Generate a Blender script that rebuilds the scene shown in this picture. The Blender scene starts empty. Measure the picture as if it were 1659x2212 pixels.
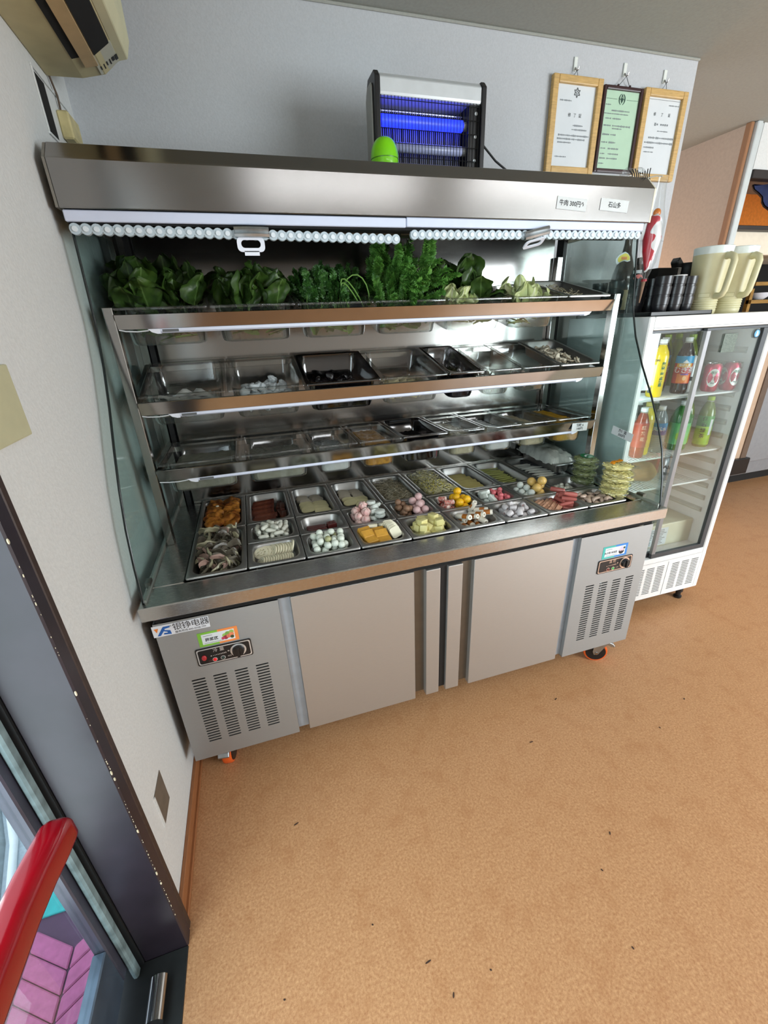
import bpy, bmesh, math, random
from mathutils import Vector, Matrix, noise

# ------------------------------------------------------------ camera, world, lights, exposure
S = bpy.context.scene
COL = S.collection
cam = bpy.data.cameras.new('camera')
camo = bpy.data.objects.new('camera', cam)
COL.objects.link(camo)
camo.location = (0.3763, -1.0851, 1.4679)
camo.rotation_euler = (math.radians(66.0272), math.radians(2.1834), math.radians(-17.2566))
cam.sensor_fit = 'VERTICAL'
cam.sensor_height = 36.0
cam.sensor_width = 27.0
cam.lens = 919.436 / 2212 * 36.0
cam.clip_start = 0.01
S.camera = camo

W = bpy.data.worlds.new('world')
S.world = W
W.use_nodes = True
bg = W.node_tree.nodes['Background']
bg.inputs[0].default_value = (0.72, 0.86, 1.0, 1)
bg.inputs[1].default_value = 2.2

S.view_settings.view_transform = 'Standard'
S.view_settings.look = 'None'
S.view_settings.gamma = 1.0
S.view_settings.use_curve_mapping = False
S.view_settings.exposure = 0.2


def area(name, loc, rot, sx, sy, power, col):
    d = bpy.data.lights.new(name, 'AREA')
    d.shape = 'RECTANGLE'
    d.size, d.size_y = sx, sy
    d.energy = power
    d.color = col
    o = bpy.data.objects.new(name, d)
    COL.objects.link(o)
    o.location = loc
    o.rotation_euler = rot
    return o


R = math.radians
# daylight entering by the shop window behind the camera and by the glass door on the left
area('window_daylight', (4.3, -3.1, 1.35), (R(90), 0, R(12)), 2.5, 1.7, 175, (0.90, 0.96, 1.0))
area('door_daylight', (-0.22, -1.0, 1.2), (0, R(-90), 0), 1.9, 1.0, 30, (0.85, 0.95, 1.0))

try:
    S.cycles.use_denoising = True
    S.cycles.max_bounces = 10
    S.cycles.transparent_max_bounces = 24
    S.cycles.caustics_reflective = False
    S.cycles.caustics_refractive = False
    S.cycles.sample_clamp_indirect = 6.0
except Exception:
    pass

# ------------------------------------------------------------ helpers
rnd = random.Random(7)


def lin(c):
    return tuple(((x / 255.0) / 12.92 if x / 255.0 <= 0.04045 else ((x / 255.0 + 0.055) / 1.055) ** 2.4) for x in c)


MATS = {}


def mat(name, col, rough=0.5, metal=0.0, var=0.08, scale=30.0, stretch=(1, 1, 1), bump=0.0, emit=None, estr=0.0,
        spec=0.5, col2=None, detail=3.0, coat=0.0, aniso=0.0, rvar=0.0):
    """principled material with an object-space noise mix of two tones"""
    if name in MATS:
        return MATS[name]
    m = bpy.data.materials.new(name)
    m.use_nodes = True
    nt = m.node_tree
    n, l = nt.nodes, nt.links
    b = n['Principled BSDF']
    c = lin(col)
    c2 = lin(col2) if col2 else None
    tc = n.new('ShaderNodeTexCoord')
    mp = n.new('ShaderNodeMapping')
    mp.inputs['Scale'].default_value = stretch
    nz = n.new('ShaderNodeTexNoise')
    nz.inputs['Scale'].default_value = scale
    nz.inputs['Detail'].default_value = detail
    l.new(tc.outputs['Object'], mp.inputs[0])
    l.new(mp.outputs[0], nz.inputs['Vector'])
    mx = n.new('ShaderNodeMix')
    mx.data_type = 'RGBA'
    rp = n.new('ShaderNodeMapRange')
    rp.inputs[1].default_value = 0.3
    rp.inputs[2].default_value = 0.7
    l.new(nz.outputs['Fac'], rp.inputs[0])
    l.new(rp.outputs[0], mx.inputs[0])
    a = [x for x in mx.inputs if x.name == 'A' and x.type == 'RGBA'][0]
    bb = [x for x in mx.inputs if x.name == 'B' and x.type == 'RGBA'][0]
    if c2:
        a.default_value = (*c, 1)
        bb.default_value = (*c2, 1)
    else:
        a.default_value = (*[max(0, x * (1 - var)) for x in c], 1)
        bb.default_value = (*[min(1, x * (1 + var)) for x in c], 1)
    out = [x for x in mx.outputs if x.type == 'RGBA'][0]
    l.new(out, b.inputs['Base Color'])
    b.inputs['Roughness'].default_value = rough
    b.inputs['Metallic'].default_value = metal
    b.inputs['Specular IOR Level'].default_value = spec
    b.inputs['Coat Weight'].default_value = coat
    b.inputs['Anisotropic'].default_value = aniso
    if rvar:
        r2 = n.new('ShaderNodeMapRange')
        r2.inputs[1].default_value = 0.3
        r2.inputs[2].default_value = 0.7
        r2.inputs[3].default_value = rough - rvar
        r2.inputs[4].default_value = rough + rvar
        l.new(nz.outputs['Fac'], r2.inputs[0])
        l.new(r2.outputs[0], b.inputs['Roughness'])
    if emit:
        b.inputs['Emission Color'].default_value = (*lin(emit), 1)
        b.inputs['Emission Strength'].default_value = estr
    if bump:
        bp = n.new('ShaderNodeBump')
        bp.inputs['Strength'].default_value = bump
        bp.inputs['Distance'].default_value = 0.004
        l.new(nz.outputs['Fac'], bp.inputs['Height'])
        l.new(bp.outputs[0], b.inputs['Normal'])
    MATS[name] = m
    return m


def clear(name, tint, gloss=0.12, rough=0.05, haze=0.0, hazecol=(230, 235, 235), fres=0.5):
    """thin clear sheet: tinted transparency, fresnel reflections and a little haze"""
    if name in MATS:
        return MATS[name]
    m = bpy.data.materials.new(name)
    m.use_nodes = True
    nt = m.node_tree
    n, l = nt.nodes, nt.links
    n.remove(n['Principled BSDF'])
    out = n['Material Output']
    t = n.new('ShaderNodeBsdfTransparent')
    t.inputs[0].default_value = (*lin(tint), 1)
    g = n.new('ShaderNodeBsdfGlossy')
    g.inputs['Roughness'].default_value = rough
    d = n.new('ShaderNodeBsdfDiffuse')
    d.inputs[0].default_value = (*lin(hazecol), 1)
    tc = n.new('ShaderNodeTexCoord')
    nz = n.new('ShaderNodeTexNoise')
    nz.inputs['Scale'].default_value = 40
    l.new(tc.outputs['Object'], nz.inputs['Vector'])
    mm = n.new('ShaderNodeMath')
    mm.operation = 'MULTIPLY'
    mm.inputs[1].default_value = haze * 2
    l.new(nz.outputs['Fac'], mm.inputs[0])
    m1 = n.new('ShaderNodeMixShader')
    l.new(mm.outputs[0], m1.inputs[0])
    l.new(t.outputs[0], m1.inputs[1])
    l.new(d.outputs[0], m1.inputs[2])
    lw = n.new('ShaderNodeLayerWeight')
    lw.inputs[0].default_value = 0.25
    mu = n.new('ShaderNodeMath')
    mu.operation = 'MULTIPLY_ADD'
    mu.inputs[1].default_value = fres
    mu.inputs[2].default_value = gloss * 0.4
    l.new(lw.outputs['Fresnel'], mu.inputs[0])
    m2 = n.new('ShaderNodeMixShader')
    l.new(mu.outputs[0], m2.inputs[0])
    l.new(m1.outputs[0], m2.inputs[1])
    l.new(g.outputs[0], m2.inputs[2])
    l.new(m2.outputs[0], out.inputs[0])
    MATS[name] = m
    return m


def wmat(o):
    """world matrix from stored values (no depsgraph update)"""
    m = Matrix.LocRotScale(o.location, o.rotation_euler, o.scale)
    if o.parent:
        return wmat(o.parent) @ o.matrix_parent_inverse @ m
    return m


class MB:
    def __init__(s):
        s.v, s.f, s.m = [], [], Matrix.Identity(4)

    def add(s, vs, fs):
        b = len(s.v)
        s.v += [s.m @ Vector(p) for p in vs]
        s.f += [tuple(b + i for i in f) for f in fs]
        return s

    def box(s, x0, x1, y0, y1, z0, z1):
        return s.add([(x0, y0, z0), (x1, y0, z0), (x1, y1, z0), (x0, y1, z0), (x0, y0, z1), (x1, y0, z1), (x1, y1, z1), (x0, y1, z1)],
                     [(3, 2, 1, 0), (4, 5, 6, 7), (0, 1, 5, 4), (1, 2, 6, 5), (2, 3, 7, 6), (3, 0, 4, 7)])

    def loft(s, rings, cap0=True, cap1=True, closed=True):
        n = len(rings[0])
        vs = [p for r in rings for p in r]
        fs = []
        for i in range(len(rings) - 1):
            for j in range(n if closed else n - 1):
                k = (j + 1) % n
                fs.append((i * n + j, i * n + k, (i + 1) * n + k, (i + 1) * n + j))
        if cap0:
            fs.append(tuple(range(n - 1, -1, -1)))
        if cap1:
            b = (len(rings) - 1) * n
            fs.append(tuple(range(b, b + n)))
        return s.add(vs, fs)

    def lathe(s, prof, c=(0, 0, 0), n=20, cap0=True, cap1=True):
        rings = [[(c[0] + r * math.cos(2 * math.pi * j / n), c[1] + r * math.sin(2 * math.pi * j / n), c[2] + z) for j in range(n)] for r, z in prof]
        return s.loft(rings, cap0, cap1)

    def tube(s, pts, r, n=8, cap=True):
        pts = [Vector(p) for p in pts]
        rs = r if isinstance(r, (list, tuple)) else [r] * len(pts)
        rings = []
        up = None
        for i, p in enumerate(pts):
            d = (pts[min(i + 1, len(pts) - 1)] - pts[max(i - 1, 0)]).normalized()
            if up is None:
                up = d.orthogonal().normalized()
            up = (up - d * up.dot(d))
            up = up.normalized() if up.length > 1e-6 else d.orthogonal().normalized()
            sd = d.cross(up)
            rings.append([tuple(p + (up * math.cos(2 * math.pi * j / n) + sd * math.sin(2 * math.pi * j / n)) * rs[i]) for j in range(n)])
        return s.loft(rings, cap, cap)

    def cyl(s, p0, p1, r0, r1=None, n=16):
        return s.tube([p0, p1], [r0, r0 if r1 is None else r1], n)

    def ball(s, c, r, nu=14, nv=9):
        r = (r, r, r) if not isinstance(r, (tuple, list)) else r
        rings = []
        for i in range(1, nv):
            a = -math.pi / 2 + math.pi * i / nv
            rings.append([(c[0] + r[0] * math.cos(a) * math.cos(2 * math.pi * j / nu), c[1] + r[1] * math.cos(a) * math.sin(2 * math.pi * j / nu), c[2] + r[2] * math.sin(a)) for j in range(nu)])
        s.loft(rings, False, False)
        b = len(s.v)
        base = b - (nv - 1) * nu
        s.v += [s.m @ Vector((c[0], c[1], c[2] - r[2])), s.m @ Vector((c[0], c[1], c[2] + r[2]))]
        for j in range(nu):
            k = (j + 1) % nu
            s.f.append((b, base + k, base + j))
            s.f.append((b + 1, base + (nv - 2) * nu + j, base + (nv - 2) * nu + k))
        return s

    def prism(s, poly, axis, a, b):
        def P(p, t):
            return {'x': (t, p[0], p[1]), 'y': (p[0], t, p[1]), 'z': (p[0], p[1], t)}[axis]
        return s.loft([[P(p, a) for p in poly], [P(p, b) for p in poly]])

    def mesh(s, name, mats, smooth=None, bevel=0.0, seg=1, mids=None):
        me = bpy.data.meshes.new(name)
        me.from_pydata([tuple(p) for p in s.v], [], s.f)
        for m in (mats if isinstance(mats, (list, tuple)) else [mats]):
            me.materials.append(m)
        bm = bmesh.new()
        bm.from_mesh(me)
        bmesh.ops.recalc_face_normals(bm, faces=bm.faces)
        if bevel:
            es = [e for e in bm.edges if len(e.link_faces) == 2 and e.calc_face_angle(0) > 0.5]
            bmesh.ops.bevel(bm, geom=es, offset=bevel, segments=seg, affect='EDGES', profile=0.6)
        bm.to_mesh(me)
        bm.free()
        if mids:
            for p in me.polygons:
                p.material_index = mids(p)
        if smooth is not None:
            for p in me.polygons:
                p.use_smooth = True
            me.set_sharp_from_angle(angle=math.radians(smooth))
        return me

    def build(s, name, mats, parent=None, org=None, smooth=None, bevel=0.0, seg=1, mids=None):
        if org is not None:
            o_ = Vector(org)
            s.v = [p - o_ for p in s.v]
        me = s.mesh(name, mats, smooth, bevel, seg, mids)
        return link(name, me, parent, org)


def link(name, me, parent=None, loc=None, M=None):
    o = bpy.data.objects.new(name, me)
    COL.objects.link(o)
    if M is not None:
        o.location, q, o.scale = M.decompose()
        o.rotation_euler = q.to_euler()
    elif loc is not None:
        o.location = loc
    if parent:
        o.parent = parent
        o.matrix_parent_inverse = wmat(parent).inverted()
    return o


def tag(o, label, cat, group=None, kind=None):
    o['label'] = label
    o['category'] = cat
    if group:
        o['group'] = group
    if kind:
        o['kind'] = kind
    return o


def thing(name, label, cat, loc, group=None, rot=(0, 0, 0)):
    o = bpy.data.objects.new(name, None)
    o.empty_display_size = 0.05
    COL.objects.link(o)
    o.location = loc
    o.rotation_euler = rot
    return tag(o, label, cat, group)


def struct(o):
    o['kind'] = 'structure'
    return o


def dup(root, loc=None, M=None, label=None, group=None, rotz=None):
    r = root.copy()
    COL.objects.link(r)
    if M is not None:
        r.location, q, r.scale = M.decompose()
        r.rotation_euler = q.to_euler()
    if loc is not None:
        r.location = loc
    if rotz is not None:
        r.rotation_euler = (0, 0, rotz)
    if label:
        r['label'] = label
    if group:
        r['group'] = group
    for ch in list(root.children):
        c = ch.copy()
        COL.objects.link(c)
        c.parent = r
        for g in list(ch.children):
            d = g.copy()
            COL.objects.link(d)
            d.parent = c
    return r


def T(x, y, z):
    return Matrix.Translation((x, y, z))


def RX(a):
    return Matrix.Rotation(R(a), 4, 'X')


def RY(a):
    return Matrix.Rotation(R(a), 4, 'Y')


def RZ(a):
    return Matrix.Rotation(R(a), 4, 'Z')


FACE = RX(90)        # text plane turned to face -y
_tc = {}


def text_verts(txt, size, bold=0.0):
    k = (txt, round(size, 5), bold)
    if k in _tc:
        return _tc[k]
    cu = bpy.data.curves.new('t', 'FONT')
    cu.body = txt
    cu.size = size
    cu.align_x = 'CENTER'
    cu.align_y = 'CENTER'
    cu.offset = bold
    cu.resolution_u = 2
    o = bpy.data.objects.new('t', cu)
    COL.objects.link(o)
    dg = bpy.context.evaluated_depsgraph_get()
    me = bpy.data.meshes.new_from_object(o.evaluated_get(dg))
    vs = [v.co.copy() for v in me.vertices]
    fs = [tuple(p.vertices) for p in me.polygons]
    bpy.data.objects.remove(o)
    bpy.data.curves.remove(cu)
    bpy.data.meshes.remove(me)
    _tc[k] = (vs, fs)
    return vs, fs


def flat(vs, fs, name, material, parent, M=None, bend=None):
    """flat print as one mesh; M places it, or bend maps local points"""
    me = bpy.data.meshes.new(name)
    me.from_pydata([tuple((M @ v) if M is not None else bend(v)) for v in vs], [], fs)
    me.materials.append(material)
    return link(name, me, parent)


def text(txt, size, M, material, parent, name='lettering', bold=0.0):
    vs, fs = text_verts(txt, size, bold)
    return flat(vs, fs, name, material, parent, M)


def rrect(w, l, r, n=5):
    pts = []
    for cx, cy, a0 in ((w / 2 - r, l / 2 - r, 0), (-w / 2 + r, l / 2 - r, 90), (-w / 2 + r, -l / 2 + r, 180), (w / 2 - r, -l / 2 + r, 270)):
        for i in range(n + 1):
            a = R(a0 + 90 * i / n)
            pts.append((cx + r * math.cos(a), cy + r * math.sin(a)))
    return pts


def plate(w, h, r, t, holes=(), n=4):
    """plate in the xy plane, thickness t (z -t/2..t/2), rounded corners, with holes given as lists of 2D points"""
    cu = bpy.data.curves.new('p', 'CURVE')
    cu.dimensions = '2D'
    cu.fill_mode = 'BOTH'
    cu.extrude = t / 2
    for pts in [rrect(w, h, max(r, 1e-4), n)] + list(holes):
        sp = cu.splines.new('POLY')
        sp.points.add(len(pts) - 1)
        for q, p in zip(sp.points, pts):
            q.co = (p[0], p[1], 0, 1)
        sp.use_cyclic_u = True
    o = bpy.data.objects.new('p', cu)
    COL.objects.link(o)
    dg = bpy.context.evaluated_depsgraph_get()
    me = bpy.data.meshes.new_from_object(o.evaluated_get(dg))
    vs = [v.co.copy() for v in me.vertices]
    fs = [tuple(p.vertices) for p in me.polygons]
    bpy.data.objects.remove(o)
    bpy.data.curves.remove(cu)
    bpy.data.meshes.remove(me)
    return vs, fs


def slot(cx, cy, w, h):
    return [(x + cx, y + cy) for x, y in rrect(w, h, h / 2 * 0.98, 2)]


def jitter(me, amp, freq, seed=0.0):
    for v in me.vertices:
        v.co += noise.noise_vector(v.co * freq + Vector((seed, seed * 2.3, 0))) * amp
    return me


# ------------------------------------------------------------ materials
steel = mat('brushed_steel', (186, 184, 180), 0.24, 1.0, 0.05, 60, (1, 40, 40), 0.03, rvar=0.05)
steel_v = mat('brushed_steel_back', (150, 148, 145), 0.16, 1.0, 0.03, 30, (30, 30, 1))
steel_satin = mat('satin_steel_front', (184, 181, 177), 0.5, 0.85, 0.03, 50, (1, 40, 40))
steel_dark = mat('dark_sheet_steel', (120, 118, 112), 0.42, 1.0, 0.05, 40)
steel_pol = mat('polished_steel', (160, 158, 155), 0.12, 1.0, 0.04, 20)
steel_pan = mat('pan_steel', (176, 175, 172), 0.4, 1.0, 0.04, 40)
zinc = mat('zinc_plate', (170, 174, 176), 0.4, 1.0, 0.1, 60)
black_rub = mat('black_rubber', (16, 17, 18), 0.6, 0, 0.1)
black_pl = mat('black_plastic', (20, 20, 22), 0.35, 0, 0.1)
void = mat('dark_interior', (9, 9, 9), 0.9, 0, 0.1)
white_pl = mat('white_plastic', (226, 230, 240), 0.4, 0, 0.03)
white_en = mat('white_enamel', (226, 227, 226), 0.35, 0, 0.03)
ink = mat('black_ink', (22, 22, 24), 0.6, 0, 0.05)
grey_ink = mat('grey_ink', (92, 96, 98), 0.7, 0, 0.05)
paper = mat('white_paper', (212, 217, 220), 0.7, 0, 0.03, 12)
glass = clear('side_glass', (238, 246, 244), 0.05, 0.02, 0.03, (190, 215, 212), fres=0.3)
glass2 = clear('fridge_glass', (246, 249, 248), 0.04, 0.02, 0.006, fres=0.2)
pan_cl = clear('clear_plastic', (232, 234, 232), 0.2, 0.08, 0.03, (205, 208, 206))
pan_dk = clear('smoked_plastic', (90, 88, 92), 0.3, 0.08, 0.05, (60, 60, 64))
film = clear('clear_film', (252, 253, 253), 0.12, 0.12, 0.025, fres=0.22)
# ------------------------------------------------------------ room shell
plaster = mat('wall_plaster', (188, 190, 193), 0.75, 0, 0.04, 160, (1, 1, 1), 0.22, detail=6)
plaster_l = mat('left_wall_plaster', (212, 213, 211), 0.75, 0, 0.045, 140, (1, 1, 1), 0.28, detail=6)
ceil_m = mat('ceiling_board', (158, 159, 152), 0.85, 0, 0.05, 90, (1, 1, 1), 0.15, detail=5)
peach = mat('peach_wall', (188, 164, 144), 0.8, 0, 0.05, 60, bump=0.1)

fl = bpy.data.materials.new('vinyl_floor')
fl.use_nodes = True
n, l = fl.node_tree.nodes, fl.node_tree.links
b = n['Principled BSDF']
tc = n.new('ShaderNodeTexCoord')


def fnoise(sc, det, rough=0.6, dist=0.0):
    z = n.new('ShaderNodeTexNoise')
    z.inputs['Scale'].default_value = sc
    z.inputs['Detail'].default_value = det
    z.inputs['Roughness'].default_value = rough
    z.inputs['Distortion'].default_value = dist
    l.new(tc.outputs['Object'], z.inputs['Vector'])
    return z


def fmix(fac, a, bcol, lo, hi):
    mr = n.new('ShaderNodeMapRange')
    mr.inputs[1].default_value = lo
    mr.inputs[2].default_value = hi
    l.new(fac, mr.inputs[0])
    mx = n.new('ShaderNodeMix')
    mx.data_type = 'RGBA'
    l.new(mr.outputs[0], mx.inputs[0])
    A = [x for x in mx.inputs if x.name == 'A' and x.type == 'RGBA'][0]
    B = [x for x in mx.inputs if x.name == 'B' and x.type == 'RGBA'][0]
    if isinstance(a, tuple):
        A.default_value = (*lin(a), 1)
    else:
        l.new(a, A)
    B.default_value = (*lin(bcol), 1)
    return [x for x in mx.outputs if x.type == 'RGBA'][0]


c0 = fmix(fnoise(150, 6, 0.7).outputs['Fac'], (168, 114, 74), (214, 166, 120), 0.3, 0.7)
c1 = fmix(fnoise(330, 7, 0.75, 0.6).outputs['Fac'], c0, (122, 78, 48), 0.57, 0.80)
c2 = fmix(fnoise(14, 5, 0.7).outputs['Fac'], c1, (168, 112, 70), 0.5, 0.95)
c3 = fmix(fnoise(23, 9, 0.8, 1.0).outputs['Fac'], c2, (60, 38, 26), 0.765, 0.79)
l.new(c3, b.inputs['Base Color'])
b.inputs['Roughness'].default_value = 0.42
b.inputs['Specular IOR Level'].default_value = 0.45
bp = n.new('ShaderNodeBump')
bp.inputs['Strength'].default_value = 0.03
l.new(fnoise(180, 3).outputs['Fac'], bp.inputs['Height'])
l.new(bp.outputs[0], b.inputs['Normal'])

XL, YB, XE, ZC = -0.024, 0.865, 2.452, 2.458
JY = -0.385                       # far edge of the door opening
struct(MB().box(-0.024, 6.2, -3.2, 4.6, -0.08, 0.0).build('floor', fl))
struct(MB().box(-0.3, 6.2, -3.3, 4.6, ZC, ZC + 0.08).build('ceiling', ceil_m))
wb = struct(MB().box(-0.2, XE, YB, YB + 0.12, 0, ZC).build('wall_back', plaster, bevel=0.004))
MB().box(XE - 0.62, XE - 0.0, YB - 0.0008, YB, 1.7845, 1.7855).build('paper_seam', grey_ink, wb)
# left wall beyond the door opening and the lintel over it
wl = struct(MB().box(-0.2, XL, JY + 0.02, YB, 0, ZC).box(-0.2, XL, -3.2, JY + 0.02, 2.12, ZC).box(-0.2, XL, -3.2, -1.45, 0, 2.12).build('wall_left', plaster_l))
# front wall of the shop with its wide window
wf = MB()
wf.box(-0.2, 3.0, -3.3, -3.2, 0, ZC).box(5.6, 6.2, -3.3, -3.2, 0, ZC).box(3.0, 5.6, -3.3, -3.2, 0, 0.5).box(3.0, 5.6, -3.3, -3.2, 2.2, ZC)
struct(wf.build('wall_front', plaster_l))
wn = struct(MB().box(3.0, 3.06, -3.28, -3.22, 0.5, 2.2).box(5.54, 5.6, -3.28, -3.22, 0.5, 2.2).box(4.27, 4.33, -3.28, -3.22, 0.5, 2.2).box(3.0, 5.6, -3.28, -3.22, 0.5, 0.56).box(3.0, 5.6, -3.28, -3.22, 2.14, 2.2).build('window_1', steel_dark))
MB().box(3.06, 4.27, -3.255, -3.25, 0.56, 2.14).build('pane', glass2, wn)
MB().box(4.33, 5.54, -3.255, -3.25, 0.56, 2.14).build('pane', glass2, wn)
struct(MB().box(6.1, 6.2, -3.2, 4.6, 0, ZC).build('wall_right', plaster_l))
# baseboard along the left wall, wood brown
wood_b = mat('brown_baseboard', (150, 96, 58), 0.5, 0, 0.15, 30, (20, 1, 20))
struct(MB().box(XL, XL + 0.012, JY + 0.045, 0.70, 0, 0.055).box(XL, XL + 0.02, JY + 0.045, 0.70, 0, 0.014).build('baseboard_left', wood_b, bevel=0.002))
# strip of cornice along the top of the back wall
struct(MB().box(-0.02, XE, YB - 0.008, YB, ZC - 0.009, ZC).build('trim_1', ceil_m, bevel=0.003))

# ------------------------------------------------------------ kitchen side, beyond the end of the back wall
kw = MB().box(3.43, 3.53, 1.36, 4.5, 0, ZC)
struct(kw.build('wall_kitchen_side', peach))
struct(MB().box(2.3, 3.43, 4.5, 4.6, 0, ZC).build('wall_rear', peach))
alu = mat('white_aluminium', (206, 212, 212), 0.4, 0.2, 0.03)
tr = struct(MB().box(3.432, 3.47, 1.29, 1.36, 0, ZC).box(3.472, 3.505, 1.31, 1.36, 0, ZC).build('trim_2', alu, bevel=0.004))
struct(MB().box(3.405, 3.43, 1.31, 1.345, 0, ZC).build('trim_3', mat('brown_edge_board', (150, 106, 72), 0.6, 0, 0.1, 20, (10, 10, 1)), bevel=0.003))
header = MB().box(3.505, 6.1, 1.31, 1.36, 2.235, ZC)
struct(header.build('wall_kitchen_front', plaster_l))
dkframe = mat('dark_frame', (38, 30, 28), 0.5, 0, 0.1)
struct(MB().box(3.505, 5.2, 1.30, 1.36, 2.19, 2.235).build('trim_4', dkframe, bevel=0.003))
beige = mat('beige_panel', (186, 160, 136), 0.6, 0, 0.05)
struct(MB().box(3.47, 4.15, 1.30, 1.36, 0.335, 1.2).build('wall_kitchen_low', beige))
struct(MB().box(4.15, 4.21, 1.29, 1.37, 0.25, 1.2).build('trim_5', mat('brown_post', (96, 78, 64), 0.6, 0, 0.1), bevel=0.003))
orange_w = mat('orange_wall', (226, 130, 44), 0.7, 0, 0.12, 40)
struct(MB().box(3.53, 6.1, 2.6, 2.7, 0, ZC).build('wall_kitchen_rear', orange_w))
lampk = bpy.data.lights.new('kitchen_lamp', 'POINT')
lampk.energy = 8
lampk.color = (1.0, 0.62, 0.32)
lampk.shadow_soft_size = 0.12
lo = bpy.data.objects.new('kitchen_lamp', lampk)
COL.objects.link(lo)
lo.location = (2.95, 2.0, 1.55)
lampk2 = lampk.copy()
lampk2.energy = 7
lo2 = bpy.data.objects.new('kitchen_lamp_two', lampk2)
COL.objects.link(lo2)
lo2.location = (4.1, 1.95, 2.3)

# things in the kitchen hatch
cb = thing('kitchen_cabinet', 'grey steel kitchen cabinet with black toe kick under the hatch', 'cabinet', (4.6, 1.6, 0))
MB().box(3.9, 5.6, 1.47, 2.0, 0.09, 0.235).box(4.22, 5.6, 1.40, 2.0, 0.235, 1.1).build('body', mat('grey_cabinet', (150, 152, 156), 0.4, 0.3, 0.05), cb, bevel=0.004)
MB().box(3.92, 5.6, 1.52, 2.0, 0.0, 0.09).build('toe_kick', black_rub, cb)
bb_ = MB().box(3.86, 4.24, 1.27, 1.47, 0.2, 0.335)
tag(bb_.build('storage_box', black_pl, org=(4.05, 1.37, 0.2), bevel=0.006), 'black box on the low ledge under the beige kitchen panel', 'box')
hd = thing('range_hood', 'bright white hood over the dark kitchen hatch', 'hood', (4.0, 1.7, 1.80))
cream = mat('white_painted_metal', (238, 226, 206), 0.5, 0, 0.04)
MB().prism([(1.42, 1.80), (1.95, 1.80), (1.95, 1.945), (1.46, 1.945)], 'x', 3.54, 4.9).build('hood_body', cream, hd, bevel=0.006)
MB().box(3.53, 4.92, 1.41, 1.96, 1.945, 1.97).build('hood_rim', dkframe, hd, bevel=0.003)
cl = MB()
nx, nz_ = 14, 10
g = [[(3.69 + 0.032 * j + 0.42 * i / nx, 1.42 + 0.03 * math.sin(i * 1.1) + 0.01 * math.sin(j * 1.7), 2.195 - (0.19 + 0.03 * math.sin(i * 0.9 + 1)) * j / nz_) for i in range(nx + 1)] for j in range(nz_ + 1)]
cl.loft(g + [[(x, y + 0.008, z) for x, y, z in r] for r in reversed(g)], True, True, closed=False)
tag(cl.build('hanging_cloth', mat('navy_cloth', (34, 46, 84), 0.9, 0, 0.25, 25), org=(3.79, 1.42, 1.9), smooth=60), 'dark navy cloth hung in the top of the kitchen hatch', 'cloth')
rk = thing('wooden_rack', 'yellowish wooden rack in the dark behind the hatch', 'rack', (4.3, 1.9, 1.1))
wood_y = mat('yellow_wood', (150, 112, 48), 0.6, 0, 0.2, 20, (1, 1, 8))
sd = thing('hatch_dark_box', 'plain dark box added to blacken the hatch under the white hood', 'range', (4.3, 2.0, 0))  # dark box added so the hatch stays black below the hood
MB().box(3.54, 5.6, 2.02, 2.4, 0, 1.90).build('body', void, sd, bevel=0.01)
for xx in (4.215, 4.62):
    MB().box(xx, xx + 0.03, 1.62, 1.65, 1.1, 1.6).build('post', wood_y, rk)
for zz in (1.3, 1.495, 1.62):
    MB().box(4.215, 4.65, 1.60, 1.64, zz, zz + 0.025).build('slat', wood_y, rk)
bw = MB().lathe([(0.03, 0), (0.055, 0.02), (0.075, 0.05), (0.07, 0.05), (0.05, 0.024), (0.028, 0.006)], (4.37, 1.66, 1.521), 18, True, True)
tag(bw.build('bowl', white_pl, org=(4.37, 1.66, 1.521), smooth=40), 'white bowl on the yellowish wooden rack', 'bowl')
lf = MB()
for k in range(5):
    a = k * 1.2
    lf.loft([[(4.14 + math.cos(a) * t * 0.09 - math.sin(a) * s_ * 0.03 * math.sin(math.pi * min(1, t + .05)), 1.40 + 0.006 * k, 1.78 + math.sin(a) * t * 0.05 + s_ * 0.02 * math.sin(math.pi * t)) for s_ in (-1, 0, 1)] for t in (0.0, 0.3, 0.6, 0.85, 1.0)], False, False, closed=False)
tag(lf.build('leaf_sprig', mat('yellow_green_leaf', (150, 160, 40), 0.5, 0, 0.2), org=(4.14, 1.40, 1.78)), 'small yellow-green leaf sprig under the white hood', 'plant')

# ------------------------------------------------------------ ceiling lamps (behind and above the camera)
lampglow = mat('lamp_diffuser', (250, 252, 255), 0.5, 0, 0.01, emit=(250, 252, 255), estr=11.0)
CL = [(1.2, -1.95, 'nearest the door'), (2.75, -1.7, 'in the middle of the room')]
for i, (x, y, wh) in enumerate(CL):
    c = thing('ceiling_light', 'white fluorescent ceiling light ' + wh, 'lamp', (x, y, ZC), 'fluorescent ceiling lights')
    MB().box(x - 0.62, x + 0.62, y - 0.13, y + 0.13, ZC - 0.035, ZC).build('housing', white_en, c, bevel=0.004)
    MB().box(x - 0.60, x + 0.60, y - 0.115, y + 0.115, ZC - 0.05, ZC - 0.034).build('diffuser', lampglow, c)

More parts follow.
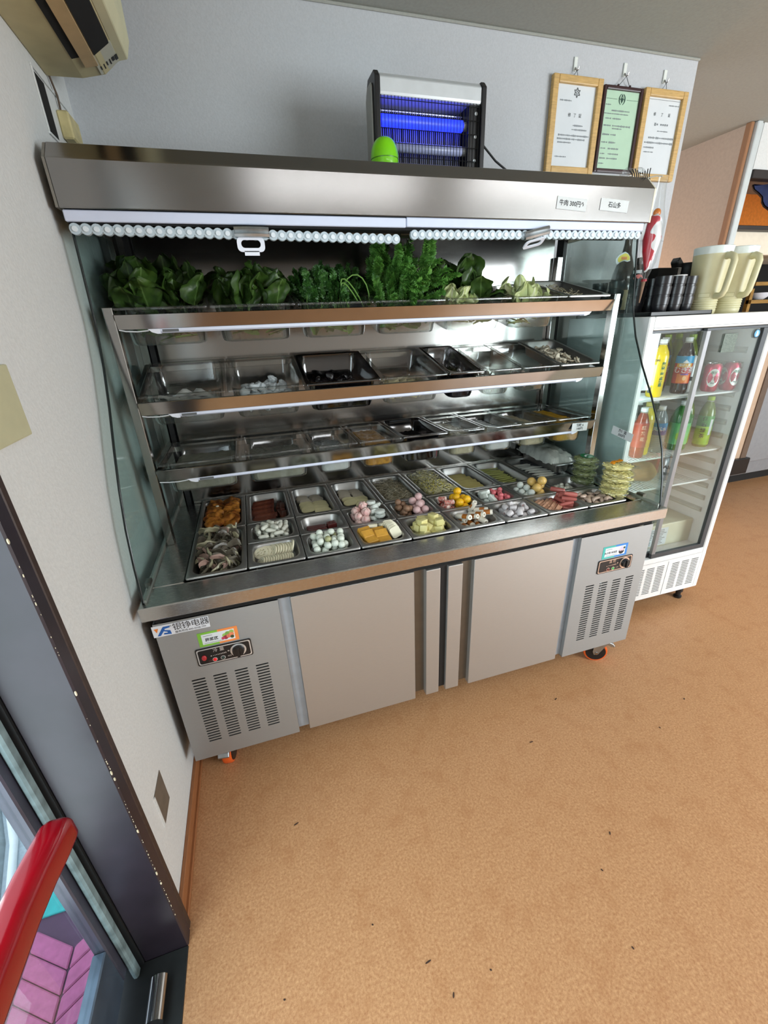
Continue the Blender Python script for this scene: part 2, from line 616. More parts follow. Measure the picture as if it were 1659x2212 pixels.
# ------------------------------------------------------------ glass door, its post and the pavement outside
dk = mat('dark_purple_paint', (38, 31, 39), 0.4, 0, 0.22, 12, bump=0.08)
dk2 = mat('worn_brown_edge', (52, 38, 34), 0.5, 0, 0.25, 60)
jb = struct(MB().box(-0.105, 0.0, JY, JY + 0.035, -0.07, 2.16).build('trim_6', dk, bevel=0.003))
MB().box(-0.024, 0.0, JY + 0.035, JY + 0.052, 0, 2.16).build('edge_strip', dk2, jb, bevel=0.002)
chips = MB()
for k in range(70):
    z = rnd.uniform(0.12, 1.3)
    s_ = rnd.choice((0.0006, 0.0008, 0.001, 0.001, 0.0014, 0.0028))
    chips.ball((0.0002, JY + rnd.uniform(-0.0005, 0.0015), z), (s_ * 0.7, s_ * 0.8, s_ * rnd.uniform(1, 2.6)), 6, 5)
ch = chips.build('paint_chips', mat('bare_primer', (196, 184, 156), 0.8, 0, 0.2), jb)
ch['kind'] = 'stuff'
MB().box(-0.15, -0.105, JY - 0.004, JY + 0.03, -0.08, 2.16).build('seal_channel', black_rub, jb)
felt = MB().box(-0.126, -0.112, JY - 0.028, JY - 0.006, 0.0, 2.1)
felt.build('felt_seal', mat('worn_grey_felt', (110, 128, 130), 0.9, 0, 0.4, 25, bump=0.4), jb, bevel=0.004)
struct(MB().box(-0.20, 0.0, -1.45, JY + 0.0, -0.12, 0.004).build('trim_7', mat('dark_threshold', (38, 40, 40), 0.5, 0.5, 0.1), bevel=0.002))
pv = MB().cyl((-0.055, -0.52, 0.028), (-0.055, -0.44, 0.028), 0.02, n=18)
tag(pv.build('floor_pivot', steel_pol, org=(-0.055, -0.48, 0.028), smooth=40), 'short steel pivot cylinder on the dark door threshold', 'pivot')
stile = mat('door_stile_paint', (72, 72, 84), 0.38, 0.3, 0.12, 12)
d1 = struct(MB().box(-0.155, -0.128, JY - 0.045, JY - 0.005, 0.05, 2.1).box(-0.155, -0.128, -1.42, -1.38, 0.05, 2.1).box(-0.155, -0.128, -1.38, JY - 0.045, 2.04, 2.1).build('door_1', stile, bevel=0.003))
MB().box(-0.155, -0.128, -1.38, JY - 0.045, 0.05, 0.20).build('bottom_rail', mat('blue_grey_rail', (92, 106, 122), 0.25, 0.5, 0.25, 14), d1, bevel=0.003)  # bluish reflections on the rail are put into its colour
MB().box(-0.1435, -0.1385, -1.38, JY - 0.045, 0.20, 2.04).build('pane', glass2, d1)
red = mat('red_gloss', (138, 3, 18), 0.16, 0, 0.05, coat=0.25)
hb = MB()
prof = rrect(0.048, 0.062, 0.016, 4)
path = [(0.0, -0.488, 0.708, 0.74), (0.0, -0.492, 0.709, 0.9), (-0.001, -0.500, 0.711, 0.97), (-0.003, -0.53, 0.714, 1.0), (-0.008, -0.57, 0.716, 1.0), (-0.012, -0.62, 0.717, 1.0), (-0.014, -0.72, 0.717, 1.0), (-0.014, -0.95, 0.717, 1.0), (-0.014, -1.05, 0.717, 1.0)]
hb.loft([[(x - 0.045 + p[0] * s_, y, z - 0.006 + p[1] * s_) for p in prof] for x, y, z, s_ in path])
hbo = hb.build('pull_handle', red, d1, smooth=50)
MB().cyl((-0.13, -0.98, 0.711), (-0.06, -0.98, 0.711), 0.016, n=14).cyl((-0.13, -0.72, 0.711), (-0.075, -0.72, 0.711), 0.012, n=14).build('handle_mount', steel_pol, d1, smooth=40)

asph = mat('pale_pavement', (176, 188, 196), 0.85, 0, 0.08, 120, bump=0.1)
pav = struct(MB().box(-3.4, -0.2, -3.2, 2.4, -0.12, -0.065).build('pavement', asph))
teal = mat('teal_tile', (52, 176, 176), 0.8, 0, 0.1, 40)
pink = mat('pink_tactile', (180, 96, 140), 0.8, 0, 0.12, 60)
navy = mat('dark_joint', (84, 58, 84), 0.8, 0, 0.1)
MB().box(-0.52, -0.205, -0.62, 0.12, -0.068, -0.0645).build('joint_bed', navy, pav)
MB().box(-0.515, -0.36, -0.160, 0.10, -0.066, -0.058).build('tile', teal, pav, bevel=0.002)
MB().box(-0.355, -0.215, -0.165, 0.10, -0.066, -0.058).build('tile', teal, pav, bevel=0.002)
for k in range(9):
    y0 = -0.19 - k * 0.05
    for sx in (0, 1):
        x0 = -0.43 if sx == 0 else -0.315
        x1 = -0.32 if sx == 0 else -0.21
        dy = 0.07
        ya, yb_ = (y0, y0 - dy) if sx == 0 else (y0 - dy, y0)
        MB().prism([(x0, ya), (x1, yb_), (x1, yb_ - 0.0475), (x0, ya - 0.0475)], 'z', -0.066, -0.057).build('tactile_tile', pink, pav, bevel=0.003)
kerb = MB()
kerb.tube([(-0.50, -0.75, -0.058), (-0.47, -0.45, -0.058), (-0.50, -0.2, -0.058), (-0.60, 0.1, -0.058), (-0.8, 0.5, -0.058)], 0.012, 8)
kerb.build('painted_line', mat('white_road_paint', (236, 240, 242), 0.7, 0, 0.05), pav, smooth=60)
kerb = MB()
kerb.tube([(-0.56, -0.75, -0.075), (-0.53, -0.45, -0.075), (-0.56, -0.2, -0.075), (-0.66, 0.1, -0.075), (-0.86, 0.5, -0.075)], 0.035, 10)
kerb.build('kerb_stone', mat('kerb_stone', (140, 152, 156), 0.85, 0, 0.15, 50), pav, smooth=60)

# ------------------------------------------------------------ things on the left wall
sw = thing('wall_switch_plate', 'beige blank wall plate on the left wall above the door frame', 'wall plate', (XL, -0.22, 1.37))
MB().box(XL, XL + 0.008, -0.30, -0.155, 1.306, 1.428).build('plate', mat('beige_plate', (190, 186, 152), 0.5, 0, 0.04), sw, bevel=0.003, seg=2)
ol = thing('outlet_opening', 'bare grey-brown outlet opening low on the left wall', 'outlet', (XL, -0.18, 0.31))
MB().box(XL - 0.002, XL + 0.0015, -0.222, -0.143, 0.25, 0.368).build('backing', mat('grey_brown_metal', (112, 102, 90), 0.55, 0.3, 0.12), ol)
MB().box(XL, XL + 0.003, -0.226, -0.220, 0.25, 0.368).build('torn_edge', plaster_l, ol)
jx = thing('junction_box', 'open junction box with a beige socket, high in the left corner', 'junction box', (XL, 0.68, 2.0))
MB().box(XL, XL + 0.004, 0.53, 0.80, 1.955, 1.962).box(XL, XL + 0.004, 0.53, 0.80, 2.09, 2.096).box(XL, XL + 0.004, 0.53, 0.537, 1.962, 2.09).box(XL, XL + 0.004, 0.793, 0.80, 1.962, 2.09).build('plate_rim', plaster_l, jx, bevel=0.001)
MB().box(XL, XL + 0.0015, 0.55, 0.61, 1.965, 2.085).build('cavity', void, jx)
MB().box(XL, XL + 0.03, 0.66, 0.755, 1.985, 2.05).build('socket', mat('yellowed_plastic', (196, 182, 132), 0.5, 0, 0.15, 30), jx, bevel=0.004)
MB().tube([(XL + 0.004, 0.70, 2.05), (XL + 0.008, 0.69, 2.09), (XL + 0.006, 0.66, 2.13)], 0.003, 6).build('wire', mat('brown_wire', (90, 74, 60), 0.6), jx)

ac = thing('air_conditioner', 'yellowed wall air conditioner above the door, louvre open, vents dark', 'air conditioner', (XL, 0.2, 2.12))
acm = mat('yellowed_casing', (190, 180, 138), 0.5, 0, 0.1, 14)
acm2 = mat('pale_casing', (206, 202, 166), 0.5, 0, 0.05, 14)
poly = [(XL, 2.12), (XL + 0.09, 2.122), (XL + 0.15, 2.135), (XL + 0.195, 2.17), (XL + 0.212, 2.21), (XL + 0.215, 2.40), (XL + 0.20, 2.43), (XL, 2.43)]
MB().prism(poly, 'y', -0.35, 0.665).build('casing', acm, ac, bevel=0.006, seg=2)
MB().prism([(XL + 0.19, 2.166), (XL + 0.215, 2.172), (XL + 0.228, 2.21), (XL + 0.23, 2.41), (XL + 0.212, 2.42), (XL + 0.214, 2.20)], 'y', -0.345, 0.662).build('front_cover', acm2, ac, bevel=0.002)
MB().prism([(XL + 0.092, 2.1205), (XL + 0.112, 2.1255), (XL + 0.112, 2.128), (XL + 0.092, 2.124)], 'y', -0.33, 0.56).build('inner_slot', void, ac)
MB().prism([(XL + 0.147, 2.132), (XL + 0.188, 2.160), (XL + 0.188, 2.168), (XL + 0.147, 2.138)], 'y', -0.33, 0.56).build('outlet_slot', void, ac)
MB().prism([(XL + 0.113, 2.121), (XL + 0.145, 2.128), (XL + 0.145, 2.132), (XL + 0.113, 2.125)], 'y', -0.33, 0.60).build('louvre', mat('tan_louvre', (186, 160, 118), 0.5, 0, 0.06), ac)
MB().prism([(XL + 0.14, 2.130), (XL + 0.192, 2.164), (XL + 0.192, 2.168), (XL + 0.14, 2.134)], 'y', 0.562, 0.655).build('display_window', mat('grey_display', (176, 176, 160), 0.4, 0, 0.05), ac)
mm_ = MB()
ang = math.atan2(0.034, 0.052)
for k in range(6):
    t = 0.008 + k * 0.0085
    mm_.m = T(XL + 0.14 + t, 0.628, 2.1295 + t * 0.654) @ RY(-R(0) - math.degrees(ang))
    mm_.box(-0.0016 if k < 4 else -0.004, 0.0016 if k < 4 else 0.004, -0.010, 0.006 + 0.006 * (k % 2), -0.001, 0.0)
mm_.m = Matrix.Identity(4)
mm_.build('display_marks', ink, ac)
# ------------------------------------------------------------ the refrigerated display cabinet
HC = 0.796
K = thing('display_cabinet', 'long stainless steel refrigerated display cabinet with three shelves of food', 'display cabinet', (0.9, 0.4, 0.0))
# worktop: a frame round the open well
wt = MB()
wt.box(0, 1.8, 0, 0.103, HC - 0.043, HC).box(0, 0.105, 0.103, 0.80, HC - 0.043, HC).box(1.745, 1.8, 0.103, 0.80, HC - 0.043, HC).box(0.105, 1.745, 0.766, 0.80, HC - 0.043, HC)
wt.build('worktop', steel, K, bevel=0.003)
MB().box(0.105, 1.745, 0.103, 0.766, HC - 0.16, HC - 0.15).build('well_floor', void, K)
# carcass
cc = MB()
cc.box(0.012, 1.797, 0.075, 0.80, 0.15, 0.60).box(0.012, 1.797, 0.09, 0.80, 0.60, 0.755)
cc.build('carcass', steel_dark, K)
MB().box(0.02, 1.79, 0.044, 0.075, 0.715, 0.753).build('shadow_gap', void, K)
ZB, ZT, YF = 0.145, 0.7125, 0.0416


satin_g = mat('satin_grey_front', (168, 171, 172), 0.55, 0.8, 0.03, 50, (1, 40, 40))  # same steel as the doors; reflected wall and daylight greyed into the colour


def vent_panel(x0, x1, offs, side):
    w, h = x1 - x0, ZT - ZB
    holes = []
    for cx in offs:
        for i in range(24):
            holes.append(slot(cx - (x0 + x1) / 2, 0.484 - i * 0.01158 - (ZB + ZT) / 2, 0.0405, 0.0052))
    vs, fs = plate(w, h, 0.001, 0.0016, holes)
    M = T((x0 + x1) / 2, YF + 0.0008, (ZB + ZT) / 2) @ FACE
    p = flat(vs, fs, 'vent_panel', satin_g, K, M)
    MB().box(x0 + 0.02, x1 - 0.02, YF + 0.012, YF + 0.014, ZB + 0.03, ZT - 0.2).build('dark_backing', void, p)
    MB().box(x0, x0 + 0.0015, YF + 0.0016, 0.08, ZB, ZT).box(x1 - 0.0015, x1, YF + 0.0016, 0.08, ZB, ZT).box(x0, x1, YF + 0.0016, 0.08, ZB, ZB + 0.0015).build('panel_fold', satin_g, p)
    return p


lp = vent_panel(0.0104, 0.3585, (0.087, 0.1495, 0.2135, 0.278), 'left')
rp = vent_panel(1.4633, 1.797, (1.5425, 1.608, 1.673, 1.7375), 'right')
# scraps of paper behind the right vents
sc = MB()
for k in range(9):
    sc.m = T(1.60 + rnd.uniform(-0.012, 0.014), YF + 0.006, 0.44 + k * 0.0058) @ RY(rnd.uniform(25, 60))
    sc.box(-0.006, 0.006, 0, 0.001, -0.0015, 0.0015)
sc.m = Matrix.Identity(4)
sc.build('white_scraps', paper, rp)

door_m = steel_satin


def door(x0, x1, xs0, xs1, xr):
    d = MB().box(x0, x1, YF, YF + 0.035, ZB + 0.001, ZT).build('door', door_m, K, bevel=0.0015)
    lo_, hi = min(xs0, xs1), max(xs0, xs1)
    MB().box(lo_, hi, YF - 0.002, YF + 0.026, ZB + 0.006, ZT - 0.003).build('grip_strip', door_m, d, bevel=0.003, seg=2)
    a, b_ = (x1, lo_) if xr > 0 else (hi, x0)
    MB().box(a, b_, YF + 0.022, YF + 0.035, ZB + 0.012, ZT - 0.004).build('grip_recess', steel_dark, d)
    return d


door(0.3952, 0.8007, 0.8431, 0.8952, 1)
door(1.0234, 1.4288, 0.9238, 0.9787, -1)
MB().box(0.8955, 0.9235, YF + 0.01, YF + 0.03, ZB + 0.02, ZT - 0.002).build('door_gasket', black_rub, K)
mu = mat('blue_grey_mullion', (172, 184, 196), 0.45, 0.5, 0.06)
MB().box(0.3590, 0.3945, YF + 0.018, 0.08, ZB + 0.004, ZT).build('mullion', mu, K)
MB().box(1.4294, 1.4628, YF + 0.018, 0.08, ZB + 0.004, ZT).build('mullion', mu, K)

# maker's plate
bp_ = MB().box(0.0055, 0.1575, YF - 0.0016, YF, 0.669, 0.7075).build('maker_plate', mat('white_plate', (222, 226, 232), 0.35, 0.1, 0.02), K, bevel=0.0008)
blue = mat('logo_blue', (30, 92, 168), 0.5, 0, 0.05)
org_m = mat('logo_orange', (226, 128, 50), 0.5, 0, 0.05)


def front(y):
    return lambda x, z: (x, y, z)


def fpoly(pts, y, name, m, parent):
    """flat shape in the xz plane"""
    n_ = len(pts)
    me = bpy.data.meshes.new(name)
    me.from_pydata([(x, y, z) for x, z in pts], [], [tuple(range(n_))])
    me.materials.append(m)
    return link(name, me, parent)


yl = YF - 0.0020


def L_(pts):
    return [(0.010 + p[0] * 0.043, 0.6725 + p[1] * 0.030) for p in pts]


fpoly(L_([(0.02, 0.88), (0.30, 0.88), (0.16, 0.40)]), yl, 'logo_triangle', org_m, bp_)
fpoly(L_([(0.14, 0.02), (0.34, 0.02), (0.66, 0.62), (0.66, 0.88), (0.54, 0.88)]), yl, 'logo_stroke', blue, bp_)
fpoly(L_([(0.54, 0.88), (0.60, 0.98), (1.0, 0.98), (1.0, 0.80), (0.66, 0.72)]), yl - 0.0001, 'logo_stroke', blue, bp_)
fpoly(L_([(0.50, 0.52), (0.62, 0.60), (0.98, 0.46), (0.98, 0.30), (0.80, 0.34)]), yl - 0.0001, 'logo_stroke', blue, bp_)
fpoly(L_([(0.54, 0.10), (1.02, 0.02), (0.98, 0.46), (0.78, 0.42), (0.80, 0.24), (0.58, 0.28)]), yl - 0.0002, 'logo_stroke', blue, bp_)
for k, chh in enumerate('银铮电器'):
    text(chh, 0.026, T(0.072 + k * 0.0245, yl, 0.6925) @ FACE, ink, bp_, 'maker_lettering', 0.0)
text('服务热线:400-0508-799', 0.0085, T(0.105, yl, 0.6755) @ FACE, ink, bp_, 'hotline_lettering')
text('®', 0.007, T(0.0555, yl, 0.700) @ FACE, ink, bp_, 'mark')


def sticker(x0, x1, z0, z1, cA, cB, title, food):
    s_ = MB().box(x0, (x0 + x1) / 2, YF - 0.0010, YF, z0, z1).build('zone_sticker', mat('sticker_' + title + 'a', cA, 0.4, 0, 0.05), K)
    MB().box((x0 + x1) / 2, x1, YF - 0.0010, YF, z0, z1).build('sticker_half', mat('sticker_' + title + 'b', cB, 0.4, 0, 0.05), s_)
    w, h = x1 - x0, z1 - z0
    MB().box(x0 + 0.09 * w, x1 - 0.09 * w, YF - 0.0013, YF - 0.001, z0 + 0.14 * h, z1 - 0.14 * h).build('sticker_field', paper, s_)
    text(title, 0.0125 if len(title) < 5 else 0.0095, T(x0 + 0.33 * w, YF - 0.0015, z0 + 0.44 * h) @ FACE, ink, s_, 'sticker_lettering', 0.0003)
    MB().box(x0 + 0.13 * w, x0 + 0.6 * w, YF - 0.0015, YF - 0.0014, z0 + 0.2 * h, z0 + 0.225 * h).box(x0 + 0.13 * w, x0 + 0.36 * w, YF - 0.0015, YF - 0.0014, z0 + 0.72 * h, z0 + 0.75 * h).build('small_print', grey_ink, s_)
    for i, (fx, fz, rr, c) in enumerate(food):
        b_ = MB().cyl((x0 + fx * w, YF - 0.0016 - i * 0.00005, z0 + fz * h), (x0 + fx * w, YF - 0.0013, z0 + fz * h), rr * h, n=14)
        b_.build('printed_food', mat('print_%d_%d_%d' % c, c, 0.5, 0, 0.15, 200), s_)
    return s_


sticker(0.1155, 0.2285, 0.602, 0.6525, (120, 178, 60), (232, 138, 72), '蔬菜区',
        [(0.66, 0.52, 0.14, (150, 190, 90)), (0.74, 0.6, 0.16, (120, 160, 70)), (0.84, 0.68, 0.14, (150, 176, 90)), (0.68, 0.36, 0.15, (150, 40, 60)), (0.76, 0.42, 0.14, (210, 110, 90)), (0.83, 0.50, 0.15, (222, 130, 90)), (0.84, 0.33, 0.11, (50, 70, 40)), (0.61, 0.33, 0.10, (190, 60, 90))])
sticker(1.574, 1.6905, 0.598, 0.651, (70, 176, 168), (52, 128, 204), '丸子区·冷冻区',
        [(0.76, 0.42, 0.24, (34, 34, 40)), (0.72, 0.55, 0.13, (214, 190, 206)), (0.80, 0.56, 0.14, (222, 186, 190)), (0.76, 0.68, 0.12, (200, 190, 220)), (0.86, 0.66, 0.09, (40, 70, 40))])


def control(x0, x1, z0, z1, kx, word, red_on, warm):
    rim = mat('control_rim_' + ('warm' if warm else 'cool'), (226, 196, 176) if warm else (220, 220, 220), 0.3, 0.6, 0.05)
    cx, cz, w, h = (x0 + x1) / 2, (z0 + z1) / 2, x1 - x0, z1 - z0

    def rp_(dw, y0, y1, m, name, par):
        poly = [(x + cx, z + cz) for x, z in rrect(w - dw, h - dw, 0.006, 4)]
        return MB().prism(poly, 'y', y0, y1).build(name, m, par)
    p = rp_(0, YF - 0.003, YF, black_pl, 'control_panel', K)
    rp_(0.006, YF - 0.0034, YF - 0.003, rim, 'panel_rim', p)
    rp_(0.0125, YF - 0.0038, YF - 0.0034, black_pl, 'panel_face', p)
    y = YF - 0.004
    MB().cyl((kx, y - 0.001, cz), (kx, y, cz), 0.0235, n=28).build('dial_ring', rim, p, smooth=40)
    MB().cyl((kx, y - 0.012, cz), (kx, y - 0.001, cz), 0.0165, 0.0185, 24).box(kx - 0.004, kx + 0.004, y - 0.017, y - 0.011, cz - 0.016, cz + 0.016).build('knob', black_pl, p, smooth=40)
    redm = mat('red_lamp', (206, 22, 30), 0.3, 0, 0.05, emit=(220, 10, 20), estr=0.25)
    dred = mat('dark_red_lamp', (110, 30, 26), 0.3, 0, 0.05)
    grn = mat('green_lamp', (60, 150, 80), 0.3, 0, 0.05, emit=(60, 190, 90), estr=0.25)
    dgrn = mat('dark_green_lamp', (30, 52, 46), 0.3, 0, 0.05)
    if red_on:
        MB().ball((x0 + 0.021, y - 0.001, cz - 0.002), (0.0075, 0.004, 0.010)).build('power_switch', mat('red_switch', (170, 40, 46), 0.35, 0, 0.05), p, smooth=60)
    for k, (dx, m) in enumerate(((0.05, redm if red_on else dred), (0.0735, dgrn if red_on else grn))):
        c_ = MB().cyl((x0 + dx, y - 0.0008, cz - 0.0155), (x0 + dx, y, cz - 0.0155), 0.0072, n=18).build('lamp_bezel', rim, p)
        MB().ball((x0 + dx, y - 0.001, cz - 0.0155), (0.0056, 0.003, 0.0056)).build('indicator_lamp', m, p, smooth=60)
    text(word, 0.0145, T(x0 + 0.0655, y - 0.0002, cz + 0.017) @ FACE, rim, p, 'dial_lettering', 0.0)
    bars = MB()
    for k in range(9):
        bars.box(x0 + 0.047 + k * 0.0045, x0 + 0.0492 + k * 0.0045, y - 0.0003, y - 0.0001, cz - 0.001, cz + 0.0005 + k * 0.0004)
    bars.box(x0 + 0.040, x0 + 0.0435, y - 0.0003, y - 0.0001, cz - 0.002, cz + 0.001).box(x0 + 0.09, x0 + 0.095, y - 0.0003, y - 0.0001, cz + 0.003, cz + 0.007)
    bars.build('scale_print', rim, p)
    text('保险' if red_on else '工作', 0.0062, T(x0 + 0.093, y - 0.0002, cz - 0.0145) @ FACE, rim, p, 'lamp_lettering')
    text('工作', 0.006, T(x0 + 0.036, y - 0.0002, cz - 0.0175) @ FACE, mat('dim_print', (120, 60, 50), 0.6), p, 'lamp_lettering')


control(0.0985, 0.2595, 0.534, 0.597, 0.219, '冷 量', True, False)
control(1.5615, 1.725, 0.534, 0.594, 1.688, '温 控', False, True)

# casters
orange_t = mat('orange_tread', (226, 96, 34), 0.5, 0, 0.06)


def caster(x, y, yaw, brake=True):
    M = T(x, y, 0) @ RZ(yaw)
    b_ = MB()
    b_.m = M
    b_.box(-0.035, 0.035, -0.04, 0.04, 0.138, 0.146).cyl((0, 0, 0.118), (0, 0, 0.14), 0.026)
    for s_ in (-1, 1):
        b_.prism([(-0.02, 0.12), (0.035, 0.12), (0.042, 0.06), (0.034, 0.042), (0.018, 0.046)], 'x', s_ * 0.024 - 0.002, s_ * 0.024 + 0.002)
    b_.box(-0.026, 0.026, -0.022, 0.034, 0.114, 0.12)
    c_ = b_.build('caster', zinc, K)
    w_ = MB()
    w_.m = M
    w_.cyl((-0.019, 0.026, 0.052), (0.019, 0.026, 0.052), 0.0425, n=26)
    w_.build('wheel_core', black_pl, c_, smooth=40)
    t_ = MB()
    t_.m = M
    rings = []
    for yy, rr in ((-0.016, 0.043), (-0.016, 0.049), (-0.011, 0.0515), (0.011, 0.0515), (0.016, 0.049), (0.016, 0.043)):
        rings.append([(yy, 0.026 + rr * math.cos(2 * math.pi * j / 28), 0.052 + rr * math.sin(2 * math.pi * j / 28)) for j in range(28)])
    t_.loft(rings, False, False)
    t_.build('tread', orange_t, c_, smooth=50)
    bo = MB()
    bo.m = M
    bo.cyl((-0.029, 0.026, 0.052), (0.029, 0.026, 0.052), 0.007, n=8)
    bo.build('axle_bolt', steel_pol, c_)
    if brake:
        k_ = MB()
        k_.m = M
        k_.prism([(-0.02, 0.113), (-0.040, 0.107), (-0.050, 0.094), (-0.046, 0.087), (-0.03, 0.092), (-0.015, 0.099)], 'x', -0.019, 0.019)
        k_.build('brake_pedal', zinc, c_, bevel=0.002)


caster(0.095, 0.115, -8)
caster(1.735, 0.10, 62)
caster(0.095, 0.72, 10, False)
caster(1.70, 0.72, 30, False)

# back panel, uprights, shelves
MB().box(0.075, 1.742, 0.762, 0.768, HC, 1.80).build('back_panel', steel_v, K)
MB().box(0.075, 1.742, 0.752, 0.762, HC + 0.0, HC + 0.012).build('back_fold', steel, K, bevel=0.002)
for xa, xb in ((0.022, 0.047), (1.746, 1.772)):
    MB().box(xa, xb, 0.735, 0.765, HC, 1.70).build('rear_upright', steel_pol, K, bevel=0.001)
for xa, xb in ((0.050, 0.066), (1.776, 1.794)):
    MB().box(xa, xb, 0.745, 0.79, HC, 1.80).build('black_post', black_rub, K)
MB().box(0.004, 0.022, 0.735, 0.79, HC, 1.80).build('side_upright', steel_v, K)
for xa, xb in ((0.022, 0.047), (1.748, 1.774)):
    MB().box(xa, xb, 0.376, 0.405, HC, 1.535).build('front_upright', steel_pol, K, bevel=0.0015)
SH = [(1.532, 0.238), (1.290, 0.254), (1.076, 0.0)]     # rim height at the front lip and slope
bar_m = mat('light_bar_white', (206, 212, 228), 0.4, 0, 0.02)
for i, (zf, sl) in enumerate(SH):
    zr = zf - 0.019
    tl = 0.0105
    f_ = MB().prism([(0.372, zr + 0.003), (0.372 + tl, zr - 0.036), (0.375 + tl, zr - 0.036), (0.375, zr)], 'x', 0.047, 1.748).box(0.047, 1.748, 0.3745, 0.392, zr, zr + 0.003)
    for xa in (0.025, 1.752):
        zb_ = zf + sl * 0.35
        f_.prism([(0.4055, zr - 0.025 + sl * 0.03), (0.733, zr - 0.03 + sl * 0.357), (0.733, zr + sl * 0.357), (0.4055, zr + sl * 0.03)], 'x', xa, xa + 0.02)
    f_.prism([(0.705, zr + sl * 0.33 - 0.02), (0.745, zr + sl * 0.33 - 0.02), (0.745, zr + sl * 0.33), (0.705, zr + sl * 0.33)], 'x', 0.045, 1.752)
    sh = f_.build('shelf', steel_pol, K, bevel=0.0012)
    x0b, x1b = ((0.155, 1.625), (0.155, 1.63), (0.165, 1.645))[i]
    zz = zr - 0.036
    MB().prism([(0.383, zz), (0.405, zz), (0.405, zz - 0.012), (0.389, zz - 0.012), (0.383, zz - 0.008)], 'x', x0b, x1b).build('light_bar', bar_m, sh)
    for xe, s_ in ((x0b, -1), (x1b, 1)):
        MB().prism([(xe, zz), (xe + s_ * 0.032, zz), (xe + s_ * 0.022, zz - 0.009), (xe + s_ * 0.008, zz - 0.0135), (xe, zz - 0.0135)], 'y', 0.3825, 0.406).build('end_cap', white_pl, sh)
    MB().box(x0b + 0.006, x0b + 0.05, 0.3824, 0.3829, zz - 0.009, zz - 0.002).build('bar_print', grey_ink, sh)
    MB().tube([(x0b - 0.03, 0.386, zz - 0.004), (x0b - 0.06, 0.385, zz - 0.006), (x0b - 0.09, 0.384, zz - 0.004), (0.05, 0.382, zz + 0.0)], 0.0018, 6).build('bar_cable', paper, sh)


def note(x, z, w, h, y, lines, size, ang=0, M=None, name='price_note'):
    M = M or (T(x, y, z) @ RY(ang) @ FACE)
    vs = [Vector((sx * w / 2, sy * h / 2, 0)) for sx, sy in ((-1, -1), (1, -1), (1, 1), (-1, 1))]
    b_ = MB()
    b_.m = M
    b_.box(-w / 2, w / 2, -h / 2, h / 2, -0.0004, 0)
    nt_ = b_.build(name, mat('note_paper', (206, 210, 210), 0.6, 0, 0.03), K)
    for k, s_ in enumerate(lines):
        text(s_, size, M @ T(0, (len(lines) - 1) * size * 0.55 - k * size * 1.1, 0.0004), ink, nt_, 'handwriting', 0.0003)
    return nt_


note(1.671, 1.038, 0.078, 0.034, 0.3715, ['烧麸 6', '100円'], 0.013, 2, name='shelf_note')

# hood
hp = [(0.330, 1.752), (0.330, 1.852), (0.372, 1.892), (0.80, 1.892), (0.80, 1.80), (0.37, 1.80), (0.37, 1.752)]
hood = MB().prism(hp, 'x', 0.002, 1.80).build('hood', mat('hood_steel', (146, 144, 142), 0.19, 1.0, 0.04, 60, (1, 40, 40), 0.02), K, bevel=0.002)
MB().prism([(0.331, 1.753), (0.331, 1.851), (0.372, 1.89), (0.80, 1.89), (0.80, 1.753)], 'x', -0.004, 0.002).build('hood_end', mat('grey_end_cap', (128, 124, 116), 0.5, 0.3, 0.08), hood)
MB().prism([(0.331, 1.753), (0.331, 1.851), (0.372, 1.89), (0.80, 1.89), (0.80, 1.753)], 'x', 1.80, 1.806).build('hood_end', mat('cream_end_cap', (222, 216, 192), 0.5, 0, 0.05), hood)
MB().box(0.006, 0.898, 0.336, 0.366, 1.726, 1.7505).build('light_cover', mat('pale_lilac_cover', (204, 212, 232), 0.4, 0, 0.02), hood, bevel=0.002)
MB().box(0.900, 1.786, 0.336, 0.366, 1.728, 1.7525).build('light_cover', MATS['pale_lilac_cover'], hood, bevel=0.002)
MB().box(0.01, 1.79, 0.345, 0.40, 1.7205, 1.7265).build('dark_slot', void, hood)
MB().cyl((0.02, 0.42, 1.735), (0.895, 0.42, 1.735), 0.022, n=14).cyl((0.905, 0.42, 1.735), (1.78, 0.42, 1.735), 0.022, n=14).build('roller_tube', steel_dark, hood, smooth=40)
cur = mat('milky_plastic', (178, 192, 200), 0.35, 0, 0.04, spec=0.6)
plug = mat('pale_plug', (216, 224, 230), 0.45, 0, 0.03)
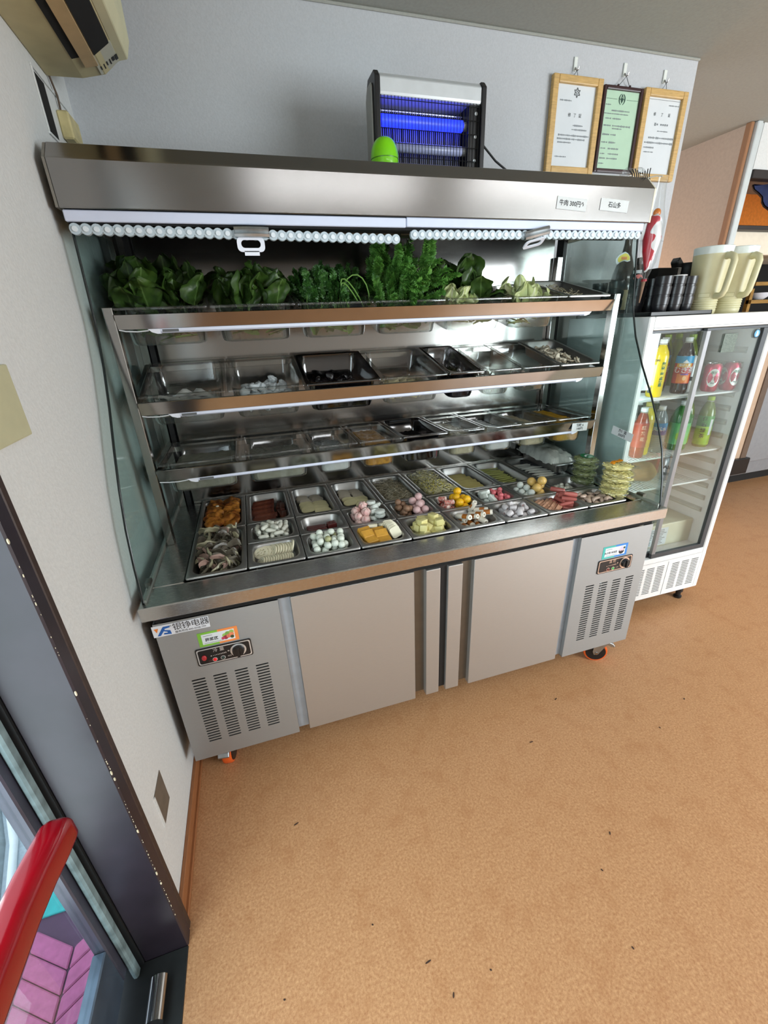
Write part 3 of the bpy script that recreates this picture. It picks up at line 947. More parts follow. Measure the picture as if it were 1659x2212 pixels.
for (xa, za, xb, zb2, hx, tilt) in ((0.010, 1.711, 0.878, 1.6965, 0.447, 0), (0.914, 1.7085, 1.780, 1.7175, 1.352, -12)):
    ang = math.degrees(math.atan2(zb2 - za, xb - xa))
    M = T(xa, 0.345, za) @ RY(-ang)
    Ln = math.hypot(xb - xa, zb2 - za)
    b_ = MB()
    b_.m = M
    b_.box(0, Ln, -0.003, 0.004, -0.009, 0.009)
    bar = b_.build('curtain_bar', cur, K, bevel=0.001)
    nb = 36
    bm_ = MB()
    bm_.cyl((0, -0.006, 0), (0, 0.003, 0), 0.0128, 0.0135, 16).cyl((0, -0.0095, 0), (0, -0.005, 0), 0.0062, 0.0068, 12)
    bme = bm_.mesh('boss', [cur, plug], 40, mids=lambda p: 1 if p.center.y < -0.0065 else 0)
    for k in range(nb):
        link('boss', bme, bar, M=M @ T(0.012 + k * (Ln - 0.024) / (nb - 1), 0, 0))
    sm = MB()
    sm.m = M
    for k in range(0, nb - 1, 3):
        xx = 0.012 + (k + 0.5) * (Ln - 0.024) / (nb - 1)
        sm.cyl((xx, -0.0048, 0), (xx, 0, 0), 0.003, n=8)
    sm.build('screws', grey_ink, bar)['kind'] = 'stuff'
    cl_ = MB()
    cl_.m = T(hx, 0.334, za + (zb2 - za) * (hx - xa) / (xb - xa) + 0.004) @ RY(tilt)
    cl_.prism([(-0.006, 0.012), (0.008, 0.013), (0.012, 0.006), (0.004, 0.003), (0.012, -0.002), (0.008, -0.012), (-0.004, -0.012), (-0.001, 0.0)], 'x', -0.045, 0.045) if False else None
    rings = []
    for k in range(9):
        u = -0.046 + k * 0.0115
        bow = -0.006 * (1 - (u / 0.046) ** 2)
        rings.append([(u, bow + p[0], p[1]) for p in ((0.006, 0.013), (-0.004, 0.012), (-0.007, 0.006), (-0.002, 0.001), (-0.007, -0.005), (-0.004, -0.011), (0.006, -0.012))])
    cl_.loft(rings)
    cl_.build('clip', zinc, bar, smooth=50)
    pv_, pf_ = plate(0.074, 0.036, 0.012, 0.004, [[(x, y + 0.001) for x, y in rrect(0.052, 0.019, 0.009, 5)]])
    Mh = T(hx - 0.006, 0.338, za + (zb2 - za) * (hx - xa) / (xb - xa) - 0.024) @ RY(tilt) @ RX(90 if tilt == 0 else 150)
    hh = flat(pv_, pf_, 'pull_handle', white_pl, bar, Mh)
    if tilt == 0:
        MB().box(hx - 0.026, hx + 0.014, 0.336, 0.340, za - 0.058, za - 0.047).build('handle_lip', white_pl, bar)

# curved side glasses
gp = [(0.362, 1.716), (0.330, 1.50), (0.318, 1.46), (0.290, 1.385), (0.235, 1.285), (0.170, 1.185), (0.118, 1.095), (0.075, 1.0), (0.048, 0.90), (0.030, HC + 0.001)]
for xs, s_ in ((0.010, -1), (1.792, 1)):
    poly = gp + [(0.74, HC + 0.001), (0.74, 1.752), (0.362, 1.752)]
    gl = MB().prism(poly, 'x', xs - 0.002, xs + 0.002).build('side_glass', glass, K)
    ed = MB().tube([(xs, y - 0.001, z) for y, z in [(0.366, 1.752)] + gp], 0.0036, 6)
    ed.build('glass_edge', mat('dark_green_edge', (14, 26, 26), 0.25, 0, 0.1), gl, smooth=60)
    MB().box(xs + (0.003 if s_ < 0 else -0.009), xs + (0.009 if s_ < 0 else -0.003), 0.03, 0.74, HC, HC + 0.008).build('glass_channel', mat('pale_channel', (170, 176, 168), 0.35, 0.6, 0.05), gl)
    MB().box(xs - 0.006, xs + 0.008, 0.105, 0.135, HC + 0.004, HC + 0.018).build('glass_clip', steel_dark, gl)
note(0, 0, 0.108, 0.034, 0, ['方便面', '300円'], 0.0145, M=T(1.7875, 0.262, 1.020) @ RZ(-90) @ RX(90) @ RZ(-8), name='glass_note')
for x_, ang_, txt in ((1.470, 3, '牛肉 300円↑'), (1.640, 3, '石山多')):
    note(x_, 1.798, 0.115, 0.034, 0.3285, [txt], 0.0175, ang_, name='hood_note')
# ------------------------------------------------------------ pans
def pan_mb(w, l, d, rim=0.017, r=0.032, flange=0.006, taper=0.010):
    b_ = MB()

    def ring(ww, ll, rr, z):
        return [(x, y, z) for x, y in rrect(ww, ll, max(rr, 0.002), 5)]
    rings = [ring(w, l, 0.006, -flange), ring(w, l, 0.006, -0.001), ring(w - 0.002, l - 0.002, 0.006, 0.0),
             ring(w - 2 * rim + 0.006, l - 2 * rim + 0.006, r + 0.003, 0.0), ring(w - 2 * rim, l - 2 * rim, r, -0.003),
             ring(w - 2 * rim - taper, l - 2 * rim - taper, r - 0.002, -d + 0.012), ring(w - 2 * rim - taper - 0.006, l - 2 * rim - taper - 0.006, r - 0.004, -d + 0.003),
             ring(w - 2 * rim - taper - 0.024, l - 2 * rim - taper - 0.024, r - 0.010, -d)]
    b_.loft(rings, False, True)
    return b_


_pm = {}


def pan(M, w, l, d, m, name, label, group, **kw):
    key = (round(w, 4), round(l, 4), d, m.name)
    if key not in _pm:
        _pm[key] = pan_mb(w, l, d, **kw).mesh(name, m, 50)
    return tag(link(name, _pm[key], M=M), label, 'pan', group)


CX0, CP, CW = 0.1095, 0.1785, 0.1755
ROW = {'b': (0.434, 0.757), 'm': (0.2725, 0.4315), 'f': (0.108, 0.2695), 'F': (0.108, 0.4315)}


def cpan(col, row, d, label):
    y0, y1 = ROW[row]
    M = T(CX0 + CP * col + CW / 2, (y0 + y1) / 2, HC + 0.0075)
    pan(M, CW, y1 - y0, d, steel_pan, 'steel_pan', label, 'steel pans in the counter well')
    return M, CW, y1 - y0, d


def put(name, me, M, label, cat, group):
    return tag(link(name, me, M=M), label, cat, group)


def drop(P, n, kinds, name, label, cat, group, xr=(-1, 1), yr=(-1, 1), margin=0.021, tries=30, tilt=0.0, placed=None, seed=1, flat_=False, zbase=None):
    """lay pieces in the pan one after the other, each as low as the ones below it let it sit.
    kinds: list of (mesh, [(offset, radius)...])"""
    M, w, l, d = P
    rg = random.Random(seed)
    placed = [] if placed is None else placed
    hx, hy = w / 2 - margin - 0.006, l / 2 - margin - 0.006
    out = []
    for i in range(n):
        me, sph = kinds[i % len(kinds)]
        best = None
        for t in range(tries):
            yaw = rg.uniform(0, 360)
            tl = rg.uniform(-tilt, tilt)
            Rm = (RZ(yaw) @ RY(tl)).to_3x3()
            off = [(Rm @ Vector(o), r) for o, r in sph]
            ex = max(abs(o.x) + r for o, r in off)
            ey = max(abs(o.y) + r for o, r in off)
            ax, bx = hx * xr[0] + ex, hx * xr[1] - ex
            ay, by = hy * yr[0] + ey, hy * yr[1] - ey
            x = rg.uniform(ax, bx) if bx > ax else (ax + bx) / 2
            y = rg.uniform(ay, by) if by > ay else (ay + by) / 2
            z = max(-d + 0.001 - o.z + r for o, r in off) if zbase is None else zbase
            for px_, pr in placed:
                for o, r in off:
                    dd = (px_.x - x - o.x) ** 2 + (px_.y - y - o.y) ** 2
                    rr = (r + pr) * 0.96
                    if dd < rr * rr:
                        z = max(z, px_.z + math.sqrt(rr * rr - dd) - o.z)
            if best is None or z < best[0]:
                best = (z, x, y, Rm, off)
        z, x, y, Rm, off = best
        for o, r in off:
            placed.append((Vector((x + o.x, y + o.y, z + o.z)), r))
        put(name, me, M @ T(x, y, z) @ Rm.to_4x4(), label, cat, group)
    return placed


def lumpy(mb, m, nm, amp=0.0, fr=60, seed=1, smooth=60, bevel=0.0, seg=1):
    me = mb.mesh(nm, m, smooth, bevel, seg)
    if amp:
        jitter(me, amp, fr, seed)
    return me


def balls(nm, m, r, k=3, amp=0.001, sq=(1, 1, 1)):
    return [(lumpy(MB().ball((0, 0, 0), tuple(r * q for q in sq), 16, 10), m, nm, amp, 70, i * 3.1), [((0, 0, 0), r * min(sq[0], sq[2]))]) for i in range(k)]


def caps(nm, m, L, r, k=3, bend=0.0, amp=0.0006, ends=0.55, n=12):
    out = []
    for i in range(k):
        pts, rs = [], []
        for j in range(9):
            t = -1 + j / 4
            pts.append((t * L / 2, bend * (t * t) * (1 if i % 2 else -1), 0))
            rs.append(r * (1 if abs(t) < 0.9 else ends))
        pts = [(-L / 2 - r * 0.25, pts[0][1], 0)] + pts + [(L / 2 + r * 0.25, pts[-1][1], 0)]
        rs = [r * 0.25] + rs + [r * 0.25]
        me = lumpy(MB().tube(pts, rs, n), m, nm, amp, 60, i)
        out.append((me, [((t * (L / 2 - r * 0.6), 0, 0), r) for t in (-1, -0.5, 0, 0.5, 1)]))
    return out


def cubes(nm, m, sx, sy, sz, k=3, bevel=0.002, amp=0.0012):
    out = []
    for i in range(k):
        q = 1 + 0.08 * i
        me = lumpy(MB().box(-sx / 2 * q, sx / 2 * q, -sy / 2, sy / 2, -sz / 2, sz / 2), m, nm, amp, 40, i * 2.0, 35, bevel, 2)
        r = min(sx, sy, sz) / 2
        c_ = []
        for a in (-1, 0, 1):
            for b_ in (-1, 0, 1):
                c_.append(((a * (sx / 2 - r), b_ * (sy / 2 - r), 0), r))
        out.append((me, c_))
    return out


# food tints
f_rice = mat('rice_cake_white', (222, 222, 208), 0.35, 0, 0.04)
f_lotus = mat('lotus_cream', (216, 208, 180), 0.4, 0, 0.05)
f_egg = mat('quail_egg_white', (214, 220, 206), 0.25, 0, 0.04)
f_egg2 = mat('quail_egg_olive', (160, 160, 116), 0.3, 0, 0.1)
f_fried = mat('fried_batter', (204, 134, 50), 0.5, 0, 0.2, 50, col2=(116, 58, 20), bump=0.6)
f_brown = mat('braised_brown', (112, 58, 38), 0.4, 0, 0.2, 50, col2=(70, 30, 20), bump=0.3)
f_blood = mat('dark_red_block', (92, 36, 34), 0.25, 0, 0.12, 40)
f_pot = mat('potato_slice', (216, 206, 160), 0.3, 0, 0.06, 30)
f_pot2 = mat('taro_slice', (204, 192, 170), 0.3, 0, 0.06, 30)
f_pinkw = mat('pink_white_swirl', (226, 206, 196), 0.35, 0, 0.05, 45, col2=(222, 160, 156))
f_white = mat('fish_paste_white', (208, 214, 206), 0.3, 0, 0.04)
f_tofu_y = mat('fried_tofu_skin', (204, 150, 56), 0.55, 0, 0.12, 60, bump=0.3)
f_tofu_w = mat('tofu_white', (222, 216, 190), 0.5, 0, 0.04)
f_tofu_c = mat('egg_tofu', (216, 206, 140), 0.4, 0, 0.05)
f_bball = mat('brown_meatball', (142, 108, 84), 0.5, 0, 0.12, 60, bump=0.2)
f_pball = mat('pink_meatball', (206, 170, 168), 0.4, 0, 0.06, 50)
f_yball = mat('yellow_ball', (232, 178, 24), 0.4, 0, 0.1, 60, bump=0.2)
f_sprg = mat('grey_sprout', (130, 118, 88), 0.4, 0, 0.2, 30, col2=(176, 168, 146))
f_mung = mat('mung_stem', (168, 158, 104), 0.4, 0, 0.15, 30, col2=(206, 200, 166))
f_mungy = mat('mung_head', (214, 200, 72), 0.4, 0, 0.1)
f_bamb = mat('bamboo_strip', (190, 176, 112), 0.35, 0, 0.08, 40, (1, 30, 1))
f_stem = mat('green_stem', (150, 154, 84), 0.35, 0, 0.12, 40, (1, 30, 30))
f_chik = mat('chikuwa_white', (222, 214, 198), 0.4, 0, 0.04)
f_chikb = mat('grilled_brown', (166, 98, 34), 0.45, 0, 0.25, 60)
f_crab = mat('crab_stick_red', (204, 60, 36), 0.35, 0, 0.08)
f_crabw = mat('crab_stick_white', (230, 208, 196), 0.35, 0, 0.04)
f_pinkc = mat('pink_sausage_chunk', (214, 110, 116), 0.35, 0, 0.06)
f_squid = mat('squid_tube', (198, 192, 192), 0.4, 0, 0.06, 60, bump=0.2)
f_squidp = mat('squid_core', (176, 138, 134), 0.5, 0, 0.08)
f_gold = mat('gold_ball', (206, 170, 96), 0.4, 0, 0.12, 60, bump=0.2)
f_ham = mat('ham_strip', (206, 158, 128), 0.4, 0, 0.06)
f_saus = mat('red_sausage', (162, 86, 78), 0.35, 0, 0.1)
f_shr = mat('pale_shrimp', (196, 176, 156), 0.3, 0, 0.12, 40, col2=(164, 136, 122))
f_wood = mat('wood_ear_grey', (112, 106, 90), 0.4, 0, 0.25, 30, col2=(74, 66, 56))
f_wood2 = mat('wood_ear_pale', (164, 158, 130), 0.4, 0, 0.15, 30)
f_wood3 = mat('wood_ear_pink', (146, 118, 106), 0.4, 0, 0.15, 30)
seed_m = mat('grated_white', (226, 216, 190), 0.5)

# column 0: curled mushrooms (front), fried patties (back)
P = cpan(0, 'F', 0.06, 'big front steel pan of grey-green curled wood ear mushrooms, nearest the wall')
wk = []
for i in range(7):
    b_ = MB()
    Lh, Wd = 0.024 + 0.005 * (i % 3), 0.010 + 0.003 * (i % 2)
    g = []
    for a in range(9):
        t = a / 8
        row = []
        for q in range(5):
            s_ = q / 4 - 0.5
            cv = 1.3 + i * 0.25
            row.append((math.cos(t * cv * 2.2) * Lh * 0.6 + s_ * 0.008, (t - 0.5) * Lh * 1.7, math.sin(t * cv * 2.2) * 0.011 + 0.006 * math.cos(s_ * 5) + s_ * Wd))
        g.append(row)
    b_.loft(g + [[(x + 0.0016, y, z + 0.0016) for x, y, z in r] for r in reversed(g)], True, True, closed=False)
    me = b_.mesh('mushroom', (f_wood, f_wood, f_wood2, f_wood, f_wood3, f_wood, f_wood2)[i], 70)
    jitter(me, 0.007, 45, i * 1.7)
    wk.append((me, [((0.004, -0.014, 0.002), 0.0072), ((0.008, 0.0, 0.003), 0.0076), ((0.004, 0.014, 0.002), 0.0072)]))
bed = MB().loft([[(x, y, z) for x, y in rrect(CW - a, 0.3235 - a, 0.03)] for a, z in ((0.07, -0.0595), (0.058, -0.03))])
tag(link('mushroom_bed', jitter(bed.mesh('mushroom_bed', f_wood), 0.004, 60), M=P[0]), 'lower layer of wood ear mushrooms in the front pan', 'food', kind='stuff')
drop((P[0], P[1], P[2], 0.036), 110, wk, 'wood_ear_mushroom', 'curled grey-green wood ear mushroom in the big front steel pan', 'mushroom', 'wood ear mushrooms in the front pan', tilt=40, seed=3, tries=26)

P = cpan(0, 'b', 0.06, 'back steel pan of fried golden brown patties, nearest the wall')
pt = []
for i in range(3):
    me = MB().lathe([(0.004, -0.006), (0.020, -0.006), (0.031, -0.005), (0.036, 0.0), (0.035, 0.004), (0.028, 0.006), (0.018, 0.0065), (0.008, 0.007), (0.002, 0.007)], (0, 0, 0), 26).mesh('patty', f_fried, 60)
    pt.append(jitter(jitter(me, 0.009, 40, i * 4), 0.0045, 170, i))
for c_ in range(2):
    for k in range(6):
        put('fried_patty', pt[(k + c_) % 3], P[0] @ T(-0.031 + 0.062 * c_ + rnd.uniform(-.003, .003), 0.103 - k * 0.0335 + 0.006 * c_, -0.014 + 0.002 * (k % 2)) @ RZ(rnd.uniform(0, 360)) @ RX(0) if False else P[0] @ T(-0.031 + 0.062 * c_ + rnd.uniform(-.003, .003), 0.098 - k * 0.037 + 0.006 * c_, -0.008 + 0.002 * (k % 2)) @ RX(24) @ RZ(rnd.uniform(0, 360)), 'fried golden brown patty overlapping in the back pan by the wall', 'fried patty', 'fried patties in the back pan')
put('garlic_crumb', MB().ball((0, 0, 0), (0.007, 0.005, 0.003)).mesh('garlic_crumb', seed_m, 60), P[0] @ T(-0.018, 0.045, 0.012), 'small white crumb lying on the fried patties', 'crumb', None) if False else tag(link('white_crumb', jitter(MB().ball((0, 0, 0), (0.007, 0.005, 0.004)).mesh('white_crumb', seed_m, 60), 0.001, 90), M=P[0] @ T(-0.02, 0.042, 0.011)), 'small white crumb lying on the fried patties', 'crumb')

# column 1
P = cpan(1, 'b', 0.06, 'back steel pan of dark brown braised strips')
bm1 = lumpy(MB().box(-0.044, 0.044, -0.0085, 0.0085, -0.0065, 0.0065), f_brown, 'strip', 0.004, 60, 2, 40, 0.003, 2)
for k in range(10):
    put('braised_strip', bm1, P[0] @ T(-0.021 + rnd.uniform(-.006, .006), 0.100 - k * 0.0225, -0.026 + 0.003 * (k % 2)) @ RZ(rnd.uniform(-5, 5)) @ RX(42), 'dark brown braised strip in the left stack of its steel pan', 'braised strip', 'braised strips in the second back pan')
bm2 = lumpy(MB().box(-0.010, 0.010, -0.034, 0.034, -0.009, 0.009), f_brown, 'roll', 0.003, 50, 5, 40, 0.004, 2)
for k in range(4):
    put('braised_roll', bm2, P[0] @ T(0.043 + 0.012 * (k % 2), 0.07 - k * 0.045, -0.036 + 0.008 * (k % 2)) @ RZ(rnd.uniform(-25, 25)), 'dark brown braised roll at the right edge of its steel pan', 'braised roll', 'braised rolls in the second back pan')
P = cpan(1, 'm', 0.040, 'steel pan of white rice cake sticks')
drop(P, 40, caps('rice_cake', f_rice, 0.034, 0.0078, 3, 0.001), 'rice_cake_stick', 'white rice cake stick in its steel pan', 'rice cake', 'rice cake sticks', seed=5, tilt=8)
P = cpan(1, 'f', 0.040, 'front steel pan of white lotus root slices')
hol = [[(0.011 * math.cos(R(a)) + 0.0035 * math.cos(R(t)) * (1.3), 0.011 * math.sin(R(a)) + 0.0035 * math.sin(R(t))) for t in range(0, 360, 45)] for a in range(0, 360, 52)] + [[(0.0018 * math.cos(R(t)), 0.0018 * math.sin(R(t))) for t in range(0, 360, 60)]]
vs, fs = plate(0.046, 0.043, 0.0195, 0.004, hol, 6)
lm = bpy.data.meshes.new('lotus')
lm.from_pydata([tuple(v) for v in vs], [], fs)
lm.materials.append(f_lotus)
for k in range(11):
    put('lotus_slice', lm, P[0] @ T(-0.046 + k * (0.011 if k < 4 else 0.0085), 0.018 + 0.002 * (k % 2), -0.010) @ RX(30) @ RY(-12 if k < 3 else -48) @ RZ(k * 37), 'round white lotus root slice with holes, in the back row of its pan', 'lotus slice', 'lotus slices, back row')
for k in range(13):
    put('lotus_slice', lm, P[0] @ T(-0.052 + k * 0.0075, -0.030, -0.022) @ RX(20) @ RY(-52) @ RZ(k * 41), 'white lotus root slice on edge in the front row of its pan', 'lotus slice', 'lotus slices, front row')
put('lotus_slice', lm, P[0] @ T(0.055, 0.02, -0.002) @ RY(74) @ RZ(20), 'lotus root slice standing upright at the right end of its pan', 'lotus slice', None) if False else tag(link('lotus_slice', lm, M=P[0] @ T(0.054, 0.018, -0.004) @ RY(-72) @ RZ(20)), 'lotus root slice standing upright at the right end of its pan', 'lotus slice')

# column 2
P = cpan(2, 'b', 0.06, 'back steel pan of yellowish potato slices, beside the braised strips')


def slices(P, m1, m2, k0, name, lab, grp, seed):
    rg = random.Random(seed)
    me = [lumpy(MB().prism(rrect(0.066 - 0.006 * i, 0.040, 0.0195, 6), 'z', -0.0018, 0.0018), (m1, m1, m2)[i], 'slice', 0.0022, 30, seed + i, 50) for i in range(3)]
    for k in range(k0):
        t = (k // 2) / (k0 // 2)
        x = (-0.029 if k % 2 else 0.025) + rg.uniform(-.006, .006)
        put(name, me[2 if t < 0.45 else k % 2], P[0] @ T(x, 0.100 - t * 0.195, -0.036 + 0.016 * t + 0.004 * (k % 2)) @ RZ(rg.uniform(-14, 14)) @ RX(13) @ RY(rg.uniform(-5, 5)), lab, 'vegetable slice', grp)


slices(P, f_pot, f_pot2, 13, 'potato_slice', 'oval yellowish potato slice in the steel pan beside the braised strips', 'potato slices in the third back pan', 4)
P = cpan(2, 'm', 0.040, 'steel pan of dark red blood curd blocks')
for k in range(5):
    put('blood_block', lumpy(MB().box(-0.036, 0.036, -0.008, 0.008, -0.008, 0.008), f_blood, 'bar', 0.0012, 40, k, 40, 0.002) if k == 0 else bpy.data.meshes['bar'], P[0] @ T(-0.018, 0.036 - k * 0.0175, -0.036 + 0.002 * k) @ RZ(rnd.uniform(-4, 4)), 'long dark red curd bar in its steel pan', 'blood curd', 'dark red curd bars')
cb2 = lumpy(MB().box(-0.017, 0.017, -0.015, 0.015, -0.014, 0.014), f_blood, 'cubeb', 0.001, 40, 3, 40, 0.002)
put('blood_block', cb2, P[0] @ T(0.036, 0.008, -0.024) @ RZ(6) @ RX(12), 'square dark red curd block at the right of its pan', 'blood curd', None) if False else tag(link('blood_block', cb2, M=P[0] @ T(0.037, 0.008, -0.026) @ RZ(6)), 'square dark red curd block at the right end of its pan', 'blood curd')
P = cpan(2, 'f', 0.040, 'front steel pan of peeled white quail eggs')
ek = (balls('egg', f_egg, 0.0120, 3, 0.0003, (1.0, 1.0, 1.12)) + balls('egg', f_egg, 0.0116, 1, 0.0003, (1.15, 1, 1))) * 2 + balls('egg', f_egg2, 0.0114, 1, 0.0003)
drop(P, 46, ek, 'quail_egg', 'peeled quail egg in the front steel pan', 'egg', 'peeled quail eggs', seed=8, tilt=40, tries=24)

# column 3
P = cpan(3, 'b', 0.06, 'back steel pan of pale taro and potato slices, beside the grey sprouts')
slices(P, f_pot, f_pot2, 11, 'taro_slice', 'oval pale slice in the steel pan beside the grey sprouts', 'pale slices in the fourth back pan', 9)
P = cpan(3, 'm', 0.036, 'heaped steel pan of pink swirls and white fish ovals')
sw_ = []
for i in range(3):
    me = MB().ball((0, 0, 0), 0.0165, 20, 12).mesh('swirl', f_pinkw, 60)
    for v in me.vertices:
        a = math.atan2(v.co.y, v.co.x)
        v.co *= 1 + 0.14 * math.cos(6 * a + v.co.z * 130 + i)
    sw_.append((me, [((0, 0, 0), 0.015)]))
pl = drop(P, 12, sw_, 'pink_swirl', 'pink and white swirled fish ball in the heaped pan', 'fish ball', 'pink swirled fish balls', xr=(-1, 0.02), seed=2, tilt=40)
ov = []
for i in range(2):
    me = MB().lathe([(0.002, -0.0085), (0.013, -0.008), (0.0175, -0.002), (0.0165, 0.005), (0.012, 0.0075), (0.002, 0.006)], (0, 0, 0), 20).mesh('oval', f_white, 50)
    for v in me.vertices:
        v.co.x *= 1.2
    ov.append((me, [((-0.008, 0, 0), 0.0095), ((0.008, 0, 0), 0.0095), ((0, 0, 0), 0.0095), ((0, .008, 0), 0.009), ((0, -.008, 0), 0.009)]))
drop(P, 12, ov, 'white_fish_oval', 'white oval fish cake with a dimple in the heaped pan', 'fish cake', 'white fish ovals', xr=(0.0, 1), placed=pl, seed=6, tilt=45)
P = cpan(3, 'f', 0.036, 'front steel pan of fried tofu wedges and white tofu slices')
wt_ = MB().prism([(-0.017, -0.012), (0.017, -0.012), (0.017, 0.013), (-0.014, 0.015)], 'x', -0.022, 0.022).mesh('wedge', [f_tofu_y, f_tofu_w], 30, 0.002, 1)
for (x, y, z, rz, rx_) in ((-0.05, 0.030, -0.006, 12, -28), (-0.046, 0.002, -0.004, 14, -32), (-0.04, -0.028, -0.016, 15, -16), (-0.002, 0.022, -0.010, 6, -24), (0.0, -0.006, -0.006, 4, -34), (0.004, -0.034, -0.018, 5, -14)):
    put('fried_tofu_wedge', wt_, P[0] @ T(x, y, z) @ RZ(rz) @ RX(-rx_), 'golden fried tofu wedge in the front pan', 'fried tofu', 'fried tofu wedges')
ws = lumpy(MB().prism(rrect(0.036, 0.038, 0.008, 4), 'z', -0.003, 0.003), f_tofu_w, 'wslice', 0.0006, 40, 2, 40)
for k in range(6):
    put('white_tofu_slice', ws, P[0] @ T(0.042 + 0.0015 * k, 0.045 - k * 0.0125, 0.0 + 0.0012 * (3 - abs(3 - k))) @ RX(62) @ RZ(4 * k), 'white square tofu slice leaning in the row beside the fried wedges', 'tofu slice', 'white tofu slices')
tb = lumpy(MB().box(-0.017, 0.017, -0.014, 0.014, -0.006, 0.006), f_tofu_w, 'tblock', 0.001, 40, 1, 40, 0.002)
tag(link('white_tofu_block', tb, M=P[0] @ T(-0.014, 0.05, 0.006) @ RZ(-14) @ RX(-18)), 'white tofu block behind the fried wedges', 'tofu block')
tag(link('white_tofu_block', tb, M=P[0] @ T(0.026, 0.052, 0.004) @ RZ(20) @ RX(-20)), 'white tofu block behind the leaning tofu slices', 'tofu block')
tag(link('white_tofu_slice', ws, M=P[0] @ T(0.043, -0.047, -0.024) @ RZ(4)), 'white tofu slice lying flat in front of the row', 'tofu slice')


def strands(P, n, m, name, lab, L, r, zlo, zhi, seed, curl=0.5, xr=(-1, 1), yr=(-1, 1), margin=0.03, heads=None):
    rg = random.Random(seed)
    M, w, l, d = P
    hx, hy = w / 2 - margin, l / 2 - margin
    b_, h_ = MB(), MB()
    for i in range(n):
        x, y = rg.uniform(xr[0], xr[1]) * hx, rg.uniform(yr[0], yr[1]) * hy
        z = rg.uniform(zlo, zhi) + 0.010 * (1 - (x / hx) ** 2)
        a, cu, ph = rg.uniform(0, 6.283), rg.uniform(-curl, curl) / L, rg.uniform(0, 6)
        pts = []
        px_, py_ = x, y
        for k in range(6):
            pts.append((max(-hx - .006, min(hx + .006, px_)), max(-hy - .006, min(hy + .006, py_)), z + 0.004 * math.sin(k * 1.2 + ph)))
            px_ += math.cos(a) * L / 5
            py_ += math.sin(a) * L / 5
            a += cu * L / 5 * 3
        b_.tube(pts, r, 4, False)
        if heads and rg.random() < heads[1]:
            h_.ball(pts[0], (r * 2.3, r * 1.8, r * 1.6), 6, 5)
    o = tag(link(name, b_.mesh(name, m, 60), M=M), lab, 'food', kind='stuff')
    if heads:
        link(heads[2], h_.mesh(heads[2], heads[0], 60), o, M=M)
    return o


def bedding(P, m, zt, margin=0.046, amp=0.004):
    M, w, l, d = P
    b_ = MB().loft([[(x, y, z) for x, y in rrect(w - margin - a, l - margin - a, 0.024)] for a, z in ((0.014, -d + 0.001), (0.004, zt - 0.01), (0.03, zt))])
    return jitter(b_.mesh('bed', m, 60), amp, 60, 3)


# column 4
P = cpan(4, 'b', 0.055, 'back steel pan of thin grey bean sprouts')
o = strands(P, 520, f_sprg, 'grey_sprouts', 'tangle of thin grey bean sprouts in the back steel pan', 0.05, 0.0009, -0.032, -0.016, 3, 1.2)
link('bed', bedding(P, f_sprg, -0.024), o, M=P[0])
P = cpan(4, 'm', 0.036, 'steel pan of brown and pink meatballs')
pl = drop(P, 13, balls('bball', f_bball, 0.0128, 3, 0.0008), 'brown_meatball', 'brown meatball at the left of its steel pan', 'meatball', 'brown meatballs', xr=(-1, -0.05), seed=3)
drop(P, 12, balls('pball', f_pball, 0.0152, 3, 0.0006), 'pink_meatball', 'pale pink meatball at the right of its steel pan', 'meatball', 'pink meatballs', xr=(-0.2, 1), placed=pl, seed=4)
P = cpan(4, 'f', 0.036, 'front steel pan heaped with pale yellow egg tofu cubes')
drop(P, 28, cubes('ecube', f_tofu_c, 0.027, 0.024, 0.022, 3), 'egg_tofu_cube', 'pale yellow tofu cube heaped in the front pan', 'tofu cube', 'pale yellow tofu cubes', seed=12, tilt=26, tries=22)
# column 5
P = cpan(5, 'b', 0.05, 'back steel pan of mung bean sprouts with yellow heads')
o = strands(P, 420, f_mung, 'mung_sprouts', 'tangle of mung bean sprouts with yellow heads in the back steel pan', 0.045, 0.0011, -0.022, 0.004, 5, 1.4, heads=(f_mungy, 0.25, 'sprout_heads'))
link('bed', bedding(P, f_mung, -0.016), o, M=P[0])
strands(P, 160, f_mung, 'mung_sprouts', 'front heap of mung bean sprouts thick with yellow heads', 0.04, 0.0012, -0.008, 0.010, 6, 1.4, yr=(-1, -0.2), heads=(f_mungy, 0.95, 'sprout_heads'))
P = cpan(5, 'm', 0.036, 'steel pan of red striped crab sticks and yellow balls')
cs_ = []
for i in range(2):
    b_ = MB()
    n_ = 26
    pts = [(0.036 * (j / n_ - 0.5), 0.0015 * math.sin(j * 0.2), 0) for j in range(n_ + 1)]
    b_.tube(pts, [0.0095 * (0.7 if j in (0, n_) else 1 + (0.06 if (j // 2) % 2 else -0.03)) for j in range(n_ + 1)], 14)
    me = b_.mesh('crab', [f_crab, f_crabw], 60, mids=lambda p: 1 if (abs(p.center.x) > 0.0176 or int((p.center.x + p.center.y * 0.7 + 0.1) / 0.0024) % 2 == 0) else 0)
    cs_.append((me, [((t * 0.012, 0, 0), 0.0095) for t in (-1, 0, 1)]))
pl = drop(P, 10, cs_, 'crab_stick_roll', 'red and white striped crab stick piece at the left of its pan', 'crab stick', 'striped crab sticks', xr=(-1, 0.0), seed=4, tilt=22)
drop(P, 9, balls('yball', f_yball, 0.0165, 3, 0.0008), 'yellow_ball', 'bright yellow fish ball heaped at the right of its pan', 'fish ball', 'bright yellow balls', xr=(-0.1, 1), placed=pl, seed=5)
P = cpan(5, 'f', 0.036, 'front steel pan of browned white fish paste tubes')


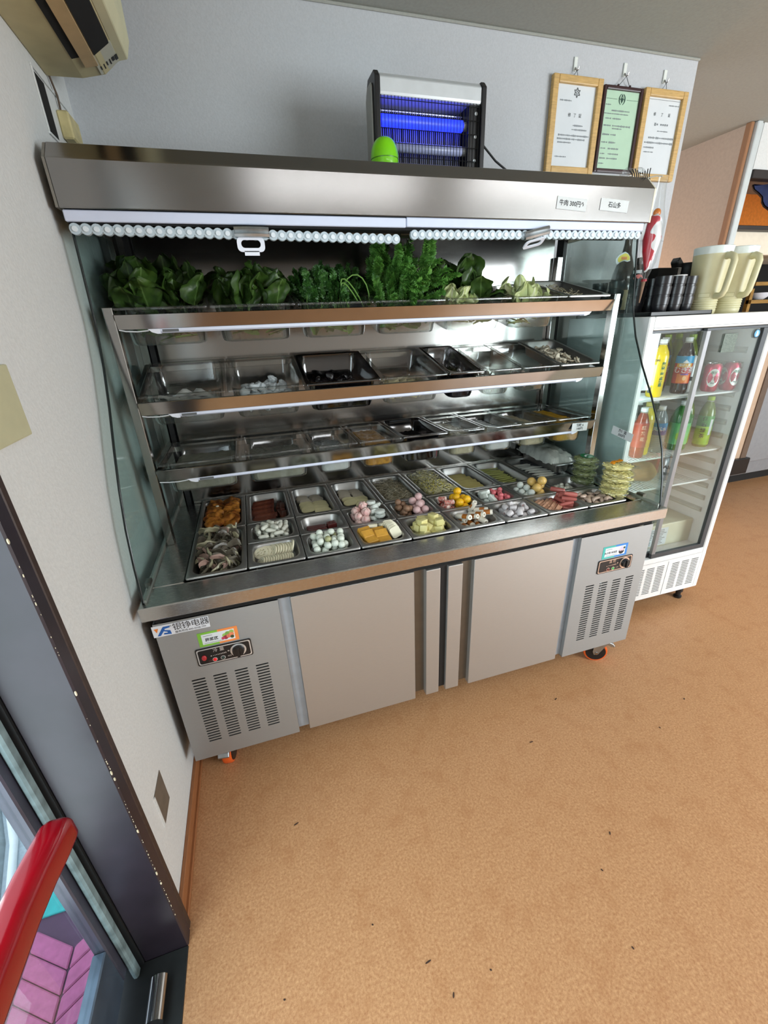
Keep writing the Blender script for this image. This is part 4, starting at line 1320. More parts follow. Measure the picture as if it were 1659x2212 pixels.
def chik(L, r, pointed=False):
    b_ = MB()
    n_ = 14
    pts = [((j / n_ - 0.5) * L, 0.003 * math.sin(j * 0.24), 0.002 * math.cos(j * 0.3)) for j in range(n_ + 1)]
    rs = [r * ((1 - 0.75 * j / n_) if pointed else 1) * (0.86 if j in (0, n_) else 1) for j in range(n_ + 1)]
    b_.tube(pts, rs, 16, False)
    inn = [(p[0], p[1], p[2]) for p in pts]
    b_.tube(inn, [q * 0.38 for q in rs], 10, False)
    for e in (0, n_):
        a = b_.v[e * 16:(e + 1) * 16]
    k = len(b_.v)
    base2 = (n_ + 1) * 16
    return b_, n_, base2


def chik_mesh(L, r, lo_, hi_):
    b_ = MB()
    n_ = 14
    prof = []
    for j in range(n_ + 1):
        prof.append(((j / n_ - 0.5) * L, r * (0.9 if j in (0, n_) else 1)))
    rings = [[(x, rr * math.cos(2 * math.pi * q / 16) + 0.0022 * math.sin(x * 60), rr * math.sin(2 * math.pi * q / 16)) for q in range(16)] for x, rr in [(-L / 2 + 0.008, r * 0.36), (-L / 2, r * 0.4)] + prof + [(L / 2, r * 0.4), (L / 2 - 0.008, r * 0.36)]]
    b_.loft(rings, True, True)
    return b_.mesh('tube', [f_chik, f_chikb], 50, mids=lambda p: 1 if lo_ * L < p.center.x < hi_ * L and (p.center.z > -r * 0.4) and math.hypot(p.center.y, p.center.z) > r * 0.7 else 0)


ck = [(chik_mesh(0.066, 0.0105, -0.36, 0.02), [((t * 0.022, 0, 0), 0.0105) for t in (-1, -.5, 0, .5, 1)]), (chik_mesh(0.052, 0.0095, -0.28, 0.05), [((t * 0.017, 0, 0), 0.0095) for t in (-1, -.5, 0, .5, 1)])]
drop(P, 6, ck, 'fish_paste_tube', 'white fish paste tube low in its front pan', 'fish cake tube', 'fish paste tubes, lower layer', seed=3, tries=20)
for (x, y, z, rz, ry, k) in ((-0.036, 0.004, 0.003, 104, 14, 0), (-0.006, -0.004, 0.002, 112, 18, 1), (0.014, 0.0, 0.006, 116, 14, 0), (0.045, 0.004, 0.006, 150, 6, 0), (0.02, 0.045, 0.018, 95, 62, 1), (0.05, 0.035, 0.004, 140, 8, 1)):
    put('fish_paste_tube', ck[k][0], P[0] @ T(x, y, z) @ RZ(rz) @ RY(ry), 'browned white fish paste tube lying on top in its front pan', 'fish cake tube', 'fish paste tubes on top')
# column 6
P = cpan(6, 'b', 0.05, 'back steel pan of flat pale bamboo strips')
bs = [lumpy(MB().prism([(-0.052, -0.013), (0.050, -0.015), (0.053, 0.013), (-0.05, 0.015)], 'z', -0.0035, 0.0035), f_bamb, 'bstrip', 0.0012, 30, i, 40, 0.001) for i in range(2)]
for k in range(10):
    put('bamboo_strip', bs[k % 2], P[0] @ T(-0.006 + rnd.uniform(-.006, .006), 0.104 - k * 0.0225, -0.034 + 0.005 * (k % 2) + 0.0008 * k) @ RZ(rnd.uniform(-9, 9)) @ RX(11), 'flat pale bamboo strip in the back steel pan', 'bamboo strip', 'bamboo strips')
P = cpan(6, 'm', 0.036, 'steel pan of white fish wedges and pink sausage chunks')
wd = []
for i in range(2):
    me = MB().prism([(-0.024, 0), (-0.012, -0.010), (0.012, -0.011), (0.026, -0.004), (0.018, 0.008), (-0.010, 0.010)], 'z', -0.009, 0.009).mesh('wdg', f_white, 40, 0.003, 2)
    wd.append((jitter(me, 0.001, 40, i), [((-0.012, 0, 0), 0.0095), ((0, 0, 0), 0.0105), ((0.012, 0, 0), 0.0095)]))
pl = drop(P, 9, wd, 'white_fish_wedge', 'greyish white fish cake wedge at the left of its pan', 'fish cake', 'white fish wedges', xr=(-1, 0.02), seed=6, tilt=35)
drop(P, 18, caps('pchunk', f_pinkc, 0.017, 0.0098, 3, 0, 0.0005, 0.85), 'pink_sausage_chunk', 'pink sausage chunk heaped at the right of its pan', 'sausage', 'pink sausage chunks', xr=(-0.1, 1), placed=pl, seed=8, tilt=50)
P = cpan(6, 'f', 0.040, 'front steel pan of whitish squid rings and tubes')
sq = [(lumpy(MB().loft([[(x, rr * math.cos(2 * math.pi * q / 14), rr * math.sin(2 * math.pi * q / 14)) for q in range(14)] for x, rr in ((-0.011, 0.0045), (-0.012, 0.009), (-0.009, 0.0115), (0.008, 0.0115), (0.0125, 0.0085), (0.012, 0.0048), (0.008, 0.004))]), f_squid, 'sq', 0.0012, 70, i), [((-0.004, 0, 0), 0.0112), ((0.004, 0, 0), 0.0112)]) for i in range(2)]
sqc = MB().cyl((0.0098, 0, 0), (0.0105, 0, 0), 0.0044, n=10).mesh('sqcore', f_squidp)
placed_before = set(bpy.data.objects)
drop(P, 26, sq, 'squid_tube', 'whitish squid tube piece in the front pan', 'squid', 'squid tubes', seed=9, tilt=60)
for o in [q for q in bpy.data.objects if q not in placed_before and q.name.startswith('squid_tube')]:
    c_ = link('core', sqc, o, M=wmat(o))
# column 7
P = cpan(7, 'b', 0.05, 'back steel pan of thin green stems')
gs = [lumpy(MB().tube([(-0.056, 0, 0), (-0.02, 0.001 * i, 0.0008), (0.02, -0.001, 0.001), (0.056, 0.001, 0)], 0.0032, 7), f_stem, 'gstem', 0.0006, 40, i) for i in range(3)]
for k in range(34):
    put('vegetable_stick', gs[k % 3], P[0] @ T(-0.004 + rnd.uniform(-.008, .008), 0.104 - (k % 26) * 0.0084, -0.034 + (0.008 if k >= 26 else 0) + 0.002 * (k % 3)) @ RZ(-12 + (k % 26) * 0.9 + rnd.uniform(-5, 5)) @ RY(rnd.uniform(-3, 3)), 'thin green stem in the back steel pan', 'green stem', 'green stems')
P = cpan(7, 'm', 0.036, 'steel pan of white balls and golden balls')
pl = drop(P, 8, balls('wball', f_white, 0.0148, 2, 0.0004), 'white_fish_ball', 'white fish ball at the left of its steel pan', 'fish ball', 'white fish balls', xr=(-1, 0.0), seed=2)
drop(P, 7, balls('gball', f_gold, 0.0188, 3, 0.0012), 'golden_ball', 'golden brown ball heaped at the right of its steel pan', 'fish ball', 'golden balls', xr=(-0.25, 1), placed=pl, seed=3)
P = cpan(7, 'f', 0.036, 'front steel pan of ham strips and red sausages')
hs = cubes('ham', f_ham, 0.050, 0.010, 0.013, 2, 0.0015, 0.0008)[0][0]
for k in range(7):
    put('ham_strip', hs, P[0] @ T(-0.05 + 0.006 * (k % 2), 0.048 - k * 0.0155, -0.014 + 0.004 * (k % 2)) @ RZ(30 + rnd.uniform(-5, 5)) @ RX(20), 'pale pink ham strip at the left edge of its front pan', 'ham strip', 'ham strips, left row')
for k in range(7):
    put('ham_strip', hs, P[0] @ T(-0.018 + 0.004 * (k % 2), 0.034 - k * 0.0135, -0.010 + 0.003 * (k % 2)) @ RZ(36 + rnd.uniform(-5, 5)) @ RX(20), 'pale pink ham strip beside the red sausages', 'ham strip', 'ham strips, right row')
sg = []
for i in range(2):
    me = lumpy(MB().tube([(-0.030, 0, 0), (-0.027, 0, 0), (-0.01, 0.001, 0), (0.010, 0.001, 0), (0.024, 0, 0), (0.0255, 0, 0)], [0.002, 0.0065, 0.0088, 0.0098, 0.0092, 0.002], 12), f_saus, 'saus', 0.0007, 50, i, 40)
    sg.append((me, [((t * 0.017, 0, 0), 0.0088) for t in (-1, -.5, 0, .5, 1)]))
drop(P, 14, sg, 'red_sausage_half', 'reddish sausage piece at the right of its front pan', 'sausage', 'reddish sausage pieces', xr=(0.02, 1), seed=5, tilt=20)
# column 8
P = cpan(8, 'b', 0.05, 'back steel pan holding white strips in a clear bag')
f_enoki = mat('white_strip', (206, 206, 196), 0.35, 0, 0.06)
es = [lumpy(MB().tube([(-0.05, 0.004 * i, 0), (-0.02, 0, 0.002), (0.02, 0.003, 0), (0.052, -0.003 * i, 0.001)], [0.003, 0.0065, 0.0065, 0.003], 8), f_enoki, 'wst', 0.0014, 40, i) for i in range(3)]
for k in range(20):
    put('white_strip', es[k % 3], P[0] @ T(0.0 + rnd.uniform(-.008, .008), 0.085 - k * 0.0105, -0.014 + 0.003 * (k % 3) - (0.006 if k < 6 else 0)) @ RZ(rnd.uniform(-14, 10)), 'soft white strip inside the clear bag in the back pan', 'white strip', 'white strips in the clear bag')


def crumple(w, l, h, m, name, amp, nx=22, ny=26, seed=0, spikes=0.0):
    """a closed bag-like sheet, puffed and creased"""
    b_ = MB()
    top = []
    for j in range(ny + 1):
        row = []
        for i in range(nx + 1):
            u, v = i / nx * 2 - 1, j / ny * 2 - 1
            e = max(0, 1 - abs(u) ** 4) * max(0, 1 - abs(v) ** 4)
            z = h * (0.15 + 0.85 * e ** 0.5)
            row.append((u * w / 2, v * l / 2, z))
        top.append(row)
    b_.loft(top, False, False, closed=False)
    me = b_.mesh(name, m, 80)
    jitter(me, amp, 26, seed)
    jitter(me, amp * 0.7, 70, seed + 5)
    return me


tag(link('clear_bag', crumple(0.14, 0.27, 0.016, film, 'clear_bag', 0.006, seed=2), M=P[0] @ T(0, 0.012, -0.012)), 'crumpled clear bag over the white strips in the back pan', 'bag')
P = cpan(8, 'm', 0.040, 'steel pan of short white cylinders, mostly empty')
drop(P, 15, caps('wcyl', f_rice, 0.016, 0.0085, 2, 0, 0.0003, 0.9), 'white_cylinder', 'short white cylinder at the left of the nearly empty pan', 'fish cake', 'short white cylinders', xr=(-1, 0.1), seed=4, tilt=40)
drop(P, 3, caps('wcyl2', f_rice, 0.020, 0.0085, 1, 0, 0.0003, 0.95), 'white_cylinder', 'stray white cylinder at the right of the nearly empty pan', 'fish cake', 'stray white cylinders', xr=(0.15, 1), seed=7, tilt=80)
P = cpan(8, 'f', 0.036, 'front steel pan of pale shrimp pieces, beside the noodle cakes')
sh_ = []
for i in range(4):
    me = lumpy(MB().tube([(-0.018, 0.006, 0), (-0.008, 0, 0.003), (0.004, -0.001, 0.004), (0.014, 0.006, 0.002), (0.016, 0.013, 0)], [0.004, 0.008, 0.0085, 0.007, 0.003], 9), f_shr, 'shr', 0.005, 55, i * 2.2)
    sh_.append((me, [((-0.01, 0.001, 0.002), 0.0078), ((0.002, 0, 0.003), 0.008), ((0.013, 0.006, 0.001), 0.007)]))
drop(P, 26, sh_, 'shrimp_piece', 'pale peeled shrimp piece in the last front pan', 'shrimp', 'pale shrimp pieces', seed=6, tilt=30)

# raised pan with bagged noodles and the noodle cakes at the right end
M = T(1.705, 0.615, HC + 0.052)
rpn = pan(M, 0.112, 0.315, 0.052, steel_pan, 'deep_steel_pan', 'deep steel pan of bagged white noodles raised at the back right', None, r=0.02)
MB().box(1.655, 1.752, 0.47, 0.765, HC - 0.06, HC - 0.002).build('pan_stand', void, rpn)
nb_ = jitter(crumple(0.125, 0.28, 0.06, mat('bagged_noodle', (196, 198, 188), 0.35, 0, 0.08, 60, (1, 12, 1), bump=0.3), 'noodle_bag', 0.008, seed=9), 0.004, 110, 4)
nbo = tag(link('noodle_bag', nb_, M=M @ T(0.0, 0.0, -0.016)), 'plump clear bag of white noodles in the raised deep pan', 'bag')
link('film', crumple(0.125, 0.29, 0.068, film, 'film', 0.012, seed=4), nbo, M=M @ T(0.0, 0.0, -0.016))


def noodle_cake(r, h, m, seed):
    rg = random.Random(seed)
    b_ = MB()
    for k in range(150):
        a0, rr = rg.uniform(0, 6.283), r * math.sqrt(rg.uniform(0.02, 1))
        z = rg.uniform(-h / 2, h / 2) * (1 - 0.35 * (rr / r) ** 2)
        c0 = Vector((math.cos(a0) * rr * 0.8, math.sin(a0) * rr * 0.8, z))
        q = rg.uniform(0.006, 0.012)
        s0 = rg.uniform(0, 6)
        b_.tube([(c0.x + q * math.cos(s0 + t * 1.1) * (1 + 0.1 * t), c0.y + q * math.sin(s0 + t * 1.1), c0.z + 0.002 * math.sin(t * 2.2)) for t in range(5)], 0.0022, 4, False)
    b_.lathe([(0.002, -h * 0.36), (r * 0.72, -h * 0.34), (r * 0.82, 0), (r * 0.72, h * 0.3), (0.002, h * 0.34)], (0, 0, 0), 18)
    return b_.mesh('noodle', m, 60)


def noodle_stack(x, y, n_, m, wrapname, lab, grp, label_col, tilt, txtcol, r=0.058, h=0.027):
    for k in range(n_):
        M = T(x + rnd.uniform(-.004, .004), y + rnd.uniform(-.004, .004), HC + 0.016 + k * h) @ RZ(rnd.uniform(0, 360)) @ RX(rnd.uniform(-4, 4) + tilt)
        pos = ('at the bottom of', 'second from the bottom in', 'third from the bottom in', 'fourth from the bottom in', 'fifth from the bottom in')[k] if k < n_ - 1 else 'on top of'
        t = tag(link('noodle_cake', noodle_cake(r, h, m, k + n_), M=M), lab % pos, 'noodles', grp)
        w_ = MB().lathe([(r * .86, -h * .46), (r * 1.04, -h * .1), (r * 1.03, h * .2), (r * .86, h * .46), (0.004, h * .5)], (0, 0, 0), 26, False, True).mesh('wrap', film, 70)
        jitter(w_, 0.004, 40, k + x)
        link('cellophane_wrap', w_, t, M=M)
        tl = MB()
        for s_ in (-1, 1):
            g = [[(s_ * (r * 0.9 + 0.03 * a / 5), (q - 3) * 0.004 * (1 + a * 0.5), 0.004 * math.sin(q * 2 + a)) for q in range(7)] for a in range(6)]
            tl = MB()
            tl.loft(g, False, False, closed=False)
            link('wrap_tail', jitter(tl.mesh('wt', film, 70), 0.004, 60, k), t, M=M)
        if k == n_ - 1:
            Mt = T(x, y, HC + 0.016 + k * h + h * 0.56) @ RZ(24) @ RX(tilt)
            if txtcol:
                br = MB()
                for q in range(7):
                    bx_ = -0.034 + q * 0.011
                    bz_ = 0.012 + 0.005 * math.sin(q * 0.9)
                    br.tube([(bx_ - 0.004, bz_ + 0.006, 0.0015), (bx_ + 0.003, bz_ + 0.007, 0.0018), (bx_ - 0.001, bz_ - 0.001, 0.0018), (bx_ + 0.004, bz_ - 0.007, 0.0015)], 0.0021, 5)
                    if q % 2:
                        br.tube([(bx_ - 0.005, bz_ - 0.001, 0.0018), (bx_ + 0.006, bz_ + 0.001, 0.0018)], 0.0018, 5)
                link('wrapper_strokes', br.mesh('ws', txtcol, 60), t, M=Mt)
            else:
                MB_ = MB().lathe([(0.0, 0), (r * 0.55, 0.0006), (r * 0.56, 0.0)], (0, 0, 0), 20)
                o = link('wrapper_print', MB_.mesh('wp', label_col), t, M=Mt)
                fp = MB().prism([(-0.02, -0.006), (0.0, 0.004), (0.026, 0.002), (0.006, 0.010), (-0.012, 0.008)], 'z', 0.0006, 0.001)
                link('wrapper_mark', fp.mesh('wm', paper), t, M=Mt)


nd_y = mat('yellow_noodle', (236, 224, 150), 0.5, 0, 0.08)
nd_g = mat('green_noodle', (124, 134, 82), 0.5, 0, 0.15)
noodle_stack(1.700, 0.335, 4, nd_g, 'g', 'green noodle cake in cellophane, %s its stack by the glass', 'green noodle cakes', mat('green_print', (30, 112, 66), 0.4), 4, None, 0.050, 0.030)
noodle_stack(1.722, 0.185, 5, nd_y, 'y', 'yellow noodle cake in cellophane, %s its stack by the glass', 'yellow noodle cakes', None, 6, mat('orange_print', (224, 142, 20), 0.4), 0.058, 0.0255)
# ------------------------------------------------------------ pans and food on the three shelves
def spans(shelf, edges):
    zf, sl = SH[shelf]
    ang = math.degrees(math.atan(sl))
    L = 0.318
    for x0, x1 in zip(edges[:-1], edges[1:]):
        w = x1 - x0 - 0.005
        c = Vector(((x0 + x1) / 2, 0.384 + L / 2 * math.cos(R(ang)), zf + 0.001 + L / 2 * math.sin(R(ang))))
        yield T(*c) @ RX(ang), w, L


E1 = (0.040, 0.297, 0.553, 0.805, 1.060, 1.316, 1.550, 1.741)
E2 = (0.047, 0.305, 0.554, 0.819, 1.072, 1.222, 1.379, 1.551, 1.740)
E3 = (0.052, 0.309, 0.554, 0.722, 0.890, 1.078, 1.237, 1.403, 1.568, 1.741)
SP1 = list(spans(0, E1))
SP2 = list(spans(1, E2))
SP3 = list(spans(2, E3))
lab1 = ['clear top shelf pan of spinach nearest the wall', 'clear top shelf pan of spinach, second from the wall', 'clear top shelf pan of parsley', 'clear top shelf pan heaped with feathery greens',
        'clear top shelf pan of spinach and pale cabbage', 'clear top shelf pan of pale cabbage pieces', 'steel top shelf pan of thin enoki']
for i, (M, w, l) in enumerate(SP1):
    pan(M, w, l, 0.112 if i < 6 else 0.065, pan_cl if i < 6 else steel_pan, 'plastic_pan' if i < 6 else 'steel_pan', lab1[i], 'pans on the top shelf', taper=0.014, rim=0.013)
lab2 = ['clear middle shelf pan with white noodle sheets, nearest the wall', 'clear middle shelf pan of crumpled white fungus', 'smoked middle shelf pan of black fungus', 'clear middle shelf pan of cream dried curd',
        'smoked middle shelf pan of dark kelp', 'clear middle shelf pan with few white slices', 'clear middle shelf pan with white rings', 'steel middle shelf pan of sliced mushrooms']
for i, (M, w, l) in enumerate(SP2):
    m = steel_pan if i == 7 else (pan_dk if i in (2, 4) else pan_cl)
    pan(M, w, l, 0.108 if i < 7 else 0.05, m, 'steel_pan' if i == 7 else 'plastic_pan', lab2[i], 'pans on the middle shelf', taper=0.014, rim=0.013)
lab3 = ['clear lower shelf pan under film, nearest the wall', 'clear lower shelf pan under film, second from the wall', 'clear lower shelf pan of film-covered white strips', 'clear lower shelf pan of golden sweetcorn under film',
        'smoked lower shelf pan of black vegetable', 'clear lower shelf pan of pale crumbs', 'clear lower shelf pan of white strips', 'clear lower shelf pan of pale noodles', 'clear lower shelf pan of yellow corn at the glass end']
for i, (M, w, l) in enumerate(SP3):
    pan(M, w, l, 0.108, pan_dk if i == 4 else pan_cl, 'plastic_pan', lab3[i], 'pans on the lower shelf', taper=0.014, rim=0.013)

leafg = bpy.data.materials.new('spinach_leaf')
leafg.use_nodes = True


def leaf_mat(name, dark, light, rib):
    if name in MATS:
        return MATS[name]
    m = mat(name, dark, 0.42, 0, 0.1, 30, col2=light)
    n, l = m.node_tree.nodes, m.node_tree.links
    b = n['Principled BSDF']
    old = b.inputs['Base Color'].links[0].from_socket
    tc = n.new('ShaderNodeTexCoord')
    sp = n.new('ShaderNodeSeparateXYZ')
    l.new(tc.outputs['Object'], sp.inputs[0])
    ab = n.new('ShaderNodeMath')
    ab.operation = 'ABSOLUTE'
    l.new(sp.outputs['X'], ab.inputs[0])
    mr = n.new('ShaderNodeMapRange')
    mr.inputs[1].default_value = 0.0009
    mr.inputs[2].default_value = 0.0030
    l.new(ab.outputs[0], mr.inputs[0])
    mx = n.new('ShaderNodeMix')
    mx.data_type = 'RGBA'
    l.new(mr.outputs[0], mx.inputs[0])
    [x for x in mx.inputs if x.name == 'A' and x.type == 'RGBA'][0].default_value = (*lin(rib), 1)
    l.new(old, [x for x in mx.inputs if x.name == 'B' and x.type == 'RGBA'][0])
    l.new([x for x in mx.outputs if x.type == 'RGBA'][0], b.inputs['Base Color'])
    return m


bpy.data.materials.remove(leafg)
spin = leaf_mat('spinach_leaf', (34, 56, 20), (60, 88, 32), (86, 114, 58))
stemg = mat('green_leaf_stem', (112, 152, 74), 0.4, 0, 0.1)
cabb = leaf_mat('cabbage_leaf', (186, 200, 132), (208, 212, 160), (226, 226, 196))
sprig_m = mat('parsley_green', (36, 72, 26), 0.5, 0, 0.2, 60, col2=(62, 108, 42))
chrys_m = mat('feathery_green', (62, 116, 42), 0.5, 0, 0.2, 60, col2=(104, 156, 66))


def leaf_mesh(L, Wd, curl, bend, m, seed, wav=0.004, stem=0.25):
    nu, nv = 10, 16
    top = []
    for j in range(nv + 1):
        t = j / nv
        row = []
        if t < stem:
            wv = 0.0032
        else:
            q = (t - stem) / (1 - stem)
            wv = Wd * (math.sin(math.pi * min(1, q * 0.86 + 0.1)) ** 0.7) * (1 if q < 0.97 else 0.45)
        zb = bend * t * t
        for i in range(nu + 1):
            u = i / nu * 2 - 1
            row.append((u * wv, t * L, zb - curl * abs(u) ** 1.5 * wv + wav * math.sin(u * 5 + t * 9 + seed) * abs(u) * (t > stem)))
        top.append(row)
    b_ = MB()
    b_.loft(top + [[(x, y, z - 0.0011) for x, y, z in r] for r in reversed(top)], True, True, closed=False)
    return b_.mesh('leaf', m, 80)


SPL = [leaf_mesh(0.13, 0.052, -0.4, 0.03, spin, 1, 0.008), leaf_mesh(0.14, 0.046, 0.35, -0.04, spin, 2, 0.008), leaf_mesh(0.115, 0.056, 0.5, 0.05, spin, 3, 0.009), leaf_mesh(0.13, 0.05, -0.25, -0.05, spin, 4, 0.009)]
for q_, me_ in enumerate(SPL):
    jitter(me_, 0.011, 30, q_ * 3.0)
    jitter(me_, 0.005, 80, q_)


def leafy(P, n_, meshes, name, label, cat, piece, seed, hmin, hmax, lean=42, xr=(-1, 1), yr=(-1, 1), zlo=-0.06, tw=180, fan=30):
    rg = random.Random(seed)
    M, w, l = P
    t = thing(name, label, cat, (0, 0, 0))
    t.location = (M @ Vector((0, 0, -0.09)))
    for k in range(n_):
        x = (rg.uniform(*xr)) * (w / 2 - 0.045)
        y = (rg.uniform(*yr)) * (l / 2 - 0.075)
        me = meshes[k % len(meshes)]
        Mk = M @ T(x, y, zlo + rg.uniform(0, 0.02)) @ RX(-math.degrees(math.atan(SH[0][1]))) @ RZ(rg.uniform(-tw, tw)) @ RX(90 - rg.uniform(0, lean)) @ RY(rg.uniform(-fan, fan))
        sc = rg.uniform(hmin, hmax)
        link(piece, me, t, M=Mk @ Matrix.Scale(sc, 4))
    return t


def bottom_leaves(P, t, m, n_, seed, d=0.104):
    rg = random.Random(seed)
    M, w, l = P
    b_ = MB()
    for k in range(n_):
        b_.m = T(rg.uniform(-1, 1) * (w / 2 - 0.05), rg.uniform(-1, 1) * (l / 2 - 0.06), -d + rg.uniform(0, 0.045)) @ RZ(rg.uniform(0, 360)) @ RX(rg.uniform(-20, 20)) @ RY(rg.uniform(-30, 30))
        wv = rg.uniform(0.006, 0.02)
        g = [[(u * wv * math.sin(math.pi * (0.1 + 0.8 * q / 4)), (q - 2) * 0.018, 0.004 * u * u) for u in (-1, 0, 1)] for q in range(5)]
        b_.loft(g, False, False, closed=False)
    b_.m = Matrix.Identity(4)
    o = link('lower_leaves', b_.mesh('lower_leaves', m, 80), t, M=M)
    o['kind'] = 'stuff'


t = leafy(SP1[0], 46, SPL, 'spinach', 'dark green spinach leaves standing in the top shelf pan nearest the wall', 'spinach', 'leaf', 1, 0.85, 1.12, 46)
bottom_leaves(SP1[0], t, stemg, 90, 1)
t = leafy(SP1[1], 44, SPL, 'spinach', 'dark green spinach leaves standing in the second top shelf pan', 'spinach', 'leaf', 2, 0.8, 1.05, 55)
bottom_leaves(SP1[1], t, stemg, 90, 2)


def sprig_mesh(L, m, seed, nleaf, lobe, feather=False):
    rg = random.Random(seed)
    st, lf_ = MB(), MB()
    pts = [(0.004 * math.sin(k), L * k / 6, 0.012 * (k / 6) ** 2 * L / 0.1) for k in range(7)]
    st.tube(pts, [0.0018 - 0.0002 * k for k in range(7)], 5)
    b_ = MB()
    b_.v, b_.f = st.v, st.f
    ns = len(b_.f)
    for k in range(nleaf):
        t = 0.35 + 0.65 * k / (nleaf - 1)
        a = rg.uniform(-1.3, 1.3) if t < 0.95 else rg.uniform(-.3, .3)
        b_.m = T(0.003 * math.sin(t * 6), L * t, 0.012 * t * t) @ RZ(math.degrees(a)) @ RX(rg.uniform(-45, 60)) @ RY(rg.uniform(-40, 40))
        s_ = lobe * rg.uniform(0.7, 1.2)
        if feather:
            for q in range(7):
                bb = (q - 3) * 24
                m0 = b_.m
                b_.m = m0 @ RZ(bb)
                b_.add([(0, 0.2 * s_, 0), (0.16 * s_, s_ * 0.8, 0.1 * s_), (0, s_ * (1.25 - 0.1 * abs(q - 3)), 0), (-0.16 * s_, s_ * 0.8, -0.06 * s_)], [(0, 1, 2, 3)])
                b_.m = m0
        else:
            for q in (-1, 0, 1):
                m0 = b_.m
                b_.m = m0 @ RZ(q * 52)
                b_.add([(0, 0, 0), (0.34 * s_, 0.5 * s_, 0.1 * s_), (0.22 * s_, 0.95 * s_, 0), (0, 0.78 * s_, 0.05 * s_), (-0.22 * s_, 0.95 * s_, 0), (-0.34 * s_, 0.5 * s_, -0.05 * s_)], [(0, 1, 2, 3), (0, 3, 4, 5)])
                b_.m = m0
    b_.m = Matrix.Identity(4)
    me = b_.mesh('sprig', [stemg, m], None)
    for i, p in enumerate(me.polygons):
        p.material_index = 0 if i < ns else 1
    return me


PAR = [sprig_mesh(0.11, sprig_m, i, 34, 0.015) for i in range(4)]
CHR = [sprig_mesh(0.125, chrys_m, i, 40, 0.017, True) for i in range(4)]
t = leafy(SP1[2], 70, PAR, 'parsley', 'bushy dark parsley sprigs in the third top shelf pan', 'parsley', 'sprig', 3, 0.85, 1.15, 60, fan=45)
bottom_leaves(SP1[2], t, stemg, 110, 3)
tb2 = MB()
for k in range(3):
    tb2.tube([(0.03 + 0.05 * math.cos(a * 0.35 + k), -0.02 - 0.03 * k * 0.3, -0.02 + 0.085 * math.sin(a * 0.35) - 0.01 * k) for a in range(9)], 0.0022, 6)
link('arched_stem', tb2.mesh('arch', stemg, 60), t, M=SP1[2][0] @ T(0.05, -0.06, 0))
t = leafy(SP1[3], 78, CHR, 'feathery_greens', 'tall heap of feathery bright green leaves on the top shelf', 'greens', 'sprig', 4, 0.75, 1.1, 84, fan=50, yr=(-1.0, 1))
for k in range(20):
    rg = random.Random(50 + k)
    link('sprig', CHR[k % 4], t, M=SP1[3][0] @ T(rg.uniform(-0.08, 0.09), rg.uniform(-0.06, 0.08), 0.02 + rg.uniform(0, .03)) @ RZ(rg.uniform(0, 360)) @ RX(rg.uniform(20, 70)))
for k in range(12):
    rg = random.Random(90 + k)
    link('sprig', CHR[k % 4], t, M=SP1[3][0] @ T(rg.uniform(-0.02, 0.10), -0.06, 0.035 + rg.uniform(0, .02)) @ RZ(180 + rg.uniform(-40, 40)) @ RX(rg.uniform(-12, 20)))
bottom_leaves(SP1[3], t, stemg, 110, 4)
t = leafy(SP1[4], 16, SPL, 'spinach', 'dark green leaves at the back of the pan with pale cabbage', 'spinach', 'leaf', 5, 0.85, 1.15, 50, yr=(0.2, 1), xr=(-0.9, 1))
t2 = leafy(SP1[4], 8, SPL, 'spinach', 'dark green leaves at the right front of the pan with pale cabbage', 'spinach', 'leaf', 6, 0.7, 0.95, 60, yr=(-0.9, 0), xr=(0.3, 1))
CAB = [leaf_mesh(0.08, 0.026, 0.6, 0.02, cabb, 5, 0.008, 0.05), leaf_mesh(0.07, 0.03, -0.5, -0.02, cabb, 6, 0.008, 0.05), leaf_mesh(0.06, 0.024, 0.3, 0.02, cabb, 7, 0.008, 0.05)]
t = leafy(SP1[4], 20, CAB, 'cabbage', 'pale cut cabbage leaves at the front of the spinach pan', 'cabbage', 'leaf', 7, 0.9, 1.15, 75, xr=(-1, 0.2), yr=(-1, -0.1))
bottom_leaves(SP1[4], t, cabb, 60, 5)
t = leafy(SP1[5], 40, CAB, 'cabbage', 'pale cut cabbage leaves in the sixth top shelf pan', 'cabbage', 'leaf', 8, 0.8, 1.05, 85, yr=(-1, 0.3), zlo=-0.05)
bottom_leaves(SP1[5], t, cabb, 80, 6)
eno = mat('enoki', (196, 184, 152), 0.4, 0, 0.1)
strands((SP1[6][0], SP1[6][1], SP1[6][2], 0.06), 130, eno, 'enoki', 'tangle of thin enoki in the steel pan at the end of the top shelf', 0.05, 0.0011, -0.045, -0.018, 7, 0.6, margin=0.045)

# middle shelf
wf_ = mat('white_noodle_sheet', (206, 208, 204), 0.3, 0, 0.05)


def P4(P, d=0.10):
    return (P[0], P[1], P[2], d)


